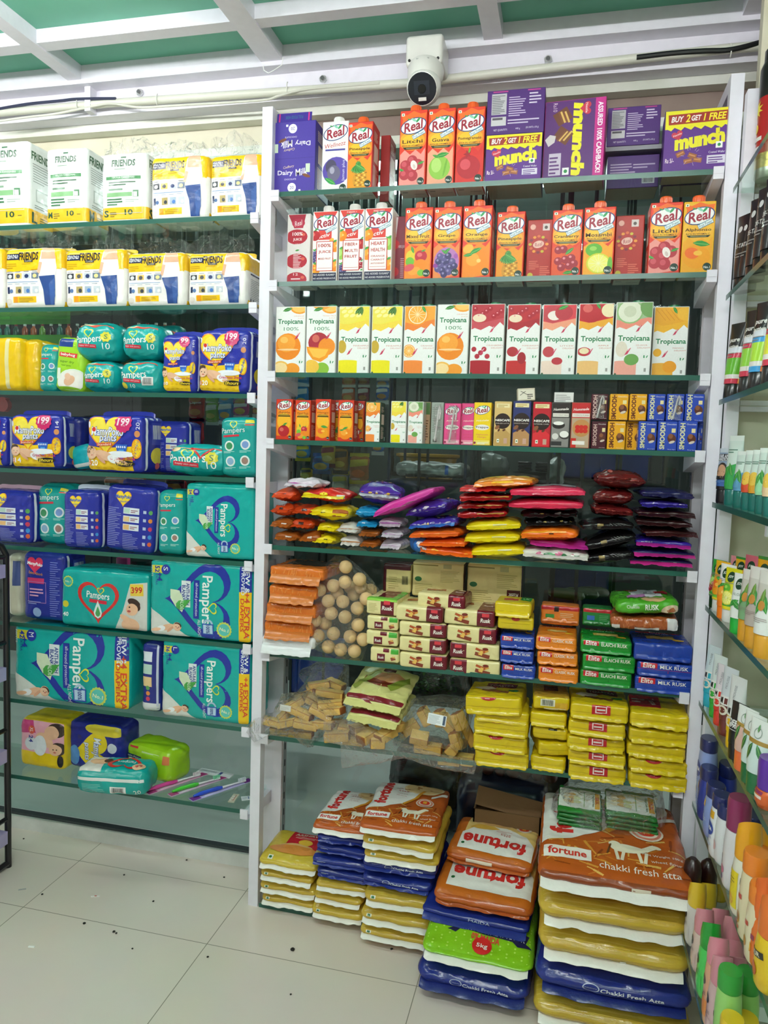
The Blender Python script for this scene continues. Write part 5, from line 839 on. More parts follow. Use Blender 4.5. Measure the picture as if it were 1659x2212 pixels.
soft('diaper_pack', 'lime green pack on the lowest shelf behind the teal 99 pack', None, 262, 385, 1612, z, green_pack, .075, .105, -14, '9cca1c', r=.024, nz=.003, bulge=(.04, .08, .08))
def teal99(d): d.rect(0, 0, 1, 1, '12a09a'); d.rect(.02, .6, .98, .72, 'e4e8e6'); d.lines(.1, .78, .9, .95, 4, '8accc6', .3); d.rect(.5, .12, .72, .4, 'e6eae8'); d.bars(.53, .16, .69, .36, '4a4a4a'); d.txt('20', .88, .2, .1, 'eef4f2', .08, 8); d.lines(.1, .15, .45, .5, 6, '8accc6', .3)
def teal99t(d): d.rect(0, 0, 1, 1, '12a09a'); d.poly([(0, .0), (.35, 0), (.3, 1), (.1, 1)], 'ddd8d0'); d.ell(.25, .5, .14, .1, SK); d.ell(.36, .55, .06, .07, '4a3428'); d.ring(HEART, .62, .5, .25, .06, 'd2342e', 180); d.txt('Pampers', .62, .55, .26, 'eef6f4', .08, 180); d.ell(.84, .3, .09, .09, 'f0c8a0'); d.txt('99', .84, .3, .1, 'c82a3a', .07, 20, 0, .02); return d
t = soft('diaper_pack', 'teal pack priced 99 lying face up at the front of the lowest shelf', None, 158, 302, 1664, z, teal99, -.05, .115, 10, '12a09a', yb=None, r=.024, nz=.003, bulge=(.03, .08, .05), top=teal99t)
# toothbrushes and cards on the lowest diaper shelf
def flat(px, py): return at(px, py, z=ZL[7]+.004)
def brush(lb, p0, p1, c, head):
    a, b = flat(*p0), flat(*p1); L = (b-a).length; t = thing('toothbrush', lb, 'toothbrush', (a.x, a.y, ZL[7]+.002), math.atan2(b.y-a.y, b.x-a.x), 'toothbrushes on the lowest diaper shelf')
    MB().tube([(0, 0, .005), (L*.12, 0, .006), (L*.28, 0, .007), (L*.42, 0, .006), (L*.5, 0, .005)], [.003, .006, .0055, .0065, .004], mat(c, 'plastic'), 10).build('grip', t)
    nk = MB().tube([(L*.5, 0, .005), (L*.7, 0, .0045), (L*.8, 0, .004), (L*.93, 0, .005)], [.0035, .0022, .0024, .0045], mat('ececee', 'plastic'), 10).build('neck', t)
    g = MB()
    for i in range(5):
        for j in range(3): x = L*.81+i*L*.028; y = (j-1)*.0028; g.box(x-.001, y-.001, .006, x+.001, y+.001, .015, mat(head, 'matte'))
    g.build('bristles', nk, False)
brush('pink toothbrush lying nearest the lime green pack', (322, 1708), (440, 1672), 'd8489a', 'e8dce4')
brush('green toothbrush lying between the pink and the blue ones', (372, 1712), (482, 1680), '4ac03a', '8ad8b0')
brush('blue toothbrush pointing at the white post', (418, 1722), (538, 1685), '2a50c8', 'dfe6ee')
for lb, p0, p1, wd_, c, c2 in (('clear pink backed sleeve under the pink toothbrush', (318, 1712), (445, 1668), .022, 'd8a8c4', 'a8407a'), ('clear pink backed sleeve under the green toothbrush', (366, 1716), (486, 1676), .022, 'd0b0cc', 'a8407a'), ('violet ended sleeve under the blue toothbrush', (412, 1726), (542, 1682), .024, 'b8b0dc', '7a3a90')):
    a, b = flat(*p0), flat(*p1); L = (b-a).length; o = pack(L, wd_, .0012, c, 'film', .0005, {'T': D(L, wd_).rect(0, 0, .14, 1, c2).rect(.86, 0, 1, 1, c2).lines(.2, .2, .6, .8, 2, 'e8e2ea')}).build('toothbrush_sleeve'); o.location = ((a.x+b.x)/2, (a.y+b.y)/2, ZL[7]+.0004); o.rotation_euler = (0, 0, math.atan2(b.y-a.y, b.x-a.x)); tag(o, lb, 'packet', 'toothbrush sleeves')
for lb, cx, cy, L, wd_, rz, cols_ in (('white card strip with blue block lying behind the toothbrushes', 465, 1668, .115, .03, -6, ('dfe2e4', '3a4a8a', 'a0a8b4')), ('small pale card lying against the white post', 533, 1722, .03, .022, 30, ('d8dde0', '4a6aa0', 'a0b0b8')), ('brown edged packet with red toothbrushes hanging over the shelf front', 505, 1722, .018, .05, 6, ('b8b4a0', 'b83a4a', 'd8d8d0'))):
    p = flat(cx, cy); o = pack(L, wd_, .0014, cols_[0], 'carton', .0005, {'T': D(L, wd_).rect(0, 0, 1, 1, cols_[0]).rect(.62, .15, .7, .85, cols_[1]).lines(.06, .15, .58, .85, 3, cols_[2])}).build('card'); o.location = (p.x, p.y, ZL[7]+.0004); o.rotation_euler = (0, 0, radians(rz)); tag(o, lb, 'card')
# ------------------------------------------------------------------ fifth shelf: candy bags
def bag(lb, xl, xr, yt, yb, col, F=None, T=None, yF=.012, d=.15, rz=0, ry=0, rx=0, fc=None, nz=.0065, nf=24, pinch=.6, pw=4, group=None, name='candy_bag', cat='candy bag', fl=.022, kind='film', side='F', r=None, ztop=None, zig=True, bulge=(.0, .0, .10), fins=True, facecol=None):
    pm = (yt+yb)/2; a = at(xl, pm, yF); b = at(xr, pm, yF); w = max(.02, (b-a).length); z0 = at((xl+xr)/2, yb, yF).z; h = max(.012, at((xl+xr)/2, yt, yF).z-z0)
    if ry: w *= .96
    t = thing(name, lb, cat, ((a.x+b.x)/2, yF+d/2, z0), radians(rz), group, radians(rx), radians(ry)); pr = {}
    if F: dF = D(w, h); F(dF); pr['F'] = dF
    if T: dT = D(w, d); T(dT); pr['T'] = dT
    m = pack(w, d, h, col, kind, r or min(h*.3, .010), pr, bulge, nz, nf, int(xl*3+yt), None, ((1, pinch, pw), (0, .55, 3)), facecol); m.build('bag_body', t)
    if fins: fin(m, 'sealed_end', t, side, fl, fc or col, kind, int(xl+yb), .25, zig=zig)
    return t
def label(c, x0=.35, x1=.6, y0=.3, y1=.75): return lambda d: d.rect(x0, y0, x1, y1, c)
def speckle(cs, n=14, base=None):
    def f(d):
        R = random.Random(int(d.W*1e5)); 
        if base: d.rect(0, 0, 1, 1, base)
        for i in range(n): d.ell(R.uniform(.08, .92), R.uniform(.15, .85), R.uniform(.03, .07), R.uniform(.02, .05), R.choice(cs), R.uniform(0, 180))
    return f
RUST, BRN, YL = 'c8451a', 'a3581f', 'ead51a'
GP = 'candy bags piled on the fifth shelf'
CB = (
 ('white and purple bag on top of the orange pile at the post', 616, 690, 1032, 1058, 'dcd0dc', lambda d: d.poly([(0, .2), (.4, .1), (.7, .5), (.3, .7), (0, .6)], 'a8509a'), 'dcd0dc'),
 ('bright orange red bag, top of the pile by the post', 583, 638, 1053, 1086, 'd84c1e', label('5a1a10', .4, .6, .75, .95), 'd84c1e'),
 ('rust orange bag under the bright orange red bag', 585, 634, 1086, 1117, RUST, label('3a1a10', .4, .6, .6, .9), RUST),
 ('rust orange bag beside the yellow bags, with dark square label', 634, 682, 1090, 1118, RUST, label('3a1a10', .4, .65, .5, .95), RUST),
 ('brown bag with white square label, third level by the post', 581, 630, 1118, 1146, BRN, label('e8e4da', .5, .75, .25, .75), BRN),
 ('rust bag between brown bag and yellow bag on the third level', 629, 679, 1119, 1148, RUST, label('3a1a10', .35, .6, .5, .95), RUST),
 ('brown bag with white label at the bottom of the pile by the post', 587, 644, 1147, 1174, BRN, label('e8e4da', .45, .7, .3, .8), BRN),
 ('brown bag with white label in the bottom row beside the yellow bag', 644, 690, 1149, 1177, BRN, label('e8e4da', .4, .65, .3, .85), BRN),
 ('yellow and red bag on top of the yellow stack', 652, 752, 1054, 1088, 'd22a20', lambda d: (d.poly([(0, 0), (.45, 0), (.4, .6), (0, 1)], YL), d.ell(.5, .75, .1, .06, YL), d.rect(.8, .1, .98, .8, 'c8c8c4'), d.ell(.62, .4, .05, .05, 'f0e0d0')), YL),
 ('yellow bag with dark square label, highest of the plain yellow ones', 667, 758, 1090, 1126, 'd8c01c', lambda d: (d.rect(0, 0, .6, 1, YL), d.rect(.6, 0, 1, 1, 'b0602a'), d.rect(.3, .35, .42, .6, '2a2a1a')), YL),
 ('yellow bag with dark square label, middle of the yellow stack', 679, 730, 1127, 1153, YL, label('2a2a1a', .45, .65, .3, .75), YL),
 ('yellow bag with dark square label at the bottom of the yellow stack', 676, 728, 1153, 1180, YL, label('2a2a1a', .5, .68, .25, .7), YL),
 ('white and brown striped bag, upper of two beside the yellow stack', 726, 781, 1130, 1156, 'd8d4d0', lambda d: (d.rect(0, .4, 1, .62, 'b8732e'), d.ell(.3, .2, .08, .06, 'e88a3a')), 'd8d4d0'),
 ('white and brown striped bag, lower of two beside the yellow stack', 727, 780, 1158, 1185, 'd8d4d0', lambda d: (d.rect(0, .5, 1, .7, 'b8732e'), d.ell(.3, .2, .08, .06, 'e88a3a')), 'd8d4d0'),
 ('upper flat brown bag between white striped and purple striped bags', 778, 821, 1141, 1163, BRN, None, BRN),
 ('lower flat brown bag between white striped and purple striped bags', 778, 823, 1164, 1186, BRN, None, BRN),
 ('upper turquoise blue bag under the purple bag', 762, 817, 1094, 1120, '1f86b8', label('4aa8d0', .1, .4, .3, .6), '1f86b8'),
 ('lower turquoise blue bag under the purple bag', 767, 819, 1121, 1141, '1f86b8', label('cfe0e8', .2, .35, .3, .7), '1f86b8'),
 ('white and violet bag nearest the magenta bag, top of three', 815, 869, 1119, 1144, 'd4cbd6', lambda d: d.poly([(0, .2), (1, .5), (1, .95), (0, .7)], '8a3f86'), 'd4cbd6'),
 ('white and violet bag, middle of three beside the orange bags', 821, 871, 1143, 1166, 'd4cbd6', lambda d: d.poly([(.2, .2), (1, .1), (1, .5), (.1, .7)], 'a860a6'), 'd4cbd6'),
 ('white and violet bag, lowest of three beside the orange bags', 819, 870, 1167, 1192, 'd4cbd6', lambda d: d.poly([(0, .5), (.8, .1), (1, .4), (.3, .8)], 'a860a6'), 'd4cbd6'),
)
for lb, xl, xr, yt, yb, c, F, fcx in CB: bag(lb, xl, xr, yt, yb, c, F, None, .012, .11, random.Random(xl).uniform(-5, 5), 0, 0, fcx, group=GP)
EC = speckle(('d8a83a', 'c8383a', 'e8e4ea', '6a3a9a'), 16)
bag('shiny violet bag printed with sweets, behind the turquoise bags', 764, 860, 1042, 1094, '4a2a94', lambda d: (EC(d), d.poly([(.1, 0), (1, 0), (1, .3), (.4, .4)], 'b0a8b4')), EC, .03, .14, 6, 3, 0, 'a09aa8', .004, group=GP)
bag('long magenta bag leaning across the violet bags', 805, 960, 1070, 1099, 'd0359a', lambda d: (d.rect(.25, .1, .7, .45, 'c860a8'), d.lines(.3, .15, .65, .4, 2, 'e8b8d8')), None, -.004, .13, -4, -24, 0, 'd0359a', .003, group=GP, pinch=.3)
bag('upper shiny violet bag with silver sweets, under the magenta bag', 884, 984, 1082, 1118, '4a2f9c', speckle(('c8c4d4', '8a86b4', 'd8b85a', 'f0eef4'), 22), EC, .006, .14, -8, -14, 0, '3f2a8a', .004, group=GP)
bag('lower shiny violet bag with silver sweets, above the orange bags', 886, 1000, 1118, 1148, '46309c', speckle(('c8c4d4', '8a86b4', 'd8b85a', 'f0eef4'), 22), EC, .004, .14, -6, -8, 0, '2f6ac0', .004, group=GP)
OR = 'ee6a1e'
bag('orange bag, upper of three beneath the shiny violet bags', 886, 1004, 1140, 1168, OR, speckle(('f39a2a', 'f0b03a'), 6), None, -.004, .15, -4, -5, 0, OR, .003, group=GP)
bag('orange bag, middle of three with its end sticking out', 904, 1014, 1163, 1184, OR, speckle(('f39a2a',), 5), None, -.006, .15, -2, -2, 0, OR, .003, group=GP)
bag('orange bag, lowest of three beneath the shiny violet bags', 900, 1024, 1180, 1204, OR, speckle(('f3c02a',), 5), None, -.012, .15, 3, 3, 0, OR, .003, group=GP)
bag('blue and white bag end poking out beside the orange bags', 872, 904, 1156, 1196, '2a72c8', lambda d: d.rect(0, .4, .7, 1, 'dfe4ea'), None, -.012, .10, 20, 22, 0, 'e0e6ec', .003, group=GP)
RG = lambda d: (d.rect(0, 0, 1, 1, 'b01c1e'), d.rect(.4, .1, .95, .7, 'c89a3a'), d.rect(.45, .3, .9, .5, 'e8d07a'))
bag('red bag on top of the red and gold stack, under the orange bag', 990, 1100, 1046, 1066, 'cc2226', None, None, .01, .14, 0, -3, 0, 'cc2226', group=GP)
for i, (a, b, yt, yb) in enumerate(((986, 1108, 1066, 1084), (984, 1100, 1084, 1102), (982, 1098, 1101, 1121))): bag(('first red and gold bag under the plain red one', 'second red and gold bag under the plain red one', 'lowest red and gold bag, just above the yellow bags')[i], a, b, yt, yb, 'b01c1e', RG, None, .01, .14, (3, -4, 2)[i], -4, 0, '9a1a1c', group=GP, pinch=.3)
bag('plump orange and yellow bag crowning the red pile', 1024, 1160, 1030, 1058, 'f08a1a', lambda d: d.ell(.5, .6, .2, .1, 'f3c02a'), lambda d: (d.rect(0, 0, 1, 1, 'f0962a'), d.rect(.1, .3, .9, .7, 'f3d04a'), d.ell(.5, .5, .15, .12, 'e0501e')), .008, .17, -4, -4, 0, 'f0821a', .003, group=GP)
for i, (yt, yb, c) in enumerate(((1050, 1077, 'e0365e'), (1077, 1105, 'd83456'))): bag(('upper of two wide pinkish red bags', 'lower of two wide pinkish red bags')[i], 1096, 1268, yt, yb, c, None, lambda d: d.rect(.1, .3, .9, .9, 'a8a0a8'), .0, .17, 2-4*i, -2, 0, c, .0025, group=GP, pinch=.35)
BK = speckle(('8a8a8a', 'b8a05a', '4a4a4c'), 10)
for i, (a, b, yt, yb) in enumerate(((1122, 1252, 1102, 1120), (1128, 1250, 1119, 1138))): bag(('upper black bag beneath the pinkish red bags', 'lower black bag beneath the pinkish red bags')[i], a, b, yt, yb, '1a1818', BK, None, .01, .15, 3*i, -3, 0, '1a1818', group=GP)
YB = lambda d: (d.lines(.1, .15, .6, .5, 3, 'b0a010', .3), d.rect(.5, .6, .75, .8, 'd8d4a0'))
for i, (a, b, yt, yb) in enumerate(((1000, 1126, 1121, 1152), (1003, 1133, 1146, 1180), (1012, 1138, 1174, 1208))): bag(('yellow bag, highest of three next to the orange ones', 'yellow bag, middle of three next to the orange ones', 'yellow bag, lowest of three next to the orange ones')[i], a, b, yt, yb, 'e8d41c', YB, None, -.004*i, .16, (3, -3, 2)[i], -5, 0, 'e8d41c', .003, group=GP)
bag('orange bag with a small black label between yellow and black bags', 1124, 1256, 1136, 1174, 'f0741e', lambda d: (d.rect(.5, .55, .58, .72, '1a1410'), d.rect(0, .75, .8, 1, 'ee9a20'), d.ell(.3, .2, .04, .03, 'f3b05a')), None, -.01, .15, -2, -3, 0, 'f0741e', .003, group=GP)
bag('flat magenta bag under the orange bag with black label', 1134, 1278, 1166, 1186, 'c02f96', None, None, -.004, .15, 0, 2, 0, 'c02f96', group=GP)
bag('white and green bag of wrapped sweets at the front of the shelf', 1124, 1274, 1184, 1215, 'd8d8cc', lambda d: (speckle(('4a9a5a', 'c86a8a', 'eceae4', '2f6a3f'), 22)(d), d.poly([(.15, .1), (.9, .08), (.85, .3), (.2, .34)], '2f9a5a')), speckle(('4a9a5a', 'c86a8a', 'eceae4'), 18), -.02, .13, 0, 0, 0, 'e0e0d8', .004, group=GP)
CH = speckle(('7a2a26', '4a120f', '8a3a30', 'a8524a'), 20)
for i, (a, b, yt, yb) in enumerate(((1282, 1396, 1016, 1058), (1282, 1376, 1056, 1094), (1274, 1370, 1088, 1120))): bag(('topmost shiny dark red bag of chocolates', 'second shiny dark red bag of chocolates', 'lowest shiny dark red bag of chocolates')[i], a, b, yt, yb, '651a1a', CH, CH, .02, .12, (4, -6, 3)[i], (2, -2, 3)[i], 0, '5a1616', .005, 34, group=GP)
BG = lambda d: (d.rect(.3, .1, .42, .9, '9a8450'), [d.box(.6+.08*i, .5, .01, .4, '8a8a88', 25+8*i) for i in range(5)])
for i, (a, b, yt, yb, ry) in enumerate(((1250, 1372, 1122, 1150, -4), (1262, 1384, 1150, 1188, -16), (1256, 1376, 1186, 1222, -10))): bag(('black bag with gold band, under the dark red bags', 'tilted black bag with gold band and white lines', 'black bag with gold band at the bottom of the black pile')[i], a, b, yt, yb, '191718', BG, None, .0, .14, 3, ry, 0, '191718', .004, group=GP)
for i, (a, b, yt, yb, c, F, fcx, lb) in enumerate(((1378, 1500, 1056, 1080, '1c1a4c', lambda d: d.rect(.05, .1, .4, .4, '8a8aa0'), '1c1a4c', 'navy bag on top of the stack against the corner post'), (1384, 1494, 1080, 1100, '3a2a94', speckle(('c8c4d8', '5a4ab4'), 10), '2f2484', 'violet bag, second from the top against the corner post'), (1372, 1500, 1101, 1120, '37181a', None, '37181a', 'upper dark brown bag in the stack against the corner post'), (1372, 1502, 1119, 1142, '37181a', None, '37181a', 'middle dark brown bag in the stack against the corner post'), (1382, 1508, 1141, 1163, '451c1e', None, '451c1e', 'lowest dark brown bag in the stack against the corner post'), (1372, 1502, 1163, 1188, '35229a', lambda d: d.txt('ellai', .2, .7, .2, 'c8c0dc', .05), 'b82a94', 'violet bag with magenta edge, under the brown bags'), (1362, 1500, 1187, 1206, '22205a', None, 'c82f8e', 'dark bag with magenta edge, second from the bottom of its stack'), (1358, 1498, 1205, 1224, '22205a', lambda d: d.rect(.7, .3, .75, .6, 'dfdfe6'), 'd03290', 'dark bag with magenta edge at the bottom against the corner post'))):
    bag(lb, a, b, yt, yb, c, F, None, .0, .15, (3, -3, 2, -2, 4, -3, 2, 0)[i], (1, -1, 0, 1, -1, 1, 0, 0)[i], 0, fcx, .003, group=GP, pinch=.35)
# ------------------------------------------------------------------ sixth shelf: rusk
def brick(lb, xl, xr, yt, yb, col, F=None, T=None, R_=None, yF=.012, d=.12, rz=0, ry=0, rx=0, r=.006, nz=.0011, group=None, name='rusk_packet', cat='rusk packet', fc=None, facecol=None, endfin=True, fl=.008, bulge=(0, .03, .04), kind='film'):
    pm = (yt+yb)/2; a = at(xl, pm, yF); b = at(xr, pm, yF); w = (b-a).length; z0 = at((xl+xr)/2, yb, yF).z; h = at((xl+xr)/2, yt, yF).z-z0
    t = thing(name, lb, cat, ((a.x+b.x)/2, yF+d/2, z0), radians(rz), group, radians(rx), radians(ry)); pr = {}
    for k, f, ww, hh in (('F', F, w, h), ('T', T, w, d), ('R', R_, d, h)):
        if f: dd = D(ww, hh); f(dd); pr[k] = dd
    m = pack(w, d, h, col, kind, r, pr, bulge, nz, 45, int(xl+yt*2), None, None, facecol); m.build('wrapper', t)
    if endfin: fin(m, 'folded_flap', t, 'F', fl, fc or col, kind, int(xl), 1.1, z=-h*.12, wf=.92, wav=.0018)
    return t
OC = 'd8701f'
def weave(c1, c2): 
    def f(d):
        d.rect(0, 0, 1, 1, c1); R = random.Random(int(d.W*1e6))
        for i in range(26): d.box(R.uniform(.03, .97), R.uniform(.08, .92), R.uniform(.03, .12), .008, c2, R.choice((80, 100, 75)))
    return f
for i, (a, b, yt, yb) in enumerate(((583, 703, 1226, 1253), (578, 682, 1266, 1296), (574, 684, 1306, 1335), (568, 672, 1344, 1374))): brick(f'{ORD[i]} orange packet in the stack beside the bag of round puffs' if i else 'topmost orange packet in the stack beside the bag of round puffs', a, b, yt, yb, OC, weave(OC, 'e89a4a'), (lambda d: (d.rect(0, 0, 1, 1, 'c86a24'), d.rect(.15, .3, .9, .9, '3a2418'))) if i == 0 else weave(OC, 'e89a4a'), None, .0, .15, (-3, 2, -2, 3)[i], 0, 0, .008, .002, 'orange packets by the post', 'wrapped_packet', 'packet', fl=.02, fc='d07a38')
brick('white padded packet at the bottom of the orange stack', 562, 676, 1376, 1402, 'e2e4e6', lambda d: d.rect(.4, .05, .65, .3, 'c88a6a'), None, None, -.006, .15, 2, 0, 0, .009, .002, None, 'wrapped_packet', 'packet', fl=.022)
# bag of puffs
PX = lambda cx, cy: (540+cx/3.19, 1190+cy/3.19)
pb = [(480, 270), (575, 240), (655, 215), (755, 195), (765, 250), (540, 345), (640, 350), (715, 300), (800, 330), (740, 395), (655, 455), (745, 510), (450, 480), (520, 500), (575, 570), (470, 585), (540, 660), (625, 680), (690, 590), (720, 690), (560, 430), (660, 110), (780, 610), (600, 290), (830, 270), (690, 250)]
y_ = .05
R = random.Random(5); placed = []
for i, (cx, cy) in enumerate(pb):
    px, py = PX(cx, cy); r_ = .0178
    for y_ in (.03, .055, .08, .105, .13):
        p = at(px, py, y_)
        if all((p-q).length > .033 for q in placed): break
    placed.append(p)
    g = MB(); m_ = mat('d9b886', 'matte'); prof = [(r_*sin(pi*k/12), -r_*cos(pi*k/12)) for k in range(13)]; g.lathe(prof, m_, 18)
    g.v = [tuple(Vector(v)*(1+.05*noise.noise(Vector(v)*120+Vector((i, 0, 0))))) for v in g.v]
    o = g.build('puffed_ball'); o.location = p; o.rotation_euler = (R.uniform(0, 3), R.uniform(0, 3), 0); tag(o, 'round golden crisp puff inside the large clear bag', 'puff', 'round puffs in the clear bag')
def filmbag(name, lb, outline, y0, y1, seed, cat='plastic bag', amp=.006, n=9, group=None):
    """clear bag: an outline seen on a plane, given thickness and crumple"""
    P = [at(px, py, (y0+y1)/2) for px, py in outline]; c = sum(P, Vector())/len(P); g = MB(); m = []
    Q = []
    for i in range(len(P)):
        a, b = P[i], P[(i+1) % len(P)]
        for k in range(6): Q.append(a.lerp(b, k/6))
    N = len(Q); vs_ = []
    for s in (-1, 1):
        for j in range(n+1):
            t = 1-j/n
            for i in range(N):
                p = c.lerp(Q[i], t); th = (y1-y0)/2*(1-t**4)**.6; q = p.copy(); q.y += s*th
                nn = noise.noise(p*42+Vector((seed, s*5, 0)))+.6*noise.noise(p*95+Vector((seed, 0, s*9))); q.y += s*amp*nn*(.3+.7*(1-t)); q.x += amp*.5*noise.noise(p*60+Vector((0, seed, 1)))*(t); q.z += amp*.5*noise.noise(p*60+Vector((3, seed, 1)))*t
                vs_.append(q)
    M_ = N*(n+1); fs = []
    for s in (0, 1):
        for j in range(n):
            for i in range(N):
                a = s*M_+j*N+i; b = s*M_+j*N+(i+1) % N; f = (a, b, b+N, a+N); fs.append(f if s else f[::-1])
    o = g.add(vs_, fs, FILM).build(name); return tag(o, lb, cat, group)
filmbag('puff_bag', 'large clear bag of round golden puffs, pointed at the top', [PX(*p) for p in ((585, 30), (660, 35), (800, 150), (905, 280), (830, 480), (800, 690), (765, 775), (640, 740), (470, 690), (370, 520), (330, 440), (400, 410), (470, 330), (350, 200), (440, 170))], .004, .15, 3, amp=.004)
# parle-type rusk
CR, MRN = 'e8dca0', '6a1424'
def rusk(d, left=False):
    d.rect(0, 0, 1, 1, CR); x0, x1 = ((0, .34) if left else (.66, 1)); d.rect(x0, 0, x1, 1, MRN); xm = (x0+x1)/2
    d.box(xm, .76, .14, .07, 'd8404a', 0); d.txt('Rusk', xm, .42, .2, 'f0e8e0', .09, 0, .15, .03); xc = .66 if left else .36
    d.box(xc, .3, .3, .08, '8a3a24', -12); d.box(xc+.02, .5, .22, .05, 'e0a04a', 25); d.box(xc-.04, .62, .2, .05, 'b8542a', -20); d.box(xc-.02, .45, .06, .1, 'f0c060', -15); d.ell(xc+.06, .72, .06, .03, '7a2a1a')
def rusk_t(d): d.rect(0, 0, 1, 1, CR); d.rect(.66, 0, 1, 1, MRN); d.box(.3, .6, .4, .2, 'a85a34', 10); d.box(.3, .65, .25, .1, 'e0a86a', -10); d.txt('Rusk', .82, .5, .2, 'f0e8e0', .1, 0, .15, .03); d.ell(.8, .8, .1, .05, 'e8e0b0')
def rusk_g(d): d.rect(0, 0, 1, 1, CR); d.rect(.48, .0, .9, 1, MRN); d.rect(.0, .86, 1, 1, '8ac83a'); d.box(.68, .78, .2, .12, 'd8404a'); d.txt('Rusk', .69, .45, .34, 'f0e8e0', .14, 0, .15, .03); d.lines(.08, .2, .42, .75, 6, 'b8ac6a', .3)
def rusk_s(d): d.rect(0, 0, 1, 1, CR); d.rect(.25, .1, .52, .6, MRN); d.txt('Rusk', .385, .35, .2, 'f0e8e0', .1, 0, .15, .02); d.rect(.72, .62, .98, .98, '4aa83a'); d.rect(.45, .72, .66, .98, MRN); d.box(.8, .3, .16, .12, '9a4a34', 20); d.box(.82, .4, .1, .05, 'e0b060', -10)
RGp = 'cream and maroon rusk packets'
brick('single cream and maroon rusk packet with green top, above three narrow ones', 793, 862, 1293, 1330, CR, rusk_g, lambda d: (d.rect(0, 0, 1, 1, CR), d.rect(.3, 0, .8, 1, MRN), d.rect(.8, 0, 1, 1, '4aa83a'), d.rect(0, 0, 1, .12, '6ab03a'), d.txt('Rusk', .55, .5, .3, 'd8ccc4', .1)), None, .0, .13, -4, group=RGp, endfin=False)
for i, (a, b, yt, yb) in enumerate(((791, 859, 1331, 1362), (791, 860, 1363, 1396), (798, 861, 1399, 1432))): brick(f'narrow cream rusk packet with green corner, {("upper", "middle", "lowest")[i]} of three beside the puffs', a, b, yt, yb, CR, rusk_s, None, None, .0, .13, (1, -1, 1)[i], group=RGp, endfin=False)
def bigback(d): d.rect(0, 0, 1, 1, 'dccb8c'); d.lines(.06, .1, .5, .4, 6, 'a89a5a', .3); d.lines(.55, .45, .95, .8, 8, 'a89a5a', .3); d.rect(.6, .84, .76, .96, 'b0a878'); d.ell(.12, .5, .07, .05, '2a6a3a'); d.rect(.0, .9, .5, .93, '8a7a3a')
brick('dark edged packet back standing behind the narrow rusk packets', 827, 888, 1217, 1282, 'dccb8c', lambda d: (d.rect(0, 0, 1, 1, 'd8c888'), d.rect(0, .8, 1, 1, '4a101c'), d.rect(0, 0, .12, 1, '4a101c'), d.lines(.2, .15, .6, .6, 6, 'a89a5a', .3), d.bars(.68, .3, .9, .6)), None, None, .10, .06, group=RGp, endfin=False, facecol={'T': '4a101c'})
brick('wide cream packet back standing behind the topmost rusk packet', 890, 1002, 1214, 1292, 'dccb8c', bigback, None, None, .10, .06, group=RGp, endfin=False, facecol={'R': '4a101c'})
brick('cream packet back with upside down rusk label, in the back row', 1008, 1127, 1218, 1312, 'd4c488', lambda d: (bigback(d), d.rect(.74, .18, .98, .42, '4a101c'), d.txt('Rusk', .86, .3, .18, 'e0d8c8', .08, 180, .15, .02)), None, None, .115, .05, group=RGp, endfin=False, facecol={'R': '4a101c'})
brick('topmost full size cream and maroon rusk packet of the central pile', 903, 1008, 1284, 1316, CR, rusk, rusk_t, lambda d: d.rect(0, 0, 1, 1, MRN), .012, .09, -5, group=RGp, endfin=False)
for i, (a, b, yt, yb) in enumerate(((856, 958, 1310, 1344), (861, 963, 1345, 1377), (862, 964, 1378, 1411), (862, 965, 1412, 1446))): brick(f'{("topmost", "second", "third", "lowest")[i]} rusk packet in the front stack with maroon ends next to the narrow packets', a, b, yt, yb, CR, rusk, rusk_t if i == 0 else None, lambda d: d.rect(0, 0, 1, 1, MRN), -.004, .13, (-2, 1, -1, 0)[i], group=RGp, endfin=False)
for i, (a, b, yt, yb) in enumerate(((960, 1070, 1318, 1353), (966, 1074, 1354, 1390))): brick(f'{("upper", "lower")[i]} rusk packet of the pile beside the small yellow packets, maroon end outward', a, b, yt, yb, CR, rusk, rusk_t if i == 0 else None, lambda d: d.rect(0, 0, 1, 1, MRN), .0, .13, -2, group=RGp, endfin=False)
for i, (a, b, yt, yb) in enumerate(((970, 1078, 1390, 1425), (970, 1079, 1426, 1461))): brick(f'{("upper", "lower")[i]} rusk packet turned with its maroon end beside the front stack', a, b, yt, yb, CR, lambda d: rusk(d, True), None, None, .0, .13, 1, group=RGp, endfin=False)
ELY = 'dcc01c'
brick('topmost small yellow packet with red label and green corner', 1070, 1150, 1302, 1332, ELY, lambda d: d.lines(.1, .3, .9, .4, 1, 'b8a018'), lambda d: (d.rect(0, 0, 1, 1, ELY), d.rect(.2, .3, .6, .6, 'c8342a'), d.rect(.65, .4, .95, .95, '3a9a3a'), d.txt('18', .8, .65, .16, 'f0f0d8')), None, .006, .09, -3, fc=ELY, fl=.012)
brick('second small yellow packet, above the blue milk rusk packets', 1073, 1152, 1333, 1362, ELY, lambda d: (d.ell(.5, .88, .12, .06, 'c8342a'), d.rect(.1, .5, .9, .53, 'b8a018')), None, None, .006, .09, 2, endfin=False)
def elite(c, nm, c2):
    def f(d): d.rect(0, 0, 1, 1, c); d.rect(.06, .62, .36, .96, 'c8202a'); d.txt('Elite', .21, .79, .22, 'f2eeea', .1, 0, .1, .02); d.txt(nm, .66, .74, .5, 'eeeae0', .07, 0, 0, .01); d.rect(0, .54, 1, .56, c2); d.rect(.55, .05, .56, .5, c2)
    return f
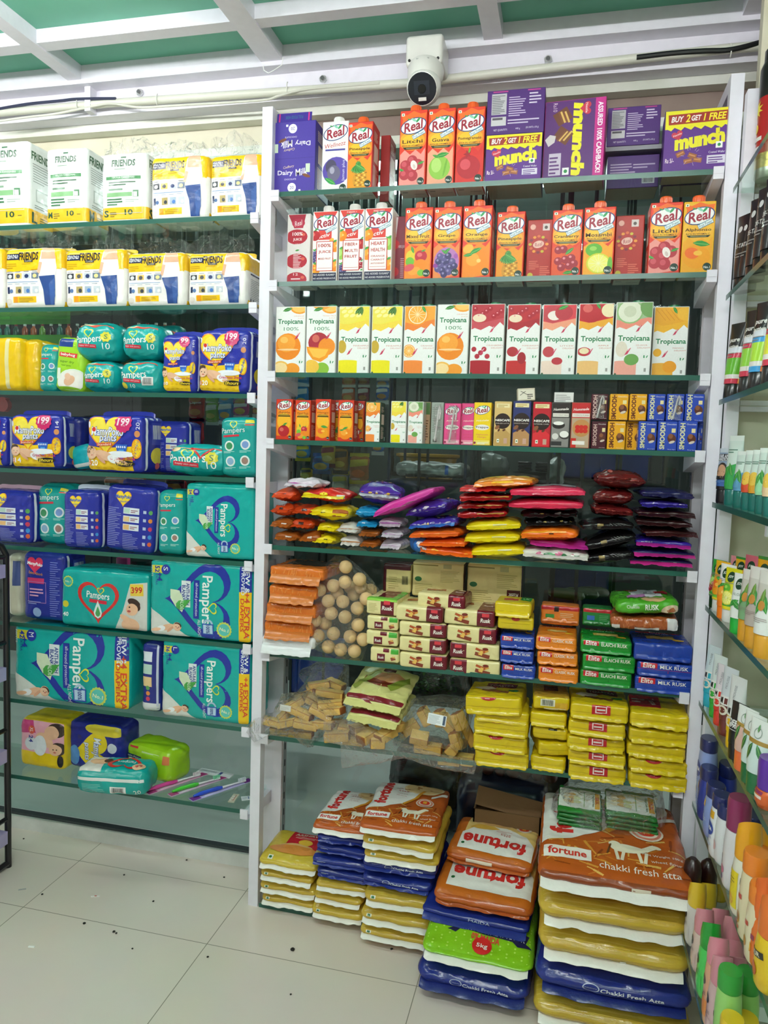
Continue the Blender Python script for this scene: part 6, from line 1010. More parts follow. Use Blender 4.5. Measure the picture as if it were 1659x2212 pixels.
def elite_t(c, c2, nm=''): return lambda d: (d.rect(0, 0, 1, 1, c), d.rect(.08, .04, .92, .12, 'c8202a') if 0 else None, d.box(.5, .5, .5, .22, 'dcc05a', 4), d.box(.52, .47, .4, .12, 'efd98a', -6), d.ell(.8, .35, .1, .07, 'f0c030'), d.rect(.1, .88, .9, 1, 'b8242a'), d.txt('Elite', .5, .94, .3, 'f0eae4', .07), d.txt(nm, .45, .8, .5, 'e8e4d8', .06))
BLU, ORG, GRN = '1f3f9e', 'e58420', '188a2c'
for i, (a, b, yt, yb) in enumerate(((1079, 1154, 1374, 1404), (1080, 1154, 1405, 1435), (1082, 1157, 1436, 1470))): brick(f'small blue milk rusk packet, {("topmost", "middle", "lowest")[i]} of three next to the orange ones', a, b, yt, yb, BLU, elite(BLU, 'MILK RUSK', '3a5ab8'), elite_t(BLU, '', 'MILK RUSK') if i == 0 else None, None, .0, .12, (1, -1, 0)[i], group='wrapped rusk packets in rows', fl=.008)
brick('orange packet standing on edge behind the classic rusk stack', 1168, 1252, 1308, 1352, 'dd7a2a', lambda d: (d.rect(0, 0, 1, 1, 'dd7a2a'), d.rect(0, .78, 1, 1, 'b8242a'), d.rect(.12, .2, .35, .55, '3a8a3a'), d.lines(.5, .15, .95, .7, 6, 'e8c8a0', .3), d.rect(.34, .7, .46, .95, '2a1414')), None, None, .09, .06, rx=0)
brick('green packet standing on edge behind the green rusk stack', 1258, 1324, 1314, 1355, '1f7a34', lambda d: (d.rect(0, 0, 1, 1, '1f7a34'), d.rect(0, .78, 1, 1, 'b8242a'), d.rect(.15, .15, .4, .6, '3a6ab8'), d.lines(.55, .15, .95, .7, 6, '6ab07a', .3)), None, None, .09, .06)
for i, (a, b, yt, yb) in enumerate(((1158, 1247, 1376, 1408), (1159, 1248, 1409, 1439), (1162, 1250, 1442, 1478))): brick(f'orange classic rusk packet, {("topmost", "middle", "lowest")[i]} of its stack', a, b, yt, yb, ORG, elite(ORG, 'CLASSIC RUSK', 'c86a14'), elite_t(ORG, '', 'CLASSIC RUSK') if i == 0 else None, None, .0, .13, (-1, 1, 0)[i], group='wrapped rusk packets in rows', fl=.008)
for i, (a, b, yt, yb) in enumerate(((1254, 1367, 1385, 1415), (1256, 1371, 1416, 1454), (1253, 1366, 1450, 1488))): brick(f'green rusk packet, {("topmost", "middle", "lowest")[i]} of the stack between orange and blue', a, b, yt, yb, GRN, elite(GRN, 'ELAICHI RUSK', '0f6a20'), elite_t(GRN, '', 'ELAICHI RUSK') if i == 0 else None, None, .0, .13, (-1, 2, -1)[i], group='wrapped rusk packets in rows', fl=.008)
for i, (a, b, yt, yb) in enumerate(((1368, 1496, 1392, 1432), (1377, 1499, 1433, 1467), (1371, 1494, 1465, 1503))): brick(f'large blue milk rusk packet, {("topmost", "middle", "lowest")[i]} of the stack at the corner post', a, b, yt, yb, BLU, (lambda d: (d.rect(0, 0, 1, 1, BLU), d.rect(.5, .1, .51, .6, '3a5ab8'))) if i == 0 else elite(BLU, 'MILK RUSK', 'b83a5a' if i == 1 else '3a5ab8'), elite_t(BLU, '', 'MILK RUSK') if i == 0 else None, None, .0, .13, (1, -1, 0)[i], group='wrapped rusk packets in rows', fl=.008)
brick('brown packet with white end lying under the green rusk bag', 1320, 1470, 1332, 1364, 'a8562a', lambda d: (weave('a8562a', 'c87a44')(d), d.rect(.84, 0, 1, 1, 'd8d8d8'), d.rect(.02, .1, .14, .4, 'd8d4d0'), d.rect(.36, 0, .72, .22, 'd0ccc4')), None, None, .012, .12, -2, -3, endfin=False, r=.012, nz=.003)
brick('lime green rusk bag lying on the blue and brown packets', 1326, 1470, 1295, 1330, '4fa828', lambda d: (d.txt('Chakola', .26, .55, .2, 'e8e0dc', .06), d.txt('RUSK', .56, .5, .22, 'eef2e4', .11, 0, 0, .03), d.ell(.88, .2, .18, .12, 'e0c8a8'), d.box(.86, .25, .12, .08, 'a8643a', 30)), lambda d: (d.rect(0, 0, 1, 1, '4fa828'), d.rect(.3, .25, .78, .9, 'dfe2e6'), d.rect(.2, .2, .5, .4, 'c88ac0'), d.rect(.7, .5, .9, .75, 'c8242a'), d.txt('RUSK', .55, .6, .18, '4a5a4a', .06, 80), d.rect(.1, .8, .45, 1, '8a5030'), d.ell(.6, .1, .2, .1, 'd8b080')), None, -.004, .15, 4, -4, endfin=False, r=.014, nz=.003, bulge=(.02, .05, .12))
# ------------------------------------------------------------------ seventh shelf: toast
TY = 'd9bd14'
def toast(lab=None, c='b81c24'):
    def f(d):
        d.rect(0, .48, 1, .5, 'b89c10'); d.rect(.62, .1, .625, .46, 'b89c10')
        if lab == 'big': d.rect(.36, .42, .68, 1, c); d.ring([(-1, -.6), (1, -.6), (1, .6), (-1, .6)], .52, .72, .1, .02, 'f0dcd8'); d.box(.52, .72, .14, .03, 'f0dcd8'); d.lines(.42, .5, .62, .56, 1, 'e8c0c0')
        elif lab == 'arc': d.ell(.42, .98, .14, .06, c); d.lines(.36, .9, .5, .95, 1, 'f0d8d0')
        elif lab == 'blk': d.rect(.45, .82, .7, 1, '2a2a1c'); d.lines(.47, .86, .68, .94, 1, 'd8d4b0')
    return f
def toast_t(d): d.rect(0, 0, 1, 1, TY); d.rect(.3, .55, .85, .85, '8a1a20'); d.txt('TOASTEA', .57, .7, .45, 'e8cfc0', .1); d.box(.5, .35, .5, .1, '7a4a24', -12); d.ell(.3, .5, .2, .1, 'e8d8c0'); d.ell(.82, .4, .1, .06, '2a8a3a')
def toast_v(d): d.rect(0, 0, 1, 1, TY); d.rect(0, .3, .55, 1, 'b02028'); d.txt('Toastea', .42, .6, .4, 'e8cfc0', .12, -80, 0, .02); d.lines(.05, .5, .3, .8, 2, 'e8c8b8')
TG = 'yellow toast packets'; nth4 = ('topmost', 'second', 'third', 'fourth', 'lowest')
cs = [((1008, 1132, 1506, 1550), (1024, 1140, 1534, 1562), (1024, 1143, 1556, 1593), (1020, 1138, 1590, 1628), (1023, 1140, 1624, 1660)), ((1148, 1228, 1504, 1536), (1146, 1226, 1540, 1571), (1149, 1226, 1572, 1600), (1150, 1222, 1604, 1634), (1147, 1224, 1636, 1666)), ((1230, 1358, 1522, 1560), (1229, 1354, 1560, 1594), (1222, 1348, 1594, 1624), (1227, 1354, 1625, 1655), (1228, 1353, 1656, 1690)), ((1362, 1492, 1542, 1576), (1356, 1484, 1578, 1610), (1354, 1483, 1611, 1641), (1356, 1486, 1643, 1672), (1357, 1486, 1674, 1707))]
nm4 = ('beside the clear bag of rusk slices', 'in the narrow second stack', 'in the stack with square red labels', 'in the stack against the corner post')
for k, stk in enumerate(cs):
    for i, (a, b, yt, yb) in enumerate(stk):
        F = toast({0: 'arc', 1: ('blk' if i == 2 else None), 2: 'big', 3: ('arc' if i in (3, 4) else None)}[k]) if not (k == 1 and i == 0) else (lambda d: (d.rect(.2, .3, .6, .8, 'e4e0c8'), d.bars(.24, .35, .56, .75), d.rect(.6, .1, .95, .6, 'd8a82a'), d.lines(.3, .02, .95, .22, 2, 'f0e8c8')))
        T = None if i else (toast_t, lambda d: (d.rect(0, 0, 1, 1, 'b08a28'), d.rect(.3, .3, .7, .6, '6a2a1c')), toast_t, toast_v)[k]
        brick(f'{nth4[i]} yellow toast packet {nm4[k]}', a, b, yt, yb, TY, F, T, None, (-.012, .0, -.012, -.008)[k]+(.004 if i == 1 and k == 0 else 0), .14, ((-3, 2, -2, 1, 2), (3, -2, 1, 24 if 0 else 12, -2), (2, -2, 3, -1, 0), (-2, 2, -1, 1, 0))[k][i], ((-4, 1, 0, 0, 0)[i] if k == 0 else 0), 0, .007, .0018, TG, 'toast_packet', 'toast packet', endfin=(k != 1 or i in (1, 4)), fl=.010)
# clear bags of rusk slices
def slice_(lb, px, py, y, L, w, h, rz, ry, c='c98a4a', c2='a8642c', rx=0):
    p = at(px, py, y); m = pack(L, w, h, c, 'matte', .005, {'T': D(L, w).rect(.03, .06, .97, .94, 'e0bb6c'), 'F': D(L, h).rect(.03, .08, .97, .92, 'dcb25e')}, (0, 0, 0), .0012, 70, int(px), None, None, {'L': c2, 'R': c2, 'B': c2})
    o = m.build('rusk_slice'); o.location = p-Vector((0, 0, h/2)); o.rotation_euler = (radians(rx), radians(ry), radians(rz)); return tag(o, lb, 'rusk slice', 'rusk slices in clear bags')
LB1, LB2, LB3 = 'golden brown rusk slice in the clear bags nearest the post', 'golden rusk slice in the bag with the white sticker', 'rusk slice under the cream printed bags at the shelf front'
R = random.Random(11)
for px, py, y, L, rz, ry in ((690, 1480, .09, .07, 10, -12), (725, 1478, .1, .06, -20, 10), (712, 1498, .06, .08, 5, 4), (665, 1500, .08, .07, -15, -25), (640, 1520, .05, .06, 25, -30), (685, 1520, .05, .075, -8, 20), (715, 1522, .03, .07, 12, -8), (735, 1510, .08, .05, 30, 0), (622, 1540, .06, .05, 40, -40), (650, 1540, .03, .07, -12, 12), (690, 1540, .02, .07, 6, 24), (725, 1536, .01, .06, -20, -15), (590, 1560, .03, .06, 10, 10), (625, 1562, .02, .065, -15, -20), (660, 1566, .01, .07, 5, 6), (700, 1566, .01, .06, -8, -6), (606, 1578, .05, .06, 0, 0), (650, 1584, .04, .07, 6, 0)):
    slice_(LB1, px, py, y, L, .03, .021, rz, ry, 'b5763c', '8a4c20')
for px, py, y, L, rz, ry, rx in ((910, 1540, .06, .03, 10, 60, 20), (942, 1540, .065, .028, 0, 78, 20), (985, 1548, .05, .03, -10, 66, 20), (905, 1590, .02, .05, 6, 8, 30), (965, 1560, .08, .06, -30, 30, 0), (975, 1590, .05, .03, 4, 70, 10), (925, 1616, .02, .075, 0, 0, 0), (968, 1618, .025, .03, 0, 40, 0), (890, 1570, .06, .05, 30, -30, 0), (1000, 1575, .08, .05, 20, 62, 0)):
    slice_(LB2, px, py, y, L*1.6 if abs(ry) > 50 else L, .034, .026, rz, ry, 'c8924a', '9a5c28', rx)
for px, py, y, L, rz, ry in ((730, 1590, .0, .07, 6, -8), (750, 1578, .03, .06, 10, 10), (795, 1590, -.01, .055, 60, -10), (775, 1575, .03, .05, 50, 0), (835, 1586, .0, .06, 55, -14), (850, 1570, .03, .06, 48, 0), (815, 1604, -.02, .04, 20, 0), (725, 1566, .05, .06, 0, 0), (765, 1600, .02, .06, 0, 0), (1000, 1640, .04, .06, 0, 0), (970, 1640, .03, .06, 5, 0)):
    slice_(LB3, px, py, y, L, .036, .026, rz, ry, 'c08c48', '8a5424')
Q1 = lambda cx, cy: (530+cx/3.318, 1420+cy/3.318)
filmbag('rusk_bag', 'clear bag of brown rusk slices at the back near the post', [Q1(*p) for p in ((395, 90), (520, 30), (600, 20), (740, 60), (745, 200), (730, 400), (560, 440), (380, 420), (330, 300), (460, 130))], .03, .14, 11, amp=.005)
filmbag('rusk_bag', 'clear crinkled bag with rolled white edge spilling past the post', [Q1(*p) for p in ((0, 520), (60, 430), (200, 400), (260, 260), (460, 240), (640, 330), (740, 400), (600, 520), (480, 640), (380, 545), (190, 545), (60, 600))], -.035, .055, 12, amp=.007)
filmbag('rusk_bag', 'clear bag with white sticker holding upright rusk slices', [Q1(*p) for p in ((1190, 300), (1400, 280), (1600, 300), (1630, 420), (1590, 640), (1420, 620), (1250, 640), (1060, 600), (1130, 470))], -.03, .13, 13, amp=.005)
filmbag('plastic_sheet', 'loose clear sheet hanging over the shelf edge below the rusk bags', [Q1(*p) for p in ((560, 460), (760, 440), (1000, 560), (1200, 640), (1500, 720), (1660, 740), (1640, 840), (1400, 800), (1150, 720), (960, 760), (690, 795), (680, 620), (560, 600))], -.04, -.018, 14, amp=.006)
g = pack(.047, .002, .026, 'e4e8ea', 'matte', .0006, {'F': D(.047, .026).rect(0, 0, 1, 1, 'e6eaec').lines(.05, .1, .75, .9, 7, '9aa4aa', .3).rect(.82, .1, .95, .95, '4a5a70')}).build('sticker'); p = at(942, 1566, -.044); g.location = p; g.rotation_euler = (radians(-14), radians(6), 0); tag(g, 'white printed sticker on the clear bag of upright rusk slices', 'sticker')
g = pack(.03, .002, .016, 'd4d2cc', 'matte', .0006, {'F': D(.03, .016).rect(0, 0, 1, 1, 'd6d4ce').lines(.1, .2, .9, .8, 3, 'a8a8a4', .3)}).build('sticker'); p = at(616, 1536, -.05); g.location = p; g.rotation_euler = (0, radians(4), 0); tag(g, 'small pale sticker on the crinkled bag by the post', 'sticker')
def loaf(d): d.rect(0, 0, 1, 1, 'd9d48a'); d.ell(.5, .55, .36, .2, '8a3a24'); d.ell(.56, .64, .3, .14, 'e0a070'); d.poly([(.1, .2), (.4, .75), (.3, .8), (.02, .3)], '9aa84a'); d.poly([(0, 0), (1, 0), (1, .1), (0, .1)], '7a1c28'); d.poly([(.7, .3), (.95, .6), (.9, .75), (.6, .4)], '8a9a3a'); d.rect(.4, .8, .62, .9, '5a2a1c')
for i, (a, b, yt, yb) in enumerate(((744, 880, 1488, 1516), (750, 872, 1528, 1562))): bag(('upper cream printed bag of bakery slices', 'lower cream printed bag of bakery slices, resting at the shelf front')[i], a, b, yt, yb, 'd9d48a', lambda d: (d.poly([(.25, 1), (.45, 1), (.6, 0), (.5, 0)], '7a1c28') if 0 else d.rect(0, 0, 1, .22, '7a1c28') if i else d.poly([(.3, 1), (.42, 1), (.56, 0), (.46, 0)], '7a1c28')), loaf, (.0, -.01)[i], .17, -4, 4, (16, 8)[i], 'd9d48a', .004, name='bakery_bag', cat='bakery bag')
# ------------------------------------------------------------------ flour sacks
GO, GO2 = 'cfae3c', 'd8ba50'
def sack(lb, xl, xr, yt, yb, yF, d, col, T=None, F=None, fc='eceae2', rz=0, fl=.013, pinch=.5, pw=3, nz=.0025, group='flour sacks stacked at floor level', ry=0, rx=0, bulge=(.0, .01, .16), fz=-.25, r=None, dz=0):
    pm = (yt+yb)/2; a = at(xl, pm, yF); b = at(xr, pm, yF); w = (b-a).length; z0 = max(.013, at((xl+xr)/2, yb, yF).z); h = at((xl+xr)/2, yt, yF).z-z0+.006
    t = thing('flour_sack', lb, 'flour sack', ((a.x+b.x)/2, yF+d/2, z0+dz), radians(rz), group, radians(rx), radians(ry)); pr = {}
    for k, f, ww, hh in (('T', T, w, d), ('F', F, w, h)):
        if f: dd = D(ww, hh); f(dd); pr[k] = dd
    m = pack(w, d, h, col, 'film', r or h*.42, pr, bulge, nz, 16, int(xl+yt), None, (1, pinch, pw)); m.build('sack_body', t)
    fin(m, 'sealed_end', t, 'F', fl, fc, 'film', int(xl+yb), .55, z=h*fz, wav=.0025); return t
def wheat(d, x, y, k, rot, c='e0a84a'):
    n0 = len(d.p); d.box(x, y, k, .01, c, rot); a = radians(rot)
    for i in range(5):
        for s in (-1, 1): d.shape(LEAF, x+(k*.1*i)*cos(a), y+(k*.1*i)*sin(a)*d.W/d.H, k*.13, c, rot+s*35)
    for i in range(n0, len(d.p)): d.fix[i] = 1
def fortune(d, top='brown'):
    d.rect(0, 0, 1, 1, 'b5561c'); R = random.Random(7)
    for i in range(46): wheat(d, R.uniform(.02, .98), R.uniform(.02, .5), R.uniform(.08, .16), R.uniform(-40, 220), R.choice(('d8963a', '8a3c12', 'c8742a', 'e0b05a')))
    d.poly([(0, .26), (.22, .32), (.45, .46), (.58, .6), (.66, .8), (.7, 1), (0, 1)], 'ecebe6'); d.ell(.66, .86, .28, .2, 'e8d0a0'); d.ell(.66, .87, .25, .18, 'dcb880'); [d.ell(R.uniform(.5, .82), R.uniform(.78, .96), .02, .015, 'a8703a') for i in range(9)]
    d.poly([(.45, .46), (.58, .6), (.66, .8), (.70, .8), (.63, .6), (.48, .43)], 'd8942a'); d.poly([(.80, .62), (1, .74), (1, .80), (.8, .66)], 'e8e4dc')
    d.txt('fortune', .15, .66, .58*d.H/d.W if d.H < d.W*1.2 else .7, 'd0302c', .17, 90, 0, .05); d.txt('atta', .4, .74, .15, 'b5605a', .05); d.txt('100% atta', .4, .66, .14, 'c88a84', .026); d.txt('0% maida', .4, .61, .14, 'c88a84', .026); d.txt('chakki fresh', .38, .80, .2, 'b5605a', .04)
    d.ell(.74, .50, .12, .12, 'e8d8c4'); d.ell(.74, .50, .105, .105, 'd8806a'); d.ell(.74, .50, .085, .085, 'ecd8c4'); d.ell(.74, .5, .065, .065, 'd83a24'); d.box(.74, .5, .05, .07, 'f0a83a')
    d.box(.19, .17, .32, .13, 'f0ece6'); d.txt('fortune', .19, .175, .26, 'cc302c', .08, 0, 0, .03)
    # white cow
    d.ell(.60, .285, .12, .05, 'ece4cc'); d.ell(.51, .315, .04, .035, 'ece4cc'); d.poly([(.69, .31), (.77, .37), (.79, .33), (.72, .27)], 'ece4cc'); d.ell(.79, .345, .035, .022, 'ece4cc', -20); [d.box(x, .215, .022, .12, 'ece4cc', s) for x, s in ((.52, 6), (.56, -10), (.67, 8), (.71, -8))]; d.box(.47, .26, .012, .12, '5a3a20', -14)
    d.txt('Net Weight 10kg', .82, .25, .26, 'f0e4d4', .032); d.txt('wheat flour', .84, .20, .2, 'f0e4d4', .03); d.txt('chakki fresh atta', .66, .10, .52, 'f4ece0', .06)
def fortune_up(d):
    d.rect(0, 0, 1, 1, 'c0661f'); d.rect(.14, .12, .98, .98, 'e8c87a'); d.ell(.42, .86, .26, .16, 'dcb87a'); d.ell(.42, .87, .22, .13, 'd0a468'); d.poly([(.12, .1), (.98, .1), (.97, .4), (.85, .62), (.6, .72), (.3, .66), (.12, .45)], 'ecebe6'); d.txt('fortune', .52, .30, .74, 'd0302c', .22, 180, 0, .04); d.ell(.8, .82, .09, .09, 'e8d8c4'); d.ell(.8, .82, .06, .06, 'd83a24'); d.box(.8, .82, .04, .05, 'f0a83a'); d.txt('atta', .62, .53, .12, 'b5605a', .05, 180); d.lines(.5, .58, .7, .64, 2, 'd8a8a4', .4); d.shape(LEAF, .36, .62, .18, 'e0b04a', 10); d.ell(.17, .2, .02, .02, '2a6a3a')
def gold_f(d):
    d.lines(.0, .05, 1, .95, 12, 'd8bb52', .2); d.rect(.10, .58, .17, .85, 'e8e8d8'); d.rect(.115, .62, .155, .81, '2a6a3a'); d.rect(.52, 0, .56, .25, 'e8e4d4')
def gold_p(d): d.lines(.0, .05, 1, .95, 14, 'd4b44a', .2); d.rect(.55, 0, .59, .2, 'e8e4d4')
def pill(d): d.rect(0, 0, 1, 1, '1d2d80'); d.ring(CIRC, .36, .55, .055, .008, 'b8c0d8'); d.txt('Pillsbury', .36, .55, .08, 'b8c0d8', .018); d.txt('Chakki Fresh Atta', .62, .5, .4, 'dfe3ee', .055, 0, 0, .02)
def pill0(d): d.rect(0, 0, 1, 1, '1d2d80'); d.lines(.1, .3, .25, .6, 2, 'b8c0d8')
def pill_t(d): d.rect(0, 0, 1, 1, 'a8a070'); d.rect(0, 0, 1, .1, '1d2d80'); R = random.Random(4); [d.ell(R.uniform(.05, .95), R.uniform(.12, .9), .05, .03, R.choice(('8a7a4a', 'c8b88a', '7a4a3a'))) for i in range(20)]
def gold_t(d): d.rect(0, 0, 1, 1, GO); d.lines(0, 0, 1, 1, 30, GO2, .3)
# first stack, by the post
SK1 = 'in the short stack of yellow sacks against the post'
def aash(d): d.rect(0, 0, 1, 1, 'd0b43a'); d.rect(.3, .28, 1, .98, 'c8202c'); d.txt('AASHIRVAAD', .66, .82, .6, 'e8d8c0', .1, 0, 0, .02); d.lines(.4, .66, .95, .74, 2, 'e8b8a8', .4); d.ell(.62, .54, .12, .09, 'e8b83a'); d.ell(.5, .36, .3, .12, 'e0b070'); d.ell(.5, .3, .42, .12, 'd88a3a'); d.rect(.14, .03, .22, .12, 'e8e8d8'); d.ell(.18, .075, .025, .025, '2a6a3a')
sack('topmost sack '+SK1+', with red panel', 556, 684, 1862, 1886, -.012, .175, 'd0b43a', aash, None, rz=1, fz=-.3)
for i, (a, b, yt, yb) in enumerate(((560, 678, 1888, 1914), (557, 680, 1914, 1940), (562, 680, 1940, 1966))): sack(f'{ORD[i+1]} sack {SK1}', a, b, yt, yb, -.012, .17, GO, gold_t, gold_f, rz=(-2, 2, 0)[i])
SK2 = 'in the second stack from the post'
sack('tilted wheat printed sack on top of the second stack from the post', 674, 826, 1788, 1812, -.035, .22, 'b5561c', fortune, None, rz=-2, rx=0, fz=-.1, ry=-2, nz=.003)
for i, (a, b, yt, yb, c, F) in enumerate(((680, 800, 1808, 1828, '1d2d80', pill0), (682, 800, 1832, 1854, '1d2d80', pill0), (670, 800, 1858, 1882, '1d2d80', pill0), (682, 800, 1884, 1908, '1d2d80', pill0), (678, 792, 1910, 1934, GO, gold_p), (678, 785, 1936, 1962, GO, gold_p), (670, 786, 1964, 1998, 'd4b63e', gold_f))):
    sack(f'{ORD[i+1]} sack from the top {SK2}', a, b, yt, yb, -.035, .20, c, pill_t if c[0] == '1' else gold_t, F, fc='1d2d80' if c[0] == '1' else 'eceae2', rz=(2, -2, 1, -1, 2, -2, 0)[i], fl=.009 if c[0] == '1' else .012)
SK3 = 'in the third stack from the post'
sack('large wheat printed sack with two red name marks, on top of the third stack', 772, 942, 1786, 1814, -.075, .26, 'b5561c', fortune, None, rz=1, fz=-.1, nz=.003)
for i, (a, b, yt, yb, c, F) in enumerate(((782, 945, 1816, 1848, GO, gold_f), (782, 944, 1846, 1874, GO, gold_f), (778, 940, 1866, 1894, '1d2d80', pill), (782, 936, 1898, 1932, '1d2d80', pill), (782, 940, 1934, 1976, GO, gold_f), (776, 936, 1976, 2016, GO, gold_f), (774, 930, 2014, 2056, GO, gold_f))):
    sack(f'{ORD[i+1]} sack from the top {SK3}', a, b, yt, yb, -.075, .25, c, gold_t if c == GO else pill0, F, fc='1d2d80' if c[0] == '1' else 'eceae2', rz=(-2, 1, 2, -2, 1, -1, 0)[i], fl=.01 if c[0] == '1' else .014)
SK4 = 'in the fourth stack from the post'
sack('upper brown sack with upside down red name in the fourth stack', 966, 1160, 1848, 1884, -.02, .19, 'b4571c', fortune_up, lambda d: d.rect(.25, .3, .55, .7, 'e8dcc8'), fc='b4571c', rz=-6, fl=.008, nz=.003, rx=4)
sack('lower brown sack with upside down red name in the fourth stack', 936, 1158, 1940, 1986, -.125, .29, 'b4571c', fortune_up, None, fc='a84e18', rz=-3, fl=.008, nz=.003, rx=0)
sack('dark blue sack '+SK4+', between brown and lime sacks', 916, 1152, 1982, 2010, -.13, .30, '1d2d80', pill0, lambda d: d.txt('MAIDA', .55, .5, .2, 'b8c0d8', .05), fc='1d2d80', rz=-4, fl=.018, nz=.003)
def limesack(d):
    d.rect(0, 0, 1, 1, '86c41e'); [d.ell(.03+.067*(i % 15), .02+.05*(i//15)+.025*(i % 2), .009, .009, 'b8e05a') for i in range(300)]; hh = d.H; d.H *= .44; d.poly([(.25, .58), (.95, .56), (.92, .40), (1, .33), (.85, .30), (.8, .38), (.32, .44), (.28, .36), (.2, .4), (.3, .48)], '1c2048'); d.txt('WHOLE WHEAT FLOUR', .62, .48, .58, 'dfe3e8', .075, -2, 0, .02); d.txt('0% MAIDA', .56, .34, .26, 'd8443a', .07, -2, 0, .03); d.ell(.54, .2, .09, .09, 'd02a2a'); d.txt('5kg', .54, .19, .1, 'f0e8e4', .06, 0, 0, .02); d.H = hh
sack('lime green whole wheat sack '+SK4, 912, 1156, 2054, 2108, -.215, .37, '86c41e', limesack, None, fc='eceae2', rz=-2, fl=.018, nz=.003, pinch=.8, pw=2.2)
sack('dark blue sack at the bottom of the fourth stack', 902, 1150, 2108, 2170, -.215, .37, '1d2d80', pill0, pill, fc='1a2670', rz=-2, fl=.022, nz=.003)
SK5 = 'in the big stack of sacks at the corner'
sack('large white and brown sack with cow print, on top of the corner stack', 1160, 1508, 1894, 1946, -.25, .40, 'b5561c', fortune, lambda d: (d.rect(0, 0, 1, 1, '8a3e14'), d.rect(.6, .1, .72, .6, 'e8dcc8')), fc='f0eee8', rz=0, fl=.024, nz=.003, fz=-.2)
for i, (a, b, yt, yb, c, F) in enumerate(((1158, 1492, 1958, 2034, GO, gold_p), (1164, 1498, 2036, 2112, GO, gold_p), (1156, 1500, 2110, 2188, '1d2d80', pill), (1150, 1496, 2190, 2262, GO, gold_p))):
    sack(('gold sack right under the cow printed sack', 'second gold sack down in the big corner stack', 'dark blue lettered sack in the big corner stack', 'gold sack at floor level under the corner stack')[i], a, b, yt, yb, -.25, .40, c, gold_t if c == GO else pill0, F, fc='1a2670' if c[0] == '1' else 'f0eee8', rz=(1, -1, 0, 0)[i], fl=.022, nz=.003, fz=-.42)
# sachet blocks on the big sack
zt = at(1320, 1880, -.1).z+.01
def sachet(d): d.rect(0, 0, 1, 1, '1f7a2c'); d.rect(.02, .12, .98, .86, 'dfe4de'); d.txt('Ginger Garlic Paste', .82, .5, .6, '3a6a3a', .06, -90, 0, .02); d.rect(.86, .2, .97, .8, 'd8a02a'); d.txt('SILK', .915, .5, .4, 'b82a24', .08, -90, 0, .03); [d.ell(.2+.12*(i % 3), .35+.14*(i//3), .09, .08, ('e8dcc0', 'd8b070', 'c8d0a0')[i % 3]) for i in range(8)]; d.rect(.6, .2, .62, .8, '8ab08a')
for i, (a, b, y0, y1, lb) in enumerate(((1204, 1302, 1740, 1790, 'green sachet block on the cow printed sack, nearest the brown sacks'), (1308, 1424, 1748, 1800, 'green sachet block on the cow printed sack, nearest the corner post'))):
    zs_ = at(1330, 1894, -.25).z+.008; p = at((a+b)/2, y1, z=zs_); w = (at(a, 1760, p.y)-at(b, 1760, p.y)).length
    t = thing('sachet_block', lb, 'sachet pack', (p.x, p.y+.068, zs_), radians(-2), 'green sachet blocks', radians(2))
    for k in range(4):
        m = pack(w*.98, .13, .011, '1b6e28', 'film', .005, {'T': (lambda dd: (sachet(dd), dd)[1])(D(w*.98, .13))} if k == 3 else None, (0, 0, .15), .002, 40, i*5+k); o = m.build('sachet', t); o.location = ((-1)**k*.002, 0, .0105*k)
filmbag('plastic_sheet', 'clear wrap round the green sachet blocks on the corner stack', [(1195, 1720), (1230, 1690), (1330, 1690), (1430, 1700), (1440, 1760), (1432, 1800), (1300, 1806), (1205, 1796), (1188, 1760)], at(1300, 1795, z=at(1330, 1894, -.25).z).y-.02, at(1300, 1795, z=at(1330, 1894, -.25).z).y+.16, 31, amp=.006)
# ------------------------------------------------------------------ cosmetics along the side wall
def sideplace(i, px, py, X): 
    p = at(px, py, x=X); return p
def sz(i, px, pyt, X): return at(px, pyt, x=X).z-ZW[i]
def tube_body(h, w, dp, caph, capc, bands, kind='plastic', capw=.62, flat=.16):
    """standing tube: round cap below, flat crimp above"""
    secs = []; z0 = caph
    zs = [0, .04, .2, .45, .7, .88, .95, 1.0]
    cols = lambda t: [c for f, c in bands if t >= f-1e-6][-1]
    cuts = sorted(set(zs+[f for f, c in bands])); 
    for t in cuts:
        wd_ = w/2*(.86+.14*min(1, t*1.6)); dd = dp/2*max(.04, (1-t**1.7)); secs.append((z0+(h-z0)*t, wd_, dd, cols(t), kind))
    g = loft(secs, 20); return g
def tube(i, lb, px, pyt, bands, capc, w=.045, dp=.034, X=1.115, caph=.03, art=None, rz=0, tilt=0, h=None, group=None, cap='cap', pym=None):
    hh = h or sz(i, px, pyt, X); p = at(px, pym or pyt+20, x=X)
    t = thing('cosmetic_tube', lb, 'tube', (X+dp/2-.017, min(p.y, -.062), ZW[i]), radians(-62+rz), group, radians(tilt))
    g = tube_body(hh, w, dp, caph, capc, bands)
    if art: dd = D(w*1.15, hh-caph-.012); art(dd); decal(g, dd, caph+.006)
    g.build('tube_body', t)
    loft([(0, w*.40, dp*.44, capc, 'plastic'), (.003, w*.42, dp*.46, capc, 'plastic'), (caph-.002, w*.42, dp*.46, capc, 'plastic'), (caph+.001, w*.38, dp*.4, capc, 'plastic')], 20).build(cap, t)
    return t
